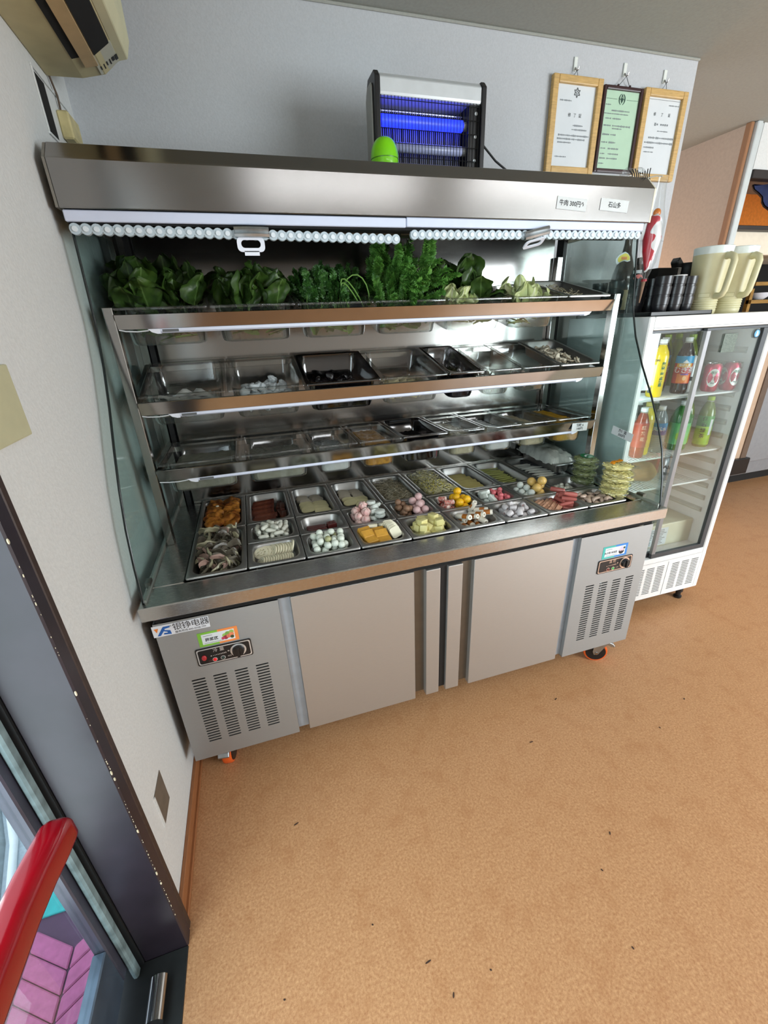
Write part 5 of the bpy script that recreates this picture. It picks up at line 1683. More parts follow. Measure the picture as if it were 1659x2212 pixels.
def ribbons(P, n_, m, name, label, cat, grp, seed, L=0.09, wd=0.012, zr=(-0.09, -0.06), yr=(-1, 1), flat_=0.5, xr=(-1, 1)):
    rg = random.Random(seed)
    M, w, l = P
    ms = []
    for i in range(3):
        g = []
        for k in range(9):
            u = k / 8 - 0.5
            x, y, z = u * L, 0.014 * math.sin(u * 6 + i * 2), 0.006 * math.sin(u * 11 + i)
            g.append([(x, y - wd / 2, z), (x, y, z + 0.002), (x, y + wd / 2, z)])
        b_ = MB().loft(g + [[(x, y, z - 0.002) for x, y, z in r] for r in reversed(g)], True, True, closed=False)
        ms.append(jitter(b_.mesh(name, m, 70), 0.006, 30, i))
    for k in range(n_):
        x, y = rg.uniform(*xr) * max(0.0, w / 2 - 0.038 - L * 0.42), rg.uniform(*yr) * (l / 2 - 0.06)
        put(name, ms[k % 3], M @ T(x, y, zr[0] + (zr[1] - zr[0]) * k / n_) @ RZ(rg.uniform(-25, 25) + (90 if w < 0.19 else 0) * 0) @ RX(rg.uniform(-20, 20)), label, cat, grp)


ribbons(SP2[0], 16, wf_, 'noodle_sheet', 'soft white noodle sheet in the middle shelf pan nearest the wall', 'noodle sheet', 'white noodle sheets', 1, 0.12, 0.026, (-0.094, -0.035), (-1, -0.35))
fung = mat('white_fungus', (206, 212, 214), 0.3, 0, 0.06)


def fluffs(P, n_, m, name, label, cat, grp, seed, r=0.018, amp=0.012, d=0.097, yr=(-1, 1), fr=55, cap=14, zs=None):
    ms = []
    for i in range(3):
        me = MB().ball((0, 0, 0), (r, r * 0.85, r * 0.7), cap, 9).mesh(name, m, 80)
        jitter(me, amp, fr, i * 3 + seed)
        jitter(me, amp * 0.4, fr * 3, i + seed)
        ms.append((me, [((0, 0, 0), r * 0.72)]))
    drop((P[0], P[1], P[2], d), n_, ms, name, label, cat, grp, yr=yr, margin=0.03, seed=seed, tilt=60)


fluffs(SP2[1], 44, fung, 'white_fungus', 'crumpled translucent white fungus piece on the middle shelf', 'fungus', 'white fungus pieces', 2, 0.02, 0.014, yr=(-1, 0.2))
blk = mat('black_fungus', (24, 20, 22), 0.3, 0, 0.3, 40)
fluffs(SP2[2], 60, blk, 'black_fungus', 'shrivelled black fungus piece in the smoked middle shelf pan', 'fungus', 'black fungus pieces', 3, 0.018, 0.014, yr=(-1, 0.3))
curd = mat('cream_curd', (206, 192, 152), 0.45, 0, 0.1, 50)
drop((SP2[3][0], SP2[3][1], SP2[3][2], 0.097), 62, cubes('curd', curd, 0.026, 0.020, 0.012, 3, 0.002, 0.004), 'dried_curd', 'cream coloured dried curd piece on the middle shelf', 'bean curd', 'cream dried curd pieces', yr=(-1, 0.2), margin=0.03, seed=4, tilt=40)
kelp = mat('dark_kelp', (38, 40, 24), 0.35, 0, 0.3)
ribbons(SP2[4], 22, kelp, 'kelp_strip', 'dark kelp strip in the smoked middle shelf pan', 'kelp', 'dark kelp strips', 5, 0.06, 0.02, (-0.092, -0.035), (-1, 0.1))
ribbons(SP2[5], 14, wf_, 'white_slice', 'white slice in the nearly empty middle shelf pan', 'noodle sheet', 'white slices on the middle shelf', 6, 0.055, 0.02, (-0.094, -0.055), (-1, 0.5))
pkw = mat('pinkish_slice', (206, 190, 184), 0.35, 0, 0.08)
fluffs(SP2[6], 24, pkw, 'white_ring', 'small whitish piece low in the seventh middle shelf pan', 'seafood', 'whitish pieces', 7, 0.014, 0.007, yr=(-1, 0.0))
mush = mat('mushroom_cap', (150, 122, 92), 0.5, 0, 0.2, 50, col2=(206, 194, 168))
mushw = mat('mushroom_flesh', (214, 204, 182), 0.5, 0, 0.06)
mm2 = []
for i in range(2):
    b_ = MB().prism([(-0.004, -0.016), (0.004, -0.016), (0.005, -0.002), (0.016, 0.0), (0.017, 0.006), (0.010, 0.013), (0.0, 0.015), (-0.010, 0.013), (-0.017, 0.006), (-0.016, 0.0), (-0.005, -0.002)], 'z', -0.003, 0.003)
    me = b_.mesh('mslice', [mushw, mush], 50, 0.001, 1, mids=lambda p: 1 if p.center.y > 0.004 and abs(p.normal.z) < 0.6 else 0)
    mm2.append((jitter(me, 0.004, 40, i), [((0, 0.006, 0), 0.008), ((0, -0.008, 0), 0.006), ((0.008, 0.005, 0), 0.006), ((-0.008, 0.005, 0), 0.006)]))
drop((SP2[7][0], SP2[7][1], SP2[7][2], 0.048), 64, mm2, 'mushroom_slice', 'sliced brown and white mushroom in the steel middle shelf pan', 'mushroom', 'sliced mushrooms', margin=0.035, seed=8, tilt=70, tries=20)

# lower shelf: food low in the pans, crumpled film on top
grey_n = mat('grey_noodles', (150, 150, 134), 0.4, 0, 0.12, 60, (1, 8, 1), bump=0.4)
corn = mat('sweetcorn', (206, 152, 40), 0.4, 0, 0.2, 90, col2=(160, 104, 24), bump=0.5)
corn2 = mat('yellow_corn', (206, 158, 40), 0.4, 0, 0.15, 90, bump=0.5)
blackv = mat('black_vegetable', (20, 18, 18), 0.35, 0, 0.3, 60, bump=0.4)
crumb = mat('pale_crumbs', (184, 176, 146), 0.5, 0, 0.12, 110, bump=0.5)
whites = mat('white_strips_bed', (208, 212, 210), 0.4, 0, 0.06, 60, (1, 10, 1), bump=0.4)
palen = mat('pale_noodle_bed', (190, 180, 150), 0.45, 0, 0.1, 80, (1, 8, 1), bump=0.4)
beds = [(grey_n, -0.045, 'grey noodles'), (grey_n, -0.05, 'grey-white noodles'), (whites, -0.05, 'white strips'), (corn, -0.026, 'golden sweetcorn'), (blackv, -0.05, 'black vegetable'),
        (crumb, -0.034, 'pale crumbs'), (whites, -0.034, 'white strips'), (palen, -0.03, 'pale noodles'), (corn2, -0.022, 'yellow corn')]
for i, ((M, w, l), (m, zt, nm_)) in enumerate(zip(SP3, beds)):
    b_ = MB()

    def rr_(a, z):
        return [(x, y, z) for x, y in rrect(w - a, l - a, 0.022)]
    rings = [rr_(0.070, -0.105), rr_(0.054, -0.098), rr_(0.050, zt - 0.004), rr_(0.075, zt)]
    b_.loft(rings, True, False)
    nx, ny = 16, 22
    g = [[((a / nx - 0.5) * (w - 0.075), (c / ny - 0.5) * (l - 0.075), zt) for a in range(nx + 1)] for c in range(ny + 1)]
    b_.loft(g, False, False, closed=False)
    me = b_.mesh('bed', m, 70)
    for v in me.vertices:
        if v.co.z > zt - 0.001:
            v.co.z += 0.006 * noise.noise(v.co * 60 + Vector((i * 5, 0, 0))) + 0.004 * noise.noise(v.co * 160)
    where = ('nearest the wall', 'second from the wall', 'third from the wall', 'fourth from the wall', 'fifth from the wall', 'sixth from the wall', 'seventh from the wall', 'second from the glass end', 'at the glass end')[i]
    o = tag(link('shelf_food', me, M=M), 'bed of %s in the lower shelf pan %s' % (nm_, where), 'food', kind='stuff')
for i, am in ((0, 0.010), (1, 0.013), (2, 0.016), (3, 0.006), (5, 0.006)):
    M, w, l = SP3[i]
    nx, ny = 26, 34
    b_ = MB()
    g = [[((a / nx - 0.5) * (w - 0.055), (c / ny - 0.5) * (l - 0.055), -0.022 if i != 3 else -0.012) for a in range(nx + 1)] for c in range(ny + 1)]
    b_.loft(g, False, False, closed=False)
    me = b_.mesh('film', film, 70)
    for v in me.vertices:
        q = v.co * 34 + Vector((i * 7.0, 0, 0))
        v.co.z += am * (abs(noise.noise(q)) * 1.4 - 0.3) + am * 0.5 * noise.noise(q * 3.1) - (0.03 if i == 0 else 0.016 if i in (1, 2) else 0)
    tag(link('cling_film', me, M=M), 'crumpled clear film over the lower shelf pan ' + ('nearest the wall', 'second from the wall', 'third from the wall', 'of golden sweetcorn', '', 'of pale crumbs')[i], 'cling film')
# ------------------------------------------------------------ things on top of the cabinet and on the back wall
Z = thing('bug_zapper', 'silver and black insect zapper glowing blue on top of the cabinet', 'insect zapper', (1.07, 0.59, 1.892))
silver = mat('silver_paint', (206, 210, 212), 0.35, 0.25, 0.04)
x0, x1, y0, y1, z0, z1 = 0.885, 1.252, 0.545, 0.640, 1.892, 2.166
capp = [(y0 - 0.004, z0), (y1 + 0.004, z0), (y1 + 0.004, z1 - 0.03), (y1 - 0.02, z1 + 0.002), (y0 + 0.012, z1 + 0.002), (y0 - 0.004, z1 - 0.014)]
for xa, xb in ((x0 - 0.006, x0 + 0.010), (x1 - 0.010, x1 + 0.006)):
    MB().prism(capp, 'x', xa, xb).build('side_cap', black_pl, Z, bevel=0.003, seg=2)
MB().prism([(y0 + 0.02, z0 + 0.01), (y1 - 0.01, z0 + 0.01), (y1 - 0.01, z1 - 0.05), (y1 - 0.03, z1 - 0.02), (y0 + 0.03, z1 - 0.02), (y0 + 0.02, z1 - 0.03)], 'x', x0 - 0.012, x0 - 0.006).build('side_panel', mat('grey_side', (150, 150, 146), 0.5, 0, 0.05), Z, bevel=0.003)
tp = MB().prism([(y0 + 0.003, z1 - 0.058), (y0, z1 - 0.05), (y0, z1 - 0.016), (y0 + 0.014, z1 - 0.002), (y1 - 0.02, z1 - 0.002), (y1, z1 - 0.03), (y1, z1 - 0.058)], 'x', x0 + 0.010, x1 - 0.010)
tp.build('top_panel', silver, Z, bevel=0.002)
MB().box(x0 + 0.01, x1 - 0.01, y1 - 0.006, y1, z0, z1 - 0.05).build('rear_panel', black_pl, Z)
MB().box(x1 - 0.048, x1 - 0.01, y0 + 0.012, y1 - 0.006, z0, z1 - 0.055).build('socket_panel', black_pl, Z)
gr = MB()
for k in range(31):
    xx = x0 + 0.014 + k * (x1 - x0 - 0.028) / 30
    gr.cyl((xx, y0 + 0.004, z0), (xx, y0 + 0.004, z1 - 0.056), 0.0011, n=5)
for k in range(6):
    zz = z0 + 0.03 + k * 0.036
    gr.cyl((x0 + 0.01, y0 + 0.006, zz), (x1 - 0.01, y0 + 0.006, zz), 0.0011, n=5)
gr.build('grille', black_pl, Z)
g2 = MB()
for k in range(42):
    xx = x0 + 0.016 + k * (x1 - x0 - 0.07) / 41
    g2.cyl((xx, y0 + 0.062, z0 + 0.01), (xx, y0 + 0.062, z1 - 0.07), 0.0014, n=5)
for zz in (z0 + 0.012, z0 + 0.20):
    g2.cyl((x0 + 0.012, y0 + 0.06, zz), (x1 - 0.05, y0 + 0.06, zz), 0.0022, n=6)
g2.build('electric_grid', mat('bright_grid', (206, 208, 212), 0.35, 0.8, 0.05), Z)
uv = mat('uv_tube', (40, 70, 255), 0.4, 0, 0.02, emit=(26, 40, 255), estr=2.6)
uv0 = mat('dim_tube', (170, 176, 214), 0.3, 0, 0.05)
MB().tube([(x0 + 0.014, y0 + 0.035, z0 + 0.167), (x0 + 0.02, y0 + 0.035, z0 + 0.167), (x1 - 0.062, y0 + 0.035, z0 + 0.167), (x1 - 0.052, y0 + 0.035, z0 + 0.167)], [0.008, 0.0165, 0.0165, 0.006], 16).build('uv_tube', uv, Z, smooth=50)
MB().tube([(x0 + 0.014, y0 + 0.035, z0 + 0.100), (x0 + 0.02, y0 + 0.035, z0 + 0.100), (x1 - 0.062, y0 + 0.035, z0 + 0.100), (x1 - 0.052, y0 + 0.035, z0 + 0.100)], [0.008, 0.014, 0.014, 0.006], 16).build('uv_tube', uv0, Z, smooth=50)
for zz in (0.167, 0.100):
    MB().cyl((x1 - 0.062, y0 + 0.035, z0 + zz), (x1 - 0.046, y0 + 0.035, z0 + zz), 0.0135, n=14).build('tube_socket', mat('grey_socket', (120, 120, 120), 0.5), Z)
for zz in (0.195, 0.135, 0.07):
    MB().cyl((x1 - 0.022, y0 + 0.0105, z0 + zz), (x1 - 0.022, y0 + 0.012, z0 + zz), 0.005, n=12).build('screw', silver, Z)
MB().tube([(x1 + 0.004, 0.60, z0 + 0.150), (x1 + 0.04, 0.605, z0 + 0.126), (x1 + 0.09, 0.61, z0 + 0.090), (x1 + 0.135, 0.61, z0 + 0.066), (x1 + 0.155, 0.61, z0 + 0.046), (x1 + 0.18, 0.60, z0 + 0.024), (x1 + 0.22, 0.59, z0 + 0.006), (x1 + 0.30, 0.60, z0 + 0.004)], 0.0035, 7).build('power_cord', black_rub, Z, smooth=60)

gd = thing('green_dome', 'bright lime green plastic dome on top of the cabinet before the zapper', 'dispenser', (0.886, 0.49, 1.892))
lime = mat('lime_plastic', (122, 206, 10), 0.3, 0, 0.04, coat=0.3)
MB().lathe([(0.0405, 0), (0.042, 0.004), (0.0425, 0.033), (0.0425, 0.036)], (0.886, 0.49, 1.892), 30, True, False).build('base', lime, gd, smooth=50)
MB().lathe([(0.0415, 0.036), (0.042, 0.0385)], (0.886, 0.49, 1.892), 30, False, False).build('seam', mat('dark_lime', (70, 130, 10), 0.4), gd, smooth=50)
pr = [(0.0430 * math.cos(R(a)) ** 0.75 if a < 89 else 0.001, 0.0385 + 0.056 * math.sin(R(a))) for a in range(0, 91, 9)]
dmb = MB().lathe(pr, (0.886, 0.49, 1.892), 30, True, True)
dmb.build('lid', lime, gd, smooth=50)

# framed certificates
oak = mat('light_oak', (196, 160, 100), 0.45, 0, 0.14, 30, (1, 1, 8))
dkw = mat('dark_red_wood', (52, 28, 30), 0.35, 0, 0.15, 30, (1, 1, 8))
pgr = mat('green_paper', (176, 206, 180), 0.6, 0, 0.03, 20)
hook_m = mat('clear_white_hook', (226, 230, 224), 0.35, 0, 0.02)


def cert(xa, xb, zt, zb, fm, pm, fw, label, lines, emblem, hookx, hookz, cat='certificate', dep=0.022, tilt=0):
    c = thing('framed_certificate', label, cat, ((xa + xb) / 2, YB, zb), 'framed certificates')
    y = YB - dep
    for (a, b_, d, e) in ((xa, xa + fw, zb, zt), (xb - fw, xb, zb, zt), (xa + fw, xb - fw, zt - fw, zt), (xa + fw, xb - fw, zb, zb + fw)):
        MB().box(a, b_, y, YB - 0.002, d, e).build('frame', fm, c, bevel=0.004, seg=2)
    p = MB().box(xa + fw, xb - fw, YB - 0.010, YB - 0.004, zb + fw, zt - fw).build('paper', pm, c)
    w, h = xb - xa - 2 * fw, zt - zb - 2 * fw
    yp = YB - 0.0105
    X = lambda u: xa + fw + u * w
    Zf = lambda v: zt - fw - v * h
    rg = random.Random(int(xa * 100))
    b_ = MB()
    for ln in lines:
        if ln[0] == 't':
            _, u, v, s_, sz = ln
            text(s_, sz, T(X(u), yp, Zf(v)) @ FACE, grey_ink, p, 'lettering', 0.0002)
        else:
            _, u0, u1, v, hh = ln
            u = u0
            while u < u1:
                q = rg.uniform(0.4, 1.0) * hh
                b_.box(X(u), X(u) + hh * 0.75, yp - 0.0001, yp, Zf(v) - q * 0.5, Zf(v) + q * 0.5)
                u += hh * 1.05 / w
    if b_.v:
        b_.build('fine_print', mat('faint_print', (120, 126, 130), 0.7), p)
    emblem(X, Zf, yp, p)
    # hook and its cord
    hk = thing('wall_hook', 'white adhesive wall hook above the ' + label.split(' certificate')[0] + ' certificate', 'hook', (hookx, YB, hookz), 'certificate hooks')
    MB().box(hookx - 0.008, hookx + 0.008, YB - 0.006, YB, hookz - 0.022, hookz + 0.022).build('plate', hook_m, hk, bevel=0.003, seg=2)
    MB().tube([(hookx, YB - 0.006, hookz - 0.012), (hookx, YB - 0.016, hookz - 0.026), (hookx + 0.002, YB - 0.022, hookz - 0.022), (hookx + 0.003, YB - 0.024, hookz - 0.014)], 0.0022, 7).build('hook', steel_pol, hk)
    s_ = 0.03 if cat == 'certificate' and fm is dkw else 0.012
    MB().tube([(hookx - s_, YB - 0.012, zt - 0.001), (hookx, YB - 0.018, hookz - 0.026), (hookx + s_, YB - 0.012, zt - 0.001)], 0.0013, 6).tube([(hookx, YB - 0.018, hookz - 0.026), (hookx + 0.010, YB - 0.014, hookz - 0.018), (hookx + 0.014, YB - 0.012, hookz - 0.008)], 0.0015, 6).build('cord', grey_ink, c)
    if fm is dkw:
        for q in (-s_, s_):
            MB().ball((hookx + q, YB - 0.012, zt + 0.002), 0.005, 8, 6).build('ring', dkw, c)
    return c


def star(X, Zf, y, p):
    cx, cz, r = X(0.52), Zf(0.085), 0.0135
    b_ = MB()
    for k in range(6):
        a = R(90 + 60 * k)
        b2, b3 = R(90 + 60 * k - 30), R(90 + 60 * k + 30)
        for (aa, ra, ab, rb) in ((a, r * 1.15, b2, r * 0.6), (a, r * 1.15, b3, r * 0.6)):
            p0, p1 = Vector((cx + ra * math.cos(aa), y - 0.0002, cz + ra * math.sin(aa))), Vector((cx + rb * math.cos(ab), y - 0.0002, cz + rb * math.sin(ab)))
            b_.cyl(p0, p1, 0.0015, n=4)
    for k in range(6):
        a, a2 = R(60 * k), R(60 * k + 60)
        b_.cyl((cx + 0.005 * math.cos(a), y - .0002, cz + 0.005 * math.sin(a)), (cx + 0.005 * math.cos(a2), y - .0002, cz + 0.005 * math.sin(a2)), 0.001, n=4)
    b_.build('star_emblem', grey_ink, p)


def crest(X, Zf, y, p):
    cx, cz = X(0.5), Zf(0.10)
    b_ = MB()
    for s_ in (-1, 1):
        b_.tube([(cx + s_ * 0.0145 * math.cos(R(a)), y - 0.0002, cz + 0.018 * math.sin(R(a))) for a in range(-70, 75, 20)], [0.0008 + 0.0017 * (1 - abs(a) / 75) for a in range(-70, 75, 20)], 4)
    b_.tube([(cx, y - .0002, cz + 0.016), (cx - 0.006, y - .0002, cz), (cx, y - .0002, cz - 0.012), (cx + 0.006, y - .0002, cz), (cx, y - .0002, cz + 0.016)], 0.0014, 4)
    b_.cyl((cx - 0.012, y - .0002, cz), (cx + 0.012, y - .0002, cz), 0.0013, n=4)
    b_.ball((cx, y, cz - 0.002), (0.004, 0.0004, 0.007), 8, 6)
    b_.box(X(0.04), X(0.36), y - .0002, y, cz - 0.001, cz).box(X(0.64), X(0.98), y - .0002, y, cz - 0.001, cz)
    b_.build('crest_emblem', mat('green_ink', (40, 72, 60), 0.6), p)


def none_(X, Zf, y, p):
    MB().box(X(0.03), X(0.98), y - .0002, y, Zf(0.028), Zf(0.028) + 0.0012).build('rule', grey_ink, p)


cert(1.716, 1.956, 2.345, 2.025, oak, paper, 0.026, 'oak framed white certificate with a six pointed star', [('t', 0.38, 0.355, '修', 0.014), ('t', 0.52, 0.355, '了', 0.014), ('t', 0.66, 0.355, '証', 0.014), ('l', 0.10, 0.38, 0.185, 0.005), ('l', 0.5, 0.75, 0.475, 0.006), ('l', 0.48, 0.88, 0.525, 0.006),
      ('l', 0.14, 0.94, 0.60, 0.007), ('l', 0.12, 0.84, 0.645, 0.007), ('l', 0.14, 0.5, 0.69, 0.006), ('l', 0.10, 0.4, 0.87, 0.005)], star, 1.822, 2.385)
cert(1.966, 2.168, 2.332, 2.04, dkw, pgr, 0.014, 'dark framed green certificate between the two oak frames', [('l', 0.24, 0.78, 0.245, 0.006), ('l', 0.03, 0.75, 0.285, 0.004), ('l', 0.05, 0.2, 0.175, 0.005), ('l', 0.08, 0.24, 0.345, 0.006), ('l', 0.30, 0.55, 0.345, 0.006),
      ('l', 0.06, 0.27, 0.435, 0.006), ('l', 0.32, 0.86, 0.435, 0.007), ('l', 0.32, 0.62, 0.47, 0.005), ('l', 0.06, 0.24, 0.55, 0.007), ('l', 0.30, 0.46, 0.55, 0.007), ('l', 0.06, 0.22, 0.65, 0.006), ('l', 0.28, 0.45, 0.65, 0.007), ('l', 0.06, 0.2, 0.73, 0.006), ('l', 0.28, 0.6, 0.73, 0.006),
      ('l', 0.06, 0.2, 0.80, 0.006), ('l', 0.30, 0.6, 0.80, 0.006), ('l', 0.06, 0.24, 0.86, 0.006), ('l', 0.28, 0.6, 0.86, 0.006), ('l', 0.06, 0.2, 0.93, 0.005)], crest, 2.066, 2.388, dep=0.018)
cert(2.175, 2.409, 2.338, 2.018, oak, paper, 0.026, 'oak framed white certificate without emblem, beside the wall end', [('t', 0.28, 0.21, '修', 0.013), ('t', 0.5, 0.21, '了', 0.013), ('t', 0.72, 0.21, '証', 0.013), ('l', 0.32, 0.4, 0.335, 0.011), ('l', 0.5, 0.72, 0.335, 0.011), ('l', 0.66, 0.95, 0.085, 0.005), ('l', 0.44, 0.76, 0.42, 0.004),
      ('l', 0.2, 0.94, 0.51, 0.008), ('l', 0.1, 0.96, 0.575, 0.008), ('l', 0.1, 0.42, 0.64, 0.007), ('l', 0.12, 0.42, 0.70, 0.004)], none_, 2.278, 2.384)

# bag on the end of the hood and the wrapped thing hanging beside it
bg_ = jitter(MB().ball((0, 0, 0), (0.052, 0.028, 0.022), 20, 12).mesh('bag', film, 70), 0.014, 40, 3)
bgo = tag(link('crumpled_bag', bg_, M=T(1.775, 0.415, 1.905)), 'crumpled clear bag with black stripes on the end of the cabinet hood', 'bag')
st_ = MB()
for k in range(9):
    st_.tube([(1.735 + k * 0.009, 0.388 - 0.002 * k, 1.912 + 0.006 * math.sin(k)), (1.745 + k * 0.009, 0.384, 1.902), (1.748 + k * 0.0095, 0.384, 1.889)], 0.0017, 5)
st_.build('black_stripes', ink, bgo)
hg = thing('hanging_wrapped_fan', 'red and white wrapped bundle in cellophane hung from the hood end', 'wrapped bundle', (1.835, 0.35, 1.60))
rw = bpy.data.materials.new('red_white_wrapper')
rw.use_nodes = True
n, l = rw.node_tree.nodes, rw.node_tree.links
tc = n.new('ShaderNodeTexCoord')
nz = n.new('ShaderNodeTexNoise')
nz.inputs['Scale'].default_value = 24
nz.inputs['Detail'].default_value = 0.5
cr = n.new('ShaderNodeValToRGB')
cr.color_ramp.interpolation = 'CONSTANT'
cr.color_ramp.elements[0].color = (*lin((186, 22, 44)), 1)
cr.color_ramp.elements[1].position = 0.54
cr.color_ramp.elements[1].color = (*lin((226, 224, 224)), 1)
l.new(tc.outputs['Object'], nz.inputs['Vector'])
l.new(nz.outputs['Fac'], cr.inputs[0])
l.new(cr.outputs[0], n['Principled BSDF'].inputs['Base Color'])
n['Principled BSDF'].inputs['Roughness'].default_value = 0.3
hx_, hy_ = 1.838, 0.345
b_ = MB().lathe([(0.006, 0.0), (0.012, 0.02), (0.020, 0.06), (0.027, 0.10), (0.026, 0.14), (0.018, 0.165), (0.009, 0.175)], (hx_, hy_, 1.605), 18)
link('wrapper', jitter(b_.mesh('wr', rw, 60), 0.008, 45, 2), hg)
b_ = MB().ball((hx_ + 0.004, hy_, 1.785), (0.013, 0.012, 0.014), 14, 9)
b_.build('amber_head', mat('amber_candy', (206, 116, 20), 0.25, 0, 0.1), hg, smooth=60)
b_ = MB().lathe([(0.006, -0.035), (0.008, -0.03), (0.024, 0.03), (0.034, 0.09), (0.034, 0.15), (0.022, 0.20), (0.014, 0.26), (0.012, 0.29)], (hx_ + 0.002, hy_, 1.605), 22, False, False)
link('cellophane', jitter(b_.mesh('ce', film, 70), 0.008, 40, 6), hg)
MB().lathe([(0.009, -0.034), (0.0095, -0.03), (0.009, -0.026)], (hx_ + 0.002, hy_, 1.605), 14, False, False).build('red_tie', mat('red_tie', (150, 30, 40), 0.5), hg)
MB().tube([(hx_ + 0.001, hy_, 1.575), (hx_, hy_, 1.53), (hx_ - 0.002, hy_, 1.50)], [0.007, 0.004, 0.0025], 8).build('stick', mat('stick_wood', (120, 92, 70), 0.6), hg)
MB().tube([(hx_, hy_, 1.89), (hx_ - 0.01, hy_ + 0.02, 1.895), (1.80, 0.40, 1.893)], 0.0016, 5).build('hanging_string', paper, hg)

# ------------------------------------------------------------ the glass fronted drinks fridge
FX0, FX1, FY0, FY1, FZ = 1.869, 2.557, 0.31, 0.765, 1.45
F = thing('drinks_fridge', 'white upright drinks fridge with two sliding glass doors', 'fridge', ((FX0 + FX1) / 2, 0.53, 0))
MB().box(FX0, FX0 + 0.028, FY0, FY1, 0.08, FZ).build('side_wall', white_en, F, bevel=0.004)
MB().box(FX1 - 0.03, FX1, FY0, FY1, 0.08, FZ).build('side_wall', white_en, F, bevel=0.004)
MB().box(FX0 + 0.028, FX1 - 0.03, FY0 + 0.0004, FY1, 1.40, FZ).build('top_panel', white_en, F, bevel=0.006, seg=2)
MB().box(FX0 + 0.028, FX1 - 0.03, FY0 - 0.0006, FY0 + 0.001, 1.4085, 1.4095).build('header_seam', grey_ink, F)
inn = mat('fridge_liner', (192, 195, 188), 0.4, 0, 0.03)
MB().box(FX0 + 0.028, FX1 - 0.03, FY1 - 0.02, FY1, 0.08, 1.412).build('rear_liner', inn, F)
MB().box(FX0 + 0.028, FX1 - 0.03, FY0 + 0.0005, FY1, 0.296, 0.325).build('floor_panel', white_en, F, bevel=0.002)
MB().box(FX0 + 0.028, FX1 - 0.03, FY0 + 0.05, FY1 - 0.02, 1.385, 1.412).build('ceiling_liner', inn, F)
# ribbed side supports
for xx, s_ in ((FX0 + 0.028, 1), (FX1 - 0.03, -1)):
    rb = MB()
    for k in range(13):
        z = 0.50 + k * 0.065
        rb.prism([(xx, z), (xx + s_ * 0.016, z + 0.012), (xx + s_ * 0.016, z + 0.018), (xx, z + 0.03)], 'y', FY0 + 0.065, FY1 - 0.03)
    rb.build('shelf_ribs', inn, F, bevel=0.002)
wire = mat('white_wire', (228, 232, 234), 0.35, 0, 0.02)
for z in (1.125, 0.855, 0.70):
    b_ = MB()
    xa, xb, ya, yb_ = FX0 + 0.036, FX1 - 0.038, FY0 + 0.05, FY1 - 0.03
    for y in (ya, (ya + yb_) / 2, yb_):
        b_.cyl((xa, y, z - 0.006), (xb, y, z - 0.006), 0.0045 if y == ya else 0.003, n=8)
    n_ = 34
    for k in range(n_):
        xx = xa + 0.004 + k * (xb - xa - 0.008) / (n_ - 1)
        b_.cyl((xx, ya - 0.001, z - 0.002), (xx, yb_, z - 0.002), 0.002, n=5)
    b_.build('wire_shelf', wire, F, smooth=60)
# evaporator box with its grille
ev = MB().box(2.02, 2.525, 0.40, 0.74, 0.325, 0.455).build('evaporator_cover', mat('cream_cover', (216, 212, 188), 0.4, 0, 0.03), F, bevel=0.006, seg=2)
b_ = MB()
for k in range(22):
    b_.box(2.10 + k * 0.011, 2.1045 + k * 0.011, 0.43, 0.53, 0.455, 0.456)
b_.build('cover_slots', grey_ink, ev)
ls = MB().box(2.2, 2.36, 0.3985, 0.40, 0.335, 0.435).build('instruction_label', paper, ev)
b_ = MB()
for c_ in range(2):
    for k in range(9):
        x_ = 2.207 + c_ * 0.078
        b_.box(x_, x_ + rnd.uniform(0.04, 0.068), 0.3980, 0.3984, 0.426 - k * 0.0095 - 0.003, 0.426 - k * 0.0095)
b_.build('label_print', grey_ink, ls)
# doors
dkg = mat('dark_grey_frame', (66, 70, 74), 0.4, 0.2, 0.06)
lgt = mat('grey_centre_stile', (140, 140, 142), 0.4, 0.4, 0.04)


def fdoor(x0, x1, y, left):
    b_ = MB()
    b_.box(x0, x1, y, y + 0.016, 0.326, 0.350).box(x0, x1, y, y + 0.016, 1.388, 1.398)
    if left:
        b_.box(x0, x0 + 0.016, y, y + 0.016, 0.35, 1.388)
    else:
        b_.box(x1 - 0.030, x1, y, y + 0.016, 0.35, 1.388)
    d = b_.build('sliding_door', dkg, F, bevel=0.001)
    if left:
        MB().box(x1 - 0.012, x1, y, y + 0.016, 0.35, 1.388).build('stile', lgt, d)
    else:
        MB().box(x0, x0 + 0.022, y, y + 0.016, 0.35, 1.388).build('stile', lgt, d, bevel=0.001)
    MB().box(x0 + 0.012, x1 - 0.012, y + 0.006, y + 0.0095, 0.345, 1.392).build('pane', glass2, d)
    return d


fdoor(1.898, 2.215, FY0 + 0.022, True)
rd = fdoor(2.177, 2.526, FY0 + 0.003, False)
MB().box(2.285, 2.358, FY0 + 0.0065, FY0 + 0.0085, 1.300, 1.372).build('plain_sticker', mat('grey_green_sticker', (98, 110, 100), 0.6, 0, 0.25, 200), rd)
# emblem on the right door: a drop with a white bird shape inside a dark ring
em = MB().cyl((2.468, FY0 + 0.0075, 1.366), (2.468, FY0 + 0.009, 1.366), 0.019, n=28).build('emblem', mat('dark_emblem', (26, 36, 46), 0.3), rd)
MB().cyl((2.468, FY0 + 0.0065, 1.366), (2.468, FY0 + 0.0075, 1.366), 0.0145, n=24).build('emblem_disc', mat('emblem_blue', (84, 160, 206), 0.3), rd)
fpoly([(2.468 + a, 1.366 + b2) for a, b2 in ((-0.003, 0.012), (0.002, 0.010), (0.006, 0.002), (0.008, -0.008), (0.001, -0.011), (-0.007, -0.009), (-0.005, -0.003), (-0.004, 0.004))], FY0 + 0.0062, 'emblem_bird', paper, rd)
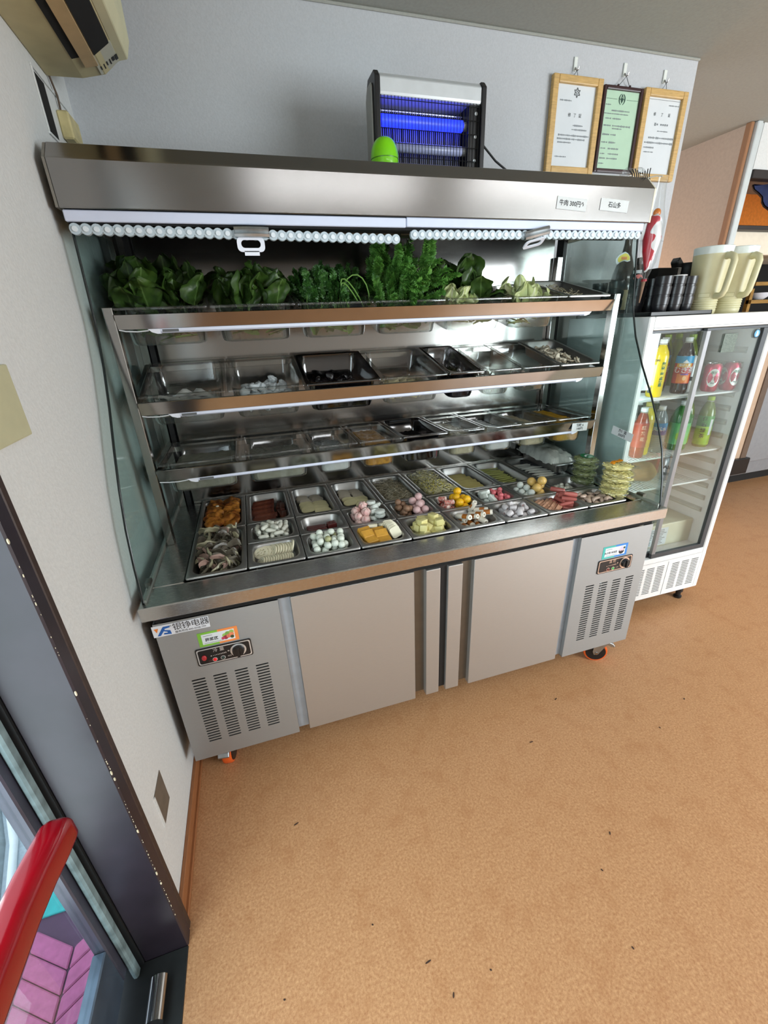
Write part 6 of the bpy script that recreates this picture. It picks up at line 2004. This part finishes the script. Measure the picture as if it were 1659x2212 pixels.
# grille base
vs, fs = plate(FX1 - FX0, 0.215, 0.004, 0.003, [slot(c_ - 2.213, 0.078 - k * 0.0102, 0.05, 0.0054) for c_ in (1.935, 2.0, 2.065, 2.13, 2.195, 2.26, 2.36, 2.425, 2.49) for k in range(16)])
gp_ = flat(vs, fs, 'base_grille', white_en, F, T((FX0 + FX1) / 2, FY0 + 0.003, 0.187) @ FACE)
MB().box(FX0 + 0.02, FX1 - 0.02, FY0 + 0.02, FY0 + 0.022, 0.09, 0.28).build('dark_backing', mat('olive_dark', (40, 42, 34), 0.8), gp_)
MB().box(FX0, FX1, FY0 + 0.0045, FY1, 0.083, 0.09).build('base_tray', steel_dark, F)
MB().box(2.305, 2.307, FY0 + 0.0008, FY0 + 0.0018, 0.083, 0.285).build('panel_joint', grey_ink, gp_)
for fx in (FX0 + 0.07, FX1 - 0.07):
    for fy in (FY0 + 0.035, FY1 - 0.05):
        MB().lathe([(0.018, 0.0), (0.020, 0.004), (0.020, 0.012), (0.013, 0.016), (0.013, 0.04), (0.019, 0.042), (0.019, 0.084)], (fx, fy, 0), 16).build('foot', black_pl, F, smooth=40)
fl_ = bpy.data.lights.new('fridge_lamp', 'AREA')
fl_.shape = 'RECTANGLE'
fl_.size, fl_.size_y = 0.02, 0.95
fl_.energy = 2.0
fl_.color = (0.94, 0.98, 1.0)
flo = bpy.data.objects.new('fridge_lamp', fl_)
COL.objects.link(flo)
flo.location = (1.908, 0.352, 0.87)
flo.rotation_euler = (R(90), 0, R(-50))


# ---- drinks
def liquid(name, col, tr=0.0, rough=0.15):
    return mat('liq_' + name, col, rough, 0, 0.06, 30, coat=0.5)


def bend_text(txt, size, cx, cy, z, r, a0, m, parent, name='lettering', vert=False):
    """print bent round a bottle; a0 = facing angle in degrees"""
    vs, fs = text_verts(txt, size, 0.0003)

    def bd(v):
        a = R(a0) + v.x / r
        return (cx + (r + 0.0006) * math.cos(a), cy + (r + 0.0006) * math.sin(a), z + v.y)
    me = bpy.data.meshes.new(name)
    me.from_pydata([bd(v) for v in vs], [], fs)
    me.materials.append(m)
    return link(name, me, parent)


def arc_patch(r, cx, cy, z0, z1, a0, a1, m, name, parent, n=8, oval=False):
    b_ = MB()
    if oval:
        nu = 20
        pts = [((math.cos(t), math.sin(t))) for t in [2 * math.pi * k / nu for k in range(nu)]]
        vs = []
        for u, v in [(0, 0)] + pts:
            a = R((a0 + a1) / 2 + u * (a1 - a0) / 2)
            vs.append((cx + (r + 0.0004) * math.cos(a), cy + (r + 0.0004) * math.sin(a), (z0 + z1) / 2 + v * (z1 - z0) / 2))
        b_.add(vs, [(0, 1 + k, 1 + (k + 1) % nu) for k in range(nu)])
    else:
        g = [[(cx + (r + 0.0004) * math.cos(R(a0 + (a1 - a0) * k / n)), cy + (r + 0.0004) * math.sin(R(a0 + (a1 - a0) * k / n)), z) for k in range(n + 1)] for z in (z0, z1)]
        b_.loft(g, False, False, closed=False)
    return b_.build(name, m, parent, smooth=60)


VIEW = -140   # direction from the fridge towards the room


def bottle(x, y, z, h, r, liq, cap_m, label, prof='pet', group=None, lbl=None):
    t = thing('drink_bottle', label, 'bottle', (x, y, z), group)
    if prof == 'pet':
        p = [(r * .86, 0), (r * .98, 0.006), (r, 0.02), (r * .97, 0.05), (r, 0.055), (r, h * .66), (r * .93, h * .72), (r * .7, h * .82), (0.0135, h * .905), (0.0128, h * .92)]
    elif prof == 'square':
        p = [(r * .9, 0), (r, 0.006), (r, h * .70), (r * .86, h * .78), (r * .5, h * .88), (0.0135, h * .91), (0.0128, h * .92)]
    else:
        p = [(r * .86, 0), (r, 0.008), (r, h * .62), (r * .96, h * .68), (r * .78, h * .8), (0.0145, h * .905), (0.0135, h * .925)]
    b_ = MB().lathe(p, (x, y, z), 24)
    b_.build('body', liq, t, smooth=50)
    MB().lathe([(0.0145, h * .925), (0.0148, h * .93), (0.0148, h * .995), (0.0135, h)], (x, y, z), 18).build('cap', cap_m, t, smooth=40)
    MB().lathe([(0.0155, h * .905), (0.0165, h * .91), (0.0155, h * .918)], (x, y, z), 18).build('neck_ring', cap_m if lbl is None else mat('clear_neck', (206, 206, 196), 0.2), t, smooth=40)
    if lbl:
        lbl(t, x, y, z, h, r)
    return t


wcap = mat('white_cap', (232, 236, 238), 0.4, 0, 0.02)
gcap = mat('lime_cap', (172, 206, 56), 0.4, 0, 0.03)
ycap = mat('yellow_cap', (226, 212, 110), 0.4, 0, 0.03)
yel = liquid('yellow', (232, 206, 10))
teab = liquid('barley_tea', (38, 16, 12))
dred = mat('barley_label_red', (190, 44, 24), 0.4, 0, 0.08)
lblue = mat('barley_label_blue', (46, 150, 200), 0.4, 0, 0.05)
lor = mat('barley_label_orange', (226, 122, 30), 0.4, 0, 0.08)
lgold = mat('barley_label_gold', (226, 170, 50), 0.4, 0, 0.05)
white_i = mat('white_print', (236, 238, 240), 0.5, 0, 0.02)


def lb_lemon(t, x, y, z, h, r):
    arc_patch(r, x, y, z + 0.05, z + 0.135, VIEW - 62, VIEW - 10, mat('pale_label', (206, 206, 176), 0.5), 'info_label', t)
    arc_patch(r + 0.0003, x, y, z + 0.045, z + 0.145, VIEW + 22, VIEW + 46, mat('dark_green_label', (40, 96, 40), 0.5), 'name_label', t)
    for k, c_ in enumerate('水檸檬茶'):
        bend_text(c_, 0.016, x, y, z + 0.130 - k * 0.022, r + 0.0008, VIEW + 34, mat('yellow_print', (240, 220, 60), 0.5), t)
    bend_text('LEMON', 0.012, x, y, z + 0.152, r + 0.0006, VIEW - 34, ink, t)
    arc_patch(r + 0.0003, x, y, z + 0.018, z + 0.042, VIEW - 52, VIEW - 20, grey_ink, 'bar_print', t)


def lb_mugi(t, x, y, z, h, r):
    arc_patch(r, x, y, z + 0.045, z + 0.158, VIEW - 100, VIEW + 100, dred, 'label', t, 20)
    arc_patch(r + 0.0003, x, y, z + 0.13, z + 0.160, VIEW - 100, VIEW + 100, lblue, 'label_top', t, 20)
    arc_patch(r + 0.0005, x, y, z + 0.114, z + 0.130, VIEW - 45, VIEW + 60, lgold, 'label_band', t, 12)
    arc_patch(r + 0.0003, x, y, z + 0.048, z + 0.086, VIEW - 30, VIEW + 60, lor, 'label_field', t, 12)
    bend_text('むぎ茶', 0.029, x, y, z + 0.101, r + 0.0012, VIEW + 12, white_i, t)
    bend_text('香ばし麦', 0.011, x, y, z + 0.122, r + 0.0012, VIEW + 8, white_i, t)
    arc_patch(r + 0.0006, x, y, z + 0.081, z + 0.087, VIEW - 8, VIEW + 46, mat('violet_band', (120, 80, 160), 0.5), 'label_strip', t)
    fb = MB()
    for (a0, z0_, a1, z1_) in ((-14, 0.132, 10, 0.143), (10, 0.143, 34, 0.132)):
        pass
    g = [[(x + (r + 0.0009) * math.cos(R(VIEW + a)), y + (r + 0.0009) * math.sin(R(VIEW + a)), z + zz) for a, zz in row] for row in ([(-16, 0.131), (0, 0.131), (12, 0.131), (24, 0.131), (40, 0.131)], [(-16, 0.1315), (0, 0.138), (12, 0.146), (24, 0.138), (40, 0.1315)])]
    fb.loft(g, False, False, closed=False)
    fb.build('label_mountain', white_i, t)
    arc_patch(r + 0.0009, x, y, z + 0.058, z + 0.078, VIEW + 8, VIEW + 32, mat('pale_orange', (246, 196, 140), 0.5), 'label_spot', t, oval=True)


def lb_water(t, x, y, z, h, r):
    arc_patch(r, x, y, z + 0.085, z + 0.14, VIEW - 95, VIEW + 95, mat('water_blue', (36, 120, 190), 0.4, 0, 0.2, 25, col2=(90, 180, 220)), 'label', t, 20)
    arc_patch(r + 0.0003, x, y, z + 0.085, z + 0.108, VIEW - 95, VIEW + 95, mat('water_navy', (22, 60, 140), 0.4, 0, 0.1), 'label_band', t, 20)
    bend_text('天然水', 0.02, x, y, z + 0.112, r + 0.0008, VIEW + 12, white_i, t)
    b_ = MB()
    for k in range(8):
        b_.lathe([(r * 0.985, 0.012 + k * 0.009), (r * 1.012, 0.0155 + k * 0.009), (r * 0.985, 0.019 + k * 0.009)], (x, y, z), 24, False, False)
    b_.build('ribs', mat('water_rib', (150, 160, 164), 0.15, 0, 0.1), t, smooth=60)


def lb_grape(t, x, y, z, h, r):
    arc_patch(r, x, y, z + 0.03, z + 0.13, VIEW - 80, VIEW + 80, mat('mint_label', (120, 200, 130), 0.35, 0, 0.15, 18, col2=(80, 170, 90)), 'label', t, 18)
    for k in range(7):
        a = VIEW + 14 + 16 * math.cos(k * 0.9)
        zz = z + 0.07 + 0.015 * math.sin(k * 0.9)
        MB().ball((x + (r + 0.0003) * math.cos(R(a)), y + (r + 0.0003) * math.sin(R(a)), zz), 0.008, 10, 7).build('printed_fruit', mat('grape_green', (136, 186, 50), 0.4, 0, 0.1), t, smooth=60) if False else arc_patch(r + 0.0006 + k * 0.0001, x, y, zz - 0.009, zz + 0.009, a - 11, a + 11, mat('grape_green', (136, 186, 50), 0.4, 0, 0.1), 'printed_fruit', t, oval=True)


def lb_tea(t, x, y, z, h, r):
    arc_patch(r, x, y, z + 0.012, z + 0.11, VIEW - 90, VIEW + 90, mat('tea_label', (176, 206, 50), 0.4, 0, 0.15, 25, col2=(120, 170, 40)), 'label', t, 18)
    arc_patch(r + 0.0002, x, y, z + 0.10, z + 0.15, VIEW - 90, VIEW + 90, mat('tea_label_green', (70, 140, 60), 0.4, 0, 0.2, 25), 'label_top', t, 18)
    for k, c_ in enumerate('伊右緑茶'):
        bend_text(c_, 0.022, x, y, z + 0.135 - k * 0.027, r + 0.0008, VIEW - 6, ink, t)
    arc_patch(r + 0.0006, x, y, z + 0.06, z + 0.135, VIEW + 34, VIEW + 56, paper, 'paper_strip', t)


def lb_red(t, x, y, z, h, r):
    arc_patch(r, x, y, z + 0.05, z + 0.16, VIEW - 90, VIEW + 90, mat('red_tea_label', (176, 70, 52), 0.4, 0, 0.2, 30), 'label', t, 18)
    for k, c_ in enumerate('紅茶花'):
        bend_text(c_, 0.018, x, y, z + 0.14 - k * 0.026, r + 0.0008, VIEW + 24, mat('cream_print', (226, 196, 170), 0.5), t)


def lb_yel2(t, x, y, z, h, r):
    arc_patch(r, x, y, z + 0.035, z + 0.165, VIEW - 90, VIEW + 90, mat('honey_label', (226, 186, 40), 0.4, 0, 0.1, 25), 'label', t, 18)
    arc_patch(r + 0.0004, x, y, z + 0.085, z + 0.135, VIEW - 26, VIEW + 30, paper, 'label_disc', t, oval=True)
    bend_text('海', 0.021, x, y, z + 0.120, r + 0.0012, VIEW + 2, ink, t)
    bend_text('籽', 0.021, x, y, z + 0.097, r + 0.0012, VIEW + 2, ink, t)
    arc_patch(r + 0.0006, x, y, z + 0.068, z + 0.084, VIEW + 14, VIEW + 34, mat('red_spot', (190, 60, 40), 0.5), 'label_spot', t, oval=True)


z1s, z2s, z3s = 1.126, 0.856, 0.701
bottle(2.068, 0.405, z1s, 0.235, 0.031, yel, wcap, 'yellow lemon tea bottle on the upper fridge shelf', 'square', None, lb_lemon)
bottle(2.225, 0.42, z1s, 0.235, 0.033, teab, wcap, 'dark barley tea bottle at the front of the upper fridge shelf', 'pet', None, lb_mugi)
bottle(2.185, 0.50, z1s, 0.235, 0.033, teab, wcap, 'dark barley tea bottle behind the yellow lemon bottle', 'pet', None, lb_mugi)
bottle(2.12, 0.52, z1s, 0.235, 0.033, teab, wcap, 'dark bottle hidden behind the yellow lemon tea bottle', 'pet', None, None)
pale = liquid('pale_green', (120, 132, 50))
bottle(2.36, 0.515, z1s, 0.24, 0.032, pale, gcap, 'pale green tea bottle with lime cap behind the barley tea', 'pet', None, None)
bottle(2.31, 0.60, z1s, 0.24, 0.032, pale, gcap, 'lime capped bottle at the dark back of the upper fridge shelf', 'pet', None, None)
bottle(2.40, 0.62, z1s, 0.24, 0.032, pale, gcap, 'lime capped bottle at the far back right of the upper shelf', 'pet', None, None)
tn = thing('small_bottle', 'small white capped silver bottle beside the fridge centre stile', 'bottle', (2.285, 0.43, z1s))
MB().lathe([(0.019, 0), (0.021, 0.004), (0.021, 0.11), (0.016, 0.125)], (2.285, 0.43, z1s), 20).build('body', mat('silver_label', (196, 200, 204), 0.35, 0.3, 0.06), tn, smooth=40)
MB().lathe([(0.0165, 0.125), (0.017, 0.14), (0.015, 0.152), (0.008, 0.158)], (2.285, 0.43, z1s), 18).build('cap', wcap, tn, smooth=40)
arc_patch(0.021, 2.285, 0.43, z1s + 0.05, z1s + 0.068, VIEW - 30, VIEW + 40, ink, 'print', tn)


def can(x, y, z, body, label, mkl=None, group=None):
    t = thing('drink_can', label, 'can', (x, y, z), group)
    MB().lathe([(0.024, 0.003), (0.026, 0), (0.033, 0.010), (0.033, 0.106), (0.027, 0.119)], (x, y, z), 26).build('body', body, t, smooth=40)
    MB().lathe([(0.027, 0.119), (0.0275, 0.122), (0.025, 0.1215), (0.0245, 0.118), (0.002, 0.1185)], (x, y, z), 26).build('lid', steel_pol, t, smooth=40)
    if mkl:
        mkl(t, x, y, z)
    return t


canr = mat('metallic_red_can', (176, 44, 72), 0.28, 0.75, 0.06, coat=0.2)
cwl = mat('can_white_oval', (206, 214, 208), 0.35, 0.2, 0.03)


def can_lbl(t, x, y, z, a):
    arc_patch(0.0332, x, y, z + 0.022, z + 0.100, a - 42, a + 42, cwl, 'oval_label', t, oval=True)
    bend_text('珍珍', 0.024, x, y, z + 0.058, 0.0342, a, mat('can_red_print', (170, 30, 60), 0.4), t)
    bend_text('荔枝', 0.013, x, y, z + 0.082, 0.0342, a, mat('can_green_print', (40, 110, 70), 0.4), t)
    bend_text('汽水', 0.008, x, y, z + 0.038, 0.0342, a, grey_ink, t)


can(2.474, 0.385, z1s, canr, 'metallic red can nearest the fridge right wall', lambda t, x, y, z: (can_lbl(t, x, y, z, VIEW + 40), can_lbl(t, x, y, z, VIEW - 60)))
can(2.375, 0.395, z1s, canr, 'metallic red can beside the fridge centre stile', lambda t, x, y, z: can_lbl(t, x, y, z, VIEW + 12))
can(2.345, 0.475, z1s, canr, 'metallic red can half hidden behind the other two cans', lambda t, x, y, z: can_lbl(t, x, y, z, VIEW))
# second shelf
bottle(2.035, 0.40, z2s, 0.225, 0.030, liquid('red_tea', (150, 60, 36)), wcap, 'reddish tea bottle at the left of the second fridge shelf', 'pet', None, lb_red)
bottle(2.092, 0.43, z2s, 0.24, 0.031, yel, ycap, 'yellow capped honey yellow bottle on the second fridge shelf', 'square', None, lb_yel2)
bottle(2.178, 0.435, z2s, 0.215, 0.034, liquid('water', (132, 146, 152), rough=0.08), wcap, 'clear water bottle with blue label on the second fridge shelf', 'round', None, lb_water)
bottle(2.30, 0.43, z2s, 0.228, 0.043, liquid('melon', (24, 112, 34)), wcap, 'fat bright green melon drink bottle on the second shelf', 'round', None, lb_grape)
bottle(2.25, 0.54, z2s, 0.228, 0.043, liquid('melon_dark', (18, 70, 26)), wcap, 'dark green bottle behind the fat bright green one', 'round', None, None)
bottle(2.15, 0.54, z2s, 0.228, 0.033, liquid('black_drink', (24, 20, 24)), wcap, 'black bottle behind the clear water bottle', 'pet', None, None)
bottle(2.447, 0.42, z2s, 0.238, 0.033, liquid('green_tea', (104, 124, 44)), gcap, 'green tea bottle with lime cap right of the centre stile', 'pet', None, lb_tea)
bottle(2.39, 0.48, z2s, 0.238, 0.033, liquid('green_tea', (104, 124, 44)), gcap, 'green tea bottle half behind the fridge centre stile', 'pet', None, lb_tea)
# third shelf
rb_ = jitter(MB().ball((0, 0, 0), (0.07, 0.06, 0.05), 22, 14).mesh('bag', mat('brown_paper_bag', (156, 118, 70), 0.6, 0, 0.15, 30), 60), 0.006, 25, 1)
tag(link('brown_bundle', rb_, M=T(2.16, 0.46, z3s + 0.048)), 'rounded brown bundle on the third fridge shelf', 'bundle')
silc = mat('silver_can', (176, 178, 182), 0.3, 0.7, 0.06)


def dry_lbl(t, x, y, z):
    bend_text('Alai', 0.026, x, y, z + 0.07, 0.034, VIEW + 6, ink, t)
    arc_patch(0.0334, x, y, z + 0.01, z + 0.10, VIEW + 34, VIEW + 52, ink, 'black_strip', t)
    arc_patch(0.0334, x, y, z + 0.03, z + 0.044, VIEW - 20, VIEW + 26, grey_ink, 'print', t)


can(2.285, 0.43, z3s, silc, 'silver can with black print on the third fridge shelf', dry_lbl)
can(2.29, 0.52, z3s, canr, 'metallic red can behind the silver can on the third shelf', None)

# ------------------------------------------------------------ on top of the fridge
ty = FZ
tr_ = MB().box(1.89, 2.205, 0.335, 0.745, ty, ty + 0.004).box(1.89, 2.205, 0.335, 0.341, ty, ty + 0.016).box(1.89, 2.205, 0.739, 0.745, ty, ty + 0.016).box(1.89, 1.896, 0.335, 0.745, ty, ty + 0.016).box(2.199, 2.205, 0.335, 0.745, ty, ty + 0.016)
tag(tr_.build('serving_tray', black_pl, org=(2.05, 0.54, ty), bevel=0.001), 'black serving tray of cups on top of the drinks fridge', 'tray')
cupm = mat('black_cup', (34, 33, 36), 0.3, 0, 0.15, 40)
cupme = MB().lathe([(0.024, 0.0), (0.026, 0.002), (0.0288, 0.035), (0.0302, 0.0362), (0.0312, 0.063), (0.0298, 0.063), (0.0272, 0.04), (0.0245, 0.004), (0.002, 0.004)], (0, 0, 0), 26).mesh('cup', cupm, 40)
stacks = [(1.972, 0.378, 'at the tray front left corner'), (2.046, 0.385, 'second along the tray front edge'), (2.122, 0.400, 'at the tray front right corner'),
          (1.945, 0.47, 'on the tray left edge behind the front row'), (2.03, 0.48, 'in the middle of the tray'), (1.935, 0.575, 'on the tray left edge near the back'), (1.935, 0.672, 'at the tray back left corner')]
for (x, y, wh) in stacks:
    nn = 3
    for k in range(nn):
        put('black_cup', cupme, T(x, y, ty + 0.0045 + k * 0.0363) @ RZ(k * 40), 'black cup, %s of stack %s' % (('bottom', 'middle', 'top')[k], wh), 'cup', 'stacked black cups')
tag(link('white_cup_lid', MB().lathe([(0.004, 0), (0.03, 0.0), (0.031, 0.003), (0.004, 0.004)], (0, 0, 0), 24).mesh('lid', white_en, 40), M=T(2.046, 0.385, ty + 0.0045 + 2 * 0.0363 + 0.0635) @ RY(0)), 'thin white disc lying on the second front stack of cups', 'lid')
# cream pitchers
crm = mat('cream_plastic', (198, 192, 154), 0.4, 0, 0.04)
crw = mat('milky_rim', (214, 222, 218), 0.3, 0, 0.03)


def pitcher(x, y, ang, label):
    t = thing('pitcher', label, 'pitcher', (x, y, ty), 'cream pitchers')
    p = [(0.050, 0), (0.053, 0.004), (0.054, 0.018)]
    for k in range(4):
        z = 0.020 + k * 0.0085
        p += [(0.0525, z), (0.0550, z + 0.002), (0.0550, z + 0.006), (0.0528, z + 0.008)]
    p += [(0.0545, 0.060), (0.066, 0.218)]
    MB().lathe(p, (x, y, ty), 34, True, False).build('body', crm, t, smooth=50)
    MB().lathe([(0.066, 0.218), (0.0685, 0.243), (0.066, 0.245), (0.062, 0.216), (0.002, 0.214)], (x, y, ty), 34, False, False).build('rim', crw, t, smooth=50)
    d = Vector((math.cos(R(ang)), math.sin(R(ang)), 0))
    hp_ = [Vector((x, y, ty)) + d * r_ + Vector((0, 0, z)) for r_, z in ((0.056, 0.205), (0.075, 0.209), (0.092, 0.202), (0.098, 0.188), (0.094, 0.13), (0.088, 0.085), (0.080, 0.070), (0.066, 0.066), (0.052, 0.067))]
    MB().tube(hp_, [0.013, 0.013, 0.0125, 0.012, 0.0115, 0.0115, 0.012, 0.0125, 0.0125], 12).build('handle', crm, t, smooth=60)
    a = ang - 46
    arc_patch(0.0563, x, y, ty + 0.062, ty + 0.078, a - 22, a + 20, mat('cream_shadow', (170, 164, 120), 0.5), 'emboss_shade', t)  # darker cream paints the shade around the embossed plate
    arc_patch(0.0567, x, y, ty + 0.0635, ty + 0.0765, a - 20.5, a + 18.5, crm, 'embossed_plate', t)
    return t


pitcher(2.248, 0.425, -92, 'cream plastic pitcher standing beside the black cups')
pitcher(2.392, 0.43, -94, 'cream plastic pitcher standing nearest the fridge right end')
kp = thing('black_pitcher', 'black pitcher half hidden behind the cream pitchers', 'pitcher', (2.36, 0.62, ty))
MB().lathe([(0.05, 0), (0.055, 0.01), (0.06, 0.19), (0.066, 0.21), (0.06, 0.21), (0.05, 0.02), (0.002, 0.018)], (2.36, 0.62, ty), 26).build('body', black_pl, kp, smooth=40)
MB().prism([(2.300, ty + 0.16), (2.27, ty + 0.215), (2.282, ty + 0.235), (2.31, ty + 0.21)], 'y', 0.60, 0.64).build('spout', black_pl, kp, bevel=0.004)
bx = thing('black_box', 'black box with grey side behind the cups on the fridge', 'box', (2.215, 0.62, ty))
MB().box(2.15, 2.262, 0.58, 0.70, ty, ty + 0.19).build('body', void, bx, bevel=0.002)
MB().box(2.262, 2.284, 0.585, 0.70, ty, ty + 0.192).build('side_strip', mat('grey_box_side', (118, 112, 106), 0.5), bx, bevel=0.002)
# brown bottle and little sauce bottle behind the cups
bb = thing('brown_bottle', 'large dark brown glass bottle behind the black cups', 'bottle', (2.055, 0.675, ty))
brg = mat('brown_glass', (52, 36, 30), 0.12, 0, 0.1, coat=0.4)
MB().lathe([(0.045, 0), (0.05, 0.006), (0.05, 0.13), (0.045, 0.175), (0.032, 0.22), (0.020, 0.255), (0.0155, 0.29), (0.0145, 0.335)], (2.055, 0.675, ty), 26).build('body', brg, bb, smooth=40)
MB().lathe([(0.0165, 0.335), (0.017, 0.36), (0.0145, 0.364)], (2.055, 0.675, ty), 18).build('cap', black_pl, bb, smooth=40)
arc_patch(0.0503, 2.055, 0.675, ty + 0.03, ty + 0.11, VIEW - 60, VIEW + 60, mat('cream_bottle_label', (206, 190, 140), 0.5, 0, 0.1), 'label', bb)
tagp = [(1.985 + a, ty + 0.225 + b2) for a, b2 in ((-0.035, -0.012), (-0.038, 0.002), (-0.026, 0.016), (-0.010, 0.024), (0.006, 0.030), (0.022, 0.024), (0.036, 0.012), (0.040, -0.004), (0.026, -0.008), (0.008, -0.004), (-0.012, -0.010), (-0.026, -0.018))]
MB().prism(tagp, 'y', 0.618, 0.620).build('neck_tag', paper, bb)
MB().prism([(1.989 + (p[0] - 1.985) * 0.82, ty + 0.228 + (p[1] - ty - 0.225) * 0.72) for p in tagp], 'y', 0.6172, 0.618).build('tag_print', mat('tag_yellow', (226, 206, 60), 0.5, 0, 0.05), bb)
MB().box(1.975, 2.005, 0.6168, 0.6172, ty + 0.226, ty + 0.236).build('tag_mark', mat('tag_orange', (222, 130, 40), 0.5), bb)
sx, sy = 2.018, 0.555
sb = thing('sauce_bottle', 'small black bottle with white band and pink fruit label among the cups', 'bottle', (sx, sy, ty))
MB().lathe([(0.024, 0.0045), (0.027, 0.008), (0.027, 0.165), (0.022, 0.185), (0.0135, 0.20)], (sx, sy, ty), 22).build('body', mat('black_bottle', (26, 24, 26), 0.2, 0, 0.1), sb, smooth=40)
MB().lathe([(0.0145, 0.20), (0.0148, 0.222), (0.012, 0.225)], (sx, sy, ty), 16).build('cap', black_pl, sb, smooth=40)
arc_patch(0.0272, sx, sy, ty + 0.178 - 0.012, ty + 0.178, VIEW - 40, VIEW + 30, paper, 'white_band', sb)
arc_patch(0.0273, sx, sy, ty + 0.128, ty + 0.162, VIEW - 30, VIEW + 50, mat('pink_fruit', (226, 130, 124), 0.5, 0, 0.15, 60), 'fruit_label', sb, oval=True)

# ------------------------------------------------------------ say which one: alike pieces get their place in the pan
bpy.context.view_layer.update()
ORDS = ('first', 'second', 'third', 'fourth', 'fifth', 'sixth', 'seventh', 'eighth', 'ninth', 'tenth', 'eleventh', 'twelfth', 'thirteenth', 'fourteenth', 'fifteenth', 'sixteenth', 'seventeenth',
        'eighteenth', 'nineteenth', 'twentieth')
ROWY = {'braised strips in the second back pan', 'braised rolls in the second back pan', 'potato slices in the third back pan', 'pale slices in the fourth back pan', 'bamboo strips', 'ham strips, left row',
        'ham strips, right row', 'white tofu slices', 'dark red curd bars', 'white strips in the clear bag'}
ROWX = {'lotus slices, back row', 'lotus slices, front row'}
SHORT = {'wood ear mushrooms in the front pan': 'curled grey-green wood ear mushroom', 'fried patties in the back pan': 'fried golden brown patty', 'peeled quail eggs': 'peeled quail egg', 'pale yellow tofu cubes': 'pale yellow tofu cube',
         'fish paste tubes, lower layer': 'white fish paste tube underneath', 'fish paste tubes on top': 'browned white fish paste tube', 'sliced mushrooms': 'brown and white mushroom slice on the middle shelf', 'rice cake sticks': 'white rice cake stick'}
NOUN = {'braised strips in the second back pan': 'left stack', 'braised rolls in the second back pan': 'row of rolls', 'potato slices in the third back pan': 'pan', 'pale slices in the fourth back pan': 'pan',
        'bamboo strips': 'pan', 'ham strips, left row': 'left row', 'ham strips, right row': 'right row', 'white tofu slices': 'leaning row', 'dark red curd bars': 'stack', 'white strips in the clear bag': 'bag',
        'lotus slices, back row': 'back row', 'lotus slices, front row': 'front row'}
SHORT.update({'braised strips in the second back pan': 'dark brown braised strip', 'braised rolls in the second back pan': 'dark brown braised roll', 'potato slices in the third back pan': 'yellowish potato slice beside the braised strips',
              'pale slices in the fourth back pan': 'pale oval slice beside the grey sprouts', 'bamboo strips': 'flat pale bamboo strip', 'ham strips, left row': 'pale pink ham strip', 'ham strips, right row': 'pale pink ham strip',
              'white tofu slices': 'white square tofu slice', 'dark red curd bars': 'long dark red curd bar', 'white strips in the clear bag': 'soft white strip', 'lotus slices, back row': 'white lotus root slice', 'lotus slices, front row': 'white lotus root slice'})
gs_ = {}
for o in COL.objects:
    if o.parent is None and o.get('group') and o.get('category') and o.type == 'MESH':
        gs_.setdefault((o['group'], o['label']), []).append(o)
for (g, lb), mem in gs_.items():
    if len(mem) < 2:
        continue
    base = SHORT.get(g, lb.split(' in ')[0].split(' heaped')[0].split(' at the ')[0].split(' on the middle')[0].split(' from')[0])
    if g in NOUN:
        ax = 1 if g in ROWY else 0
        mem.sort(key=lambda o: -o.location[1] if ax else o.location[0])
        for k, o in enumerate(mem):
            o['label'] = '%s, %s from the %s of its %s' % (base, ORDS[k], 'back' if ax else 'left', NOUN[g])
        continue
    xs, ys = [o.location[0] for o in mem], [o.location[1] for o in mem]
    x0, x1, y0, y1 = min(xs), max(xs), min(ys), max(ys)
    top = max(mem, key=lambda o: o.location[2])
    for o in mem:
        fx = (o.location[0] - x0) / max(1e-6, x1 - x0)
        fy = (o.location[1] - y0) / max(1e-6, y1 - y0)
        a = 'back' if fy > 0.66 else 'front' if fy < 0.33 else 'middle'
        b = 'left' if fx < 0.33 else 'right' if fx > 0.66 else 'centre'
        if len(mem) < 5:
            o['label'] = '%s, %s of the %s' % (base, 'leftmost' if fx == 0 else 'rightmost' if fx == 1 else 'middle one', g)
        elif o is top:
            o['label'] = '%s lying highest among the %s' % (base, g)
        else:
            o['label'] = '%s, %s %s among the %s' % (base, a, b, g)
        if len(o['label'].split()) > 16:
            o['label'] = '%s, %s %s of its pan' % (base, a, b)

# ------------------------------------------------------------ dark crumbs on the floor
CRUMBS = [(1.186, -0.168), (1.893, -0.201), (1.685, -0.274), (0.469, -0.495), (0.582, -0.608), (1.227, -0.513), (1.083, -0.744), (0.723, -0.669), (0.303, -0.176), (0.617, -0.68), (1.133, -0.584), (0.231, -0.563), (1.4, -0.03)]
cr_ = MB()
for k, (x, y) in enumerate(CRUMBS):
    cr_.m = T(x, y, 0.0012) @ RZ(k * 47)
    cr_.ball((0, 0, 0), ((0.009, 0.006, 0.004, 0.003)[k % 4], 0.002, 0.0012), 7, 5)
cr_.m = Matrix.Identity(4)
tag(cr_.build('floor_crumbs', mat('dark_crumb', (58, 38, 28), 0.8)), 'few dark crumbs scattered over the tan vinyl floor', 'crumbs', kind='stuff')
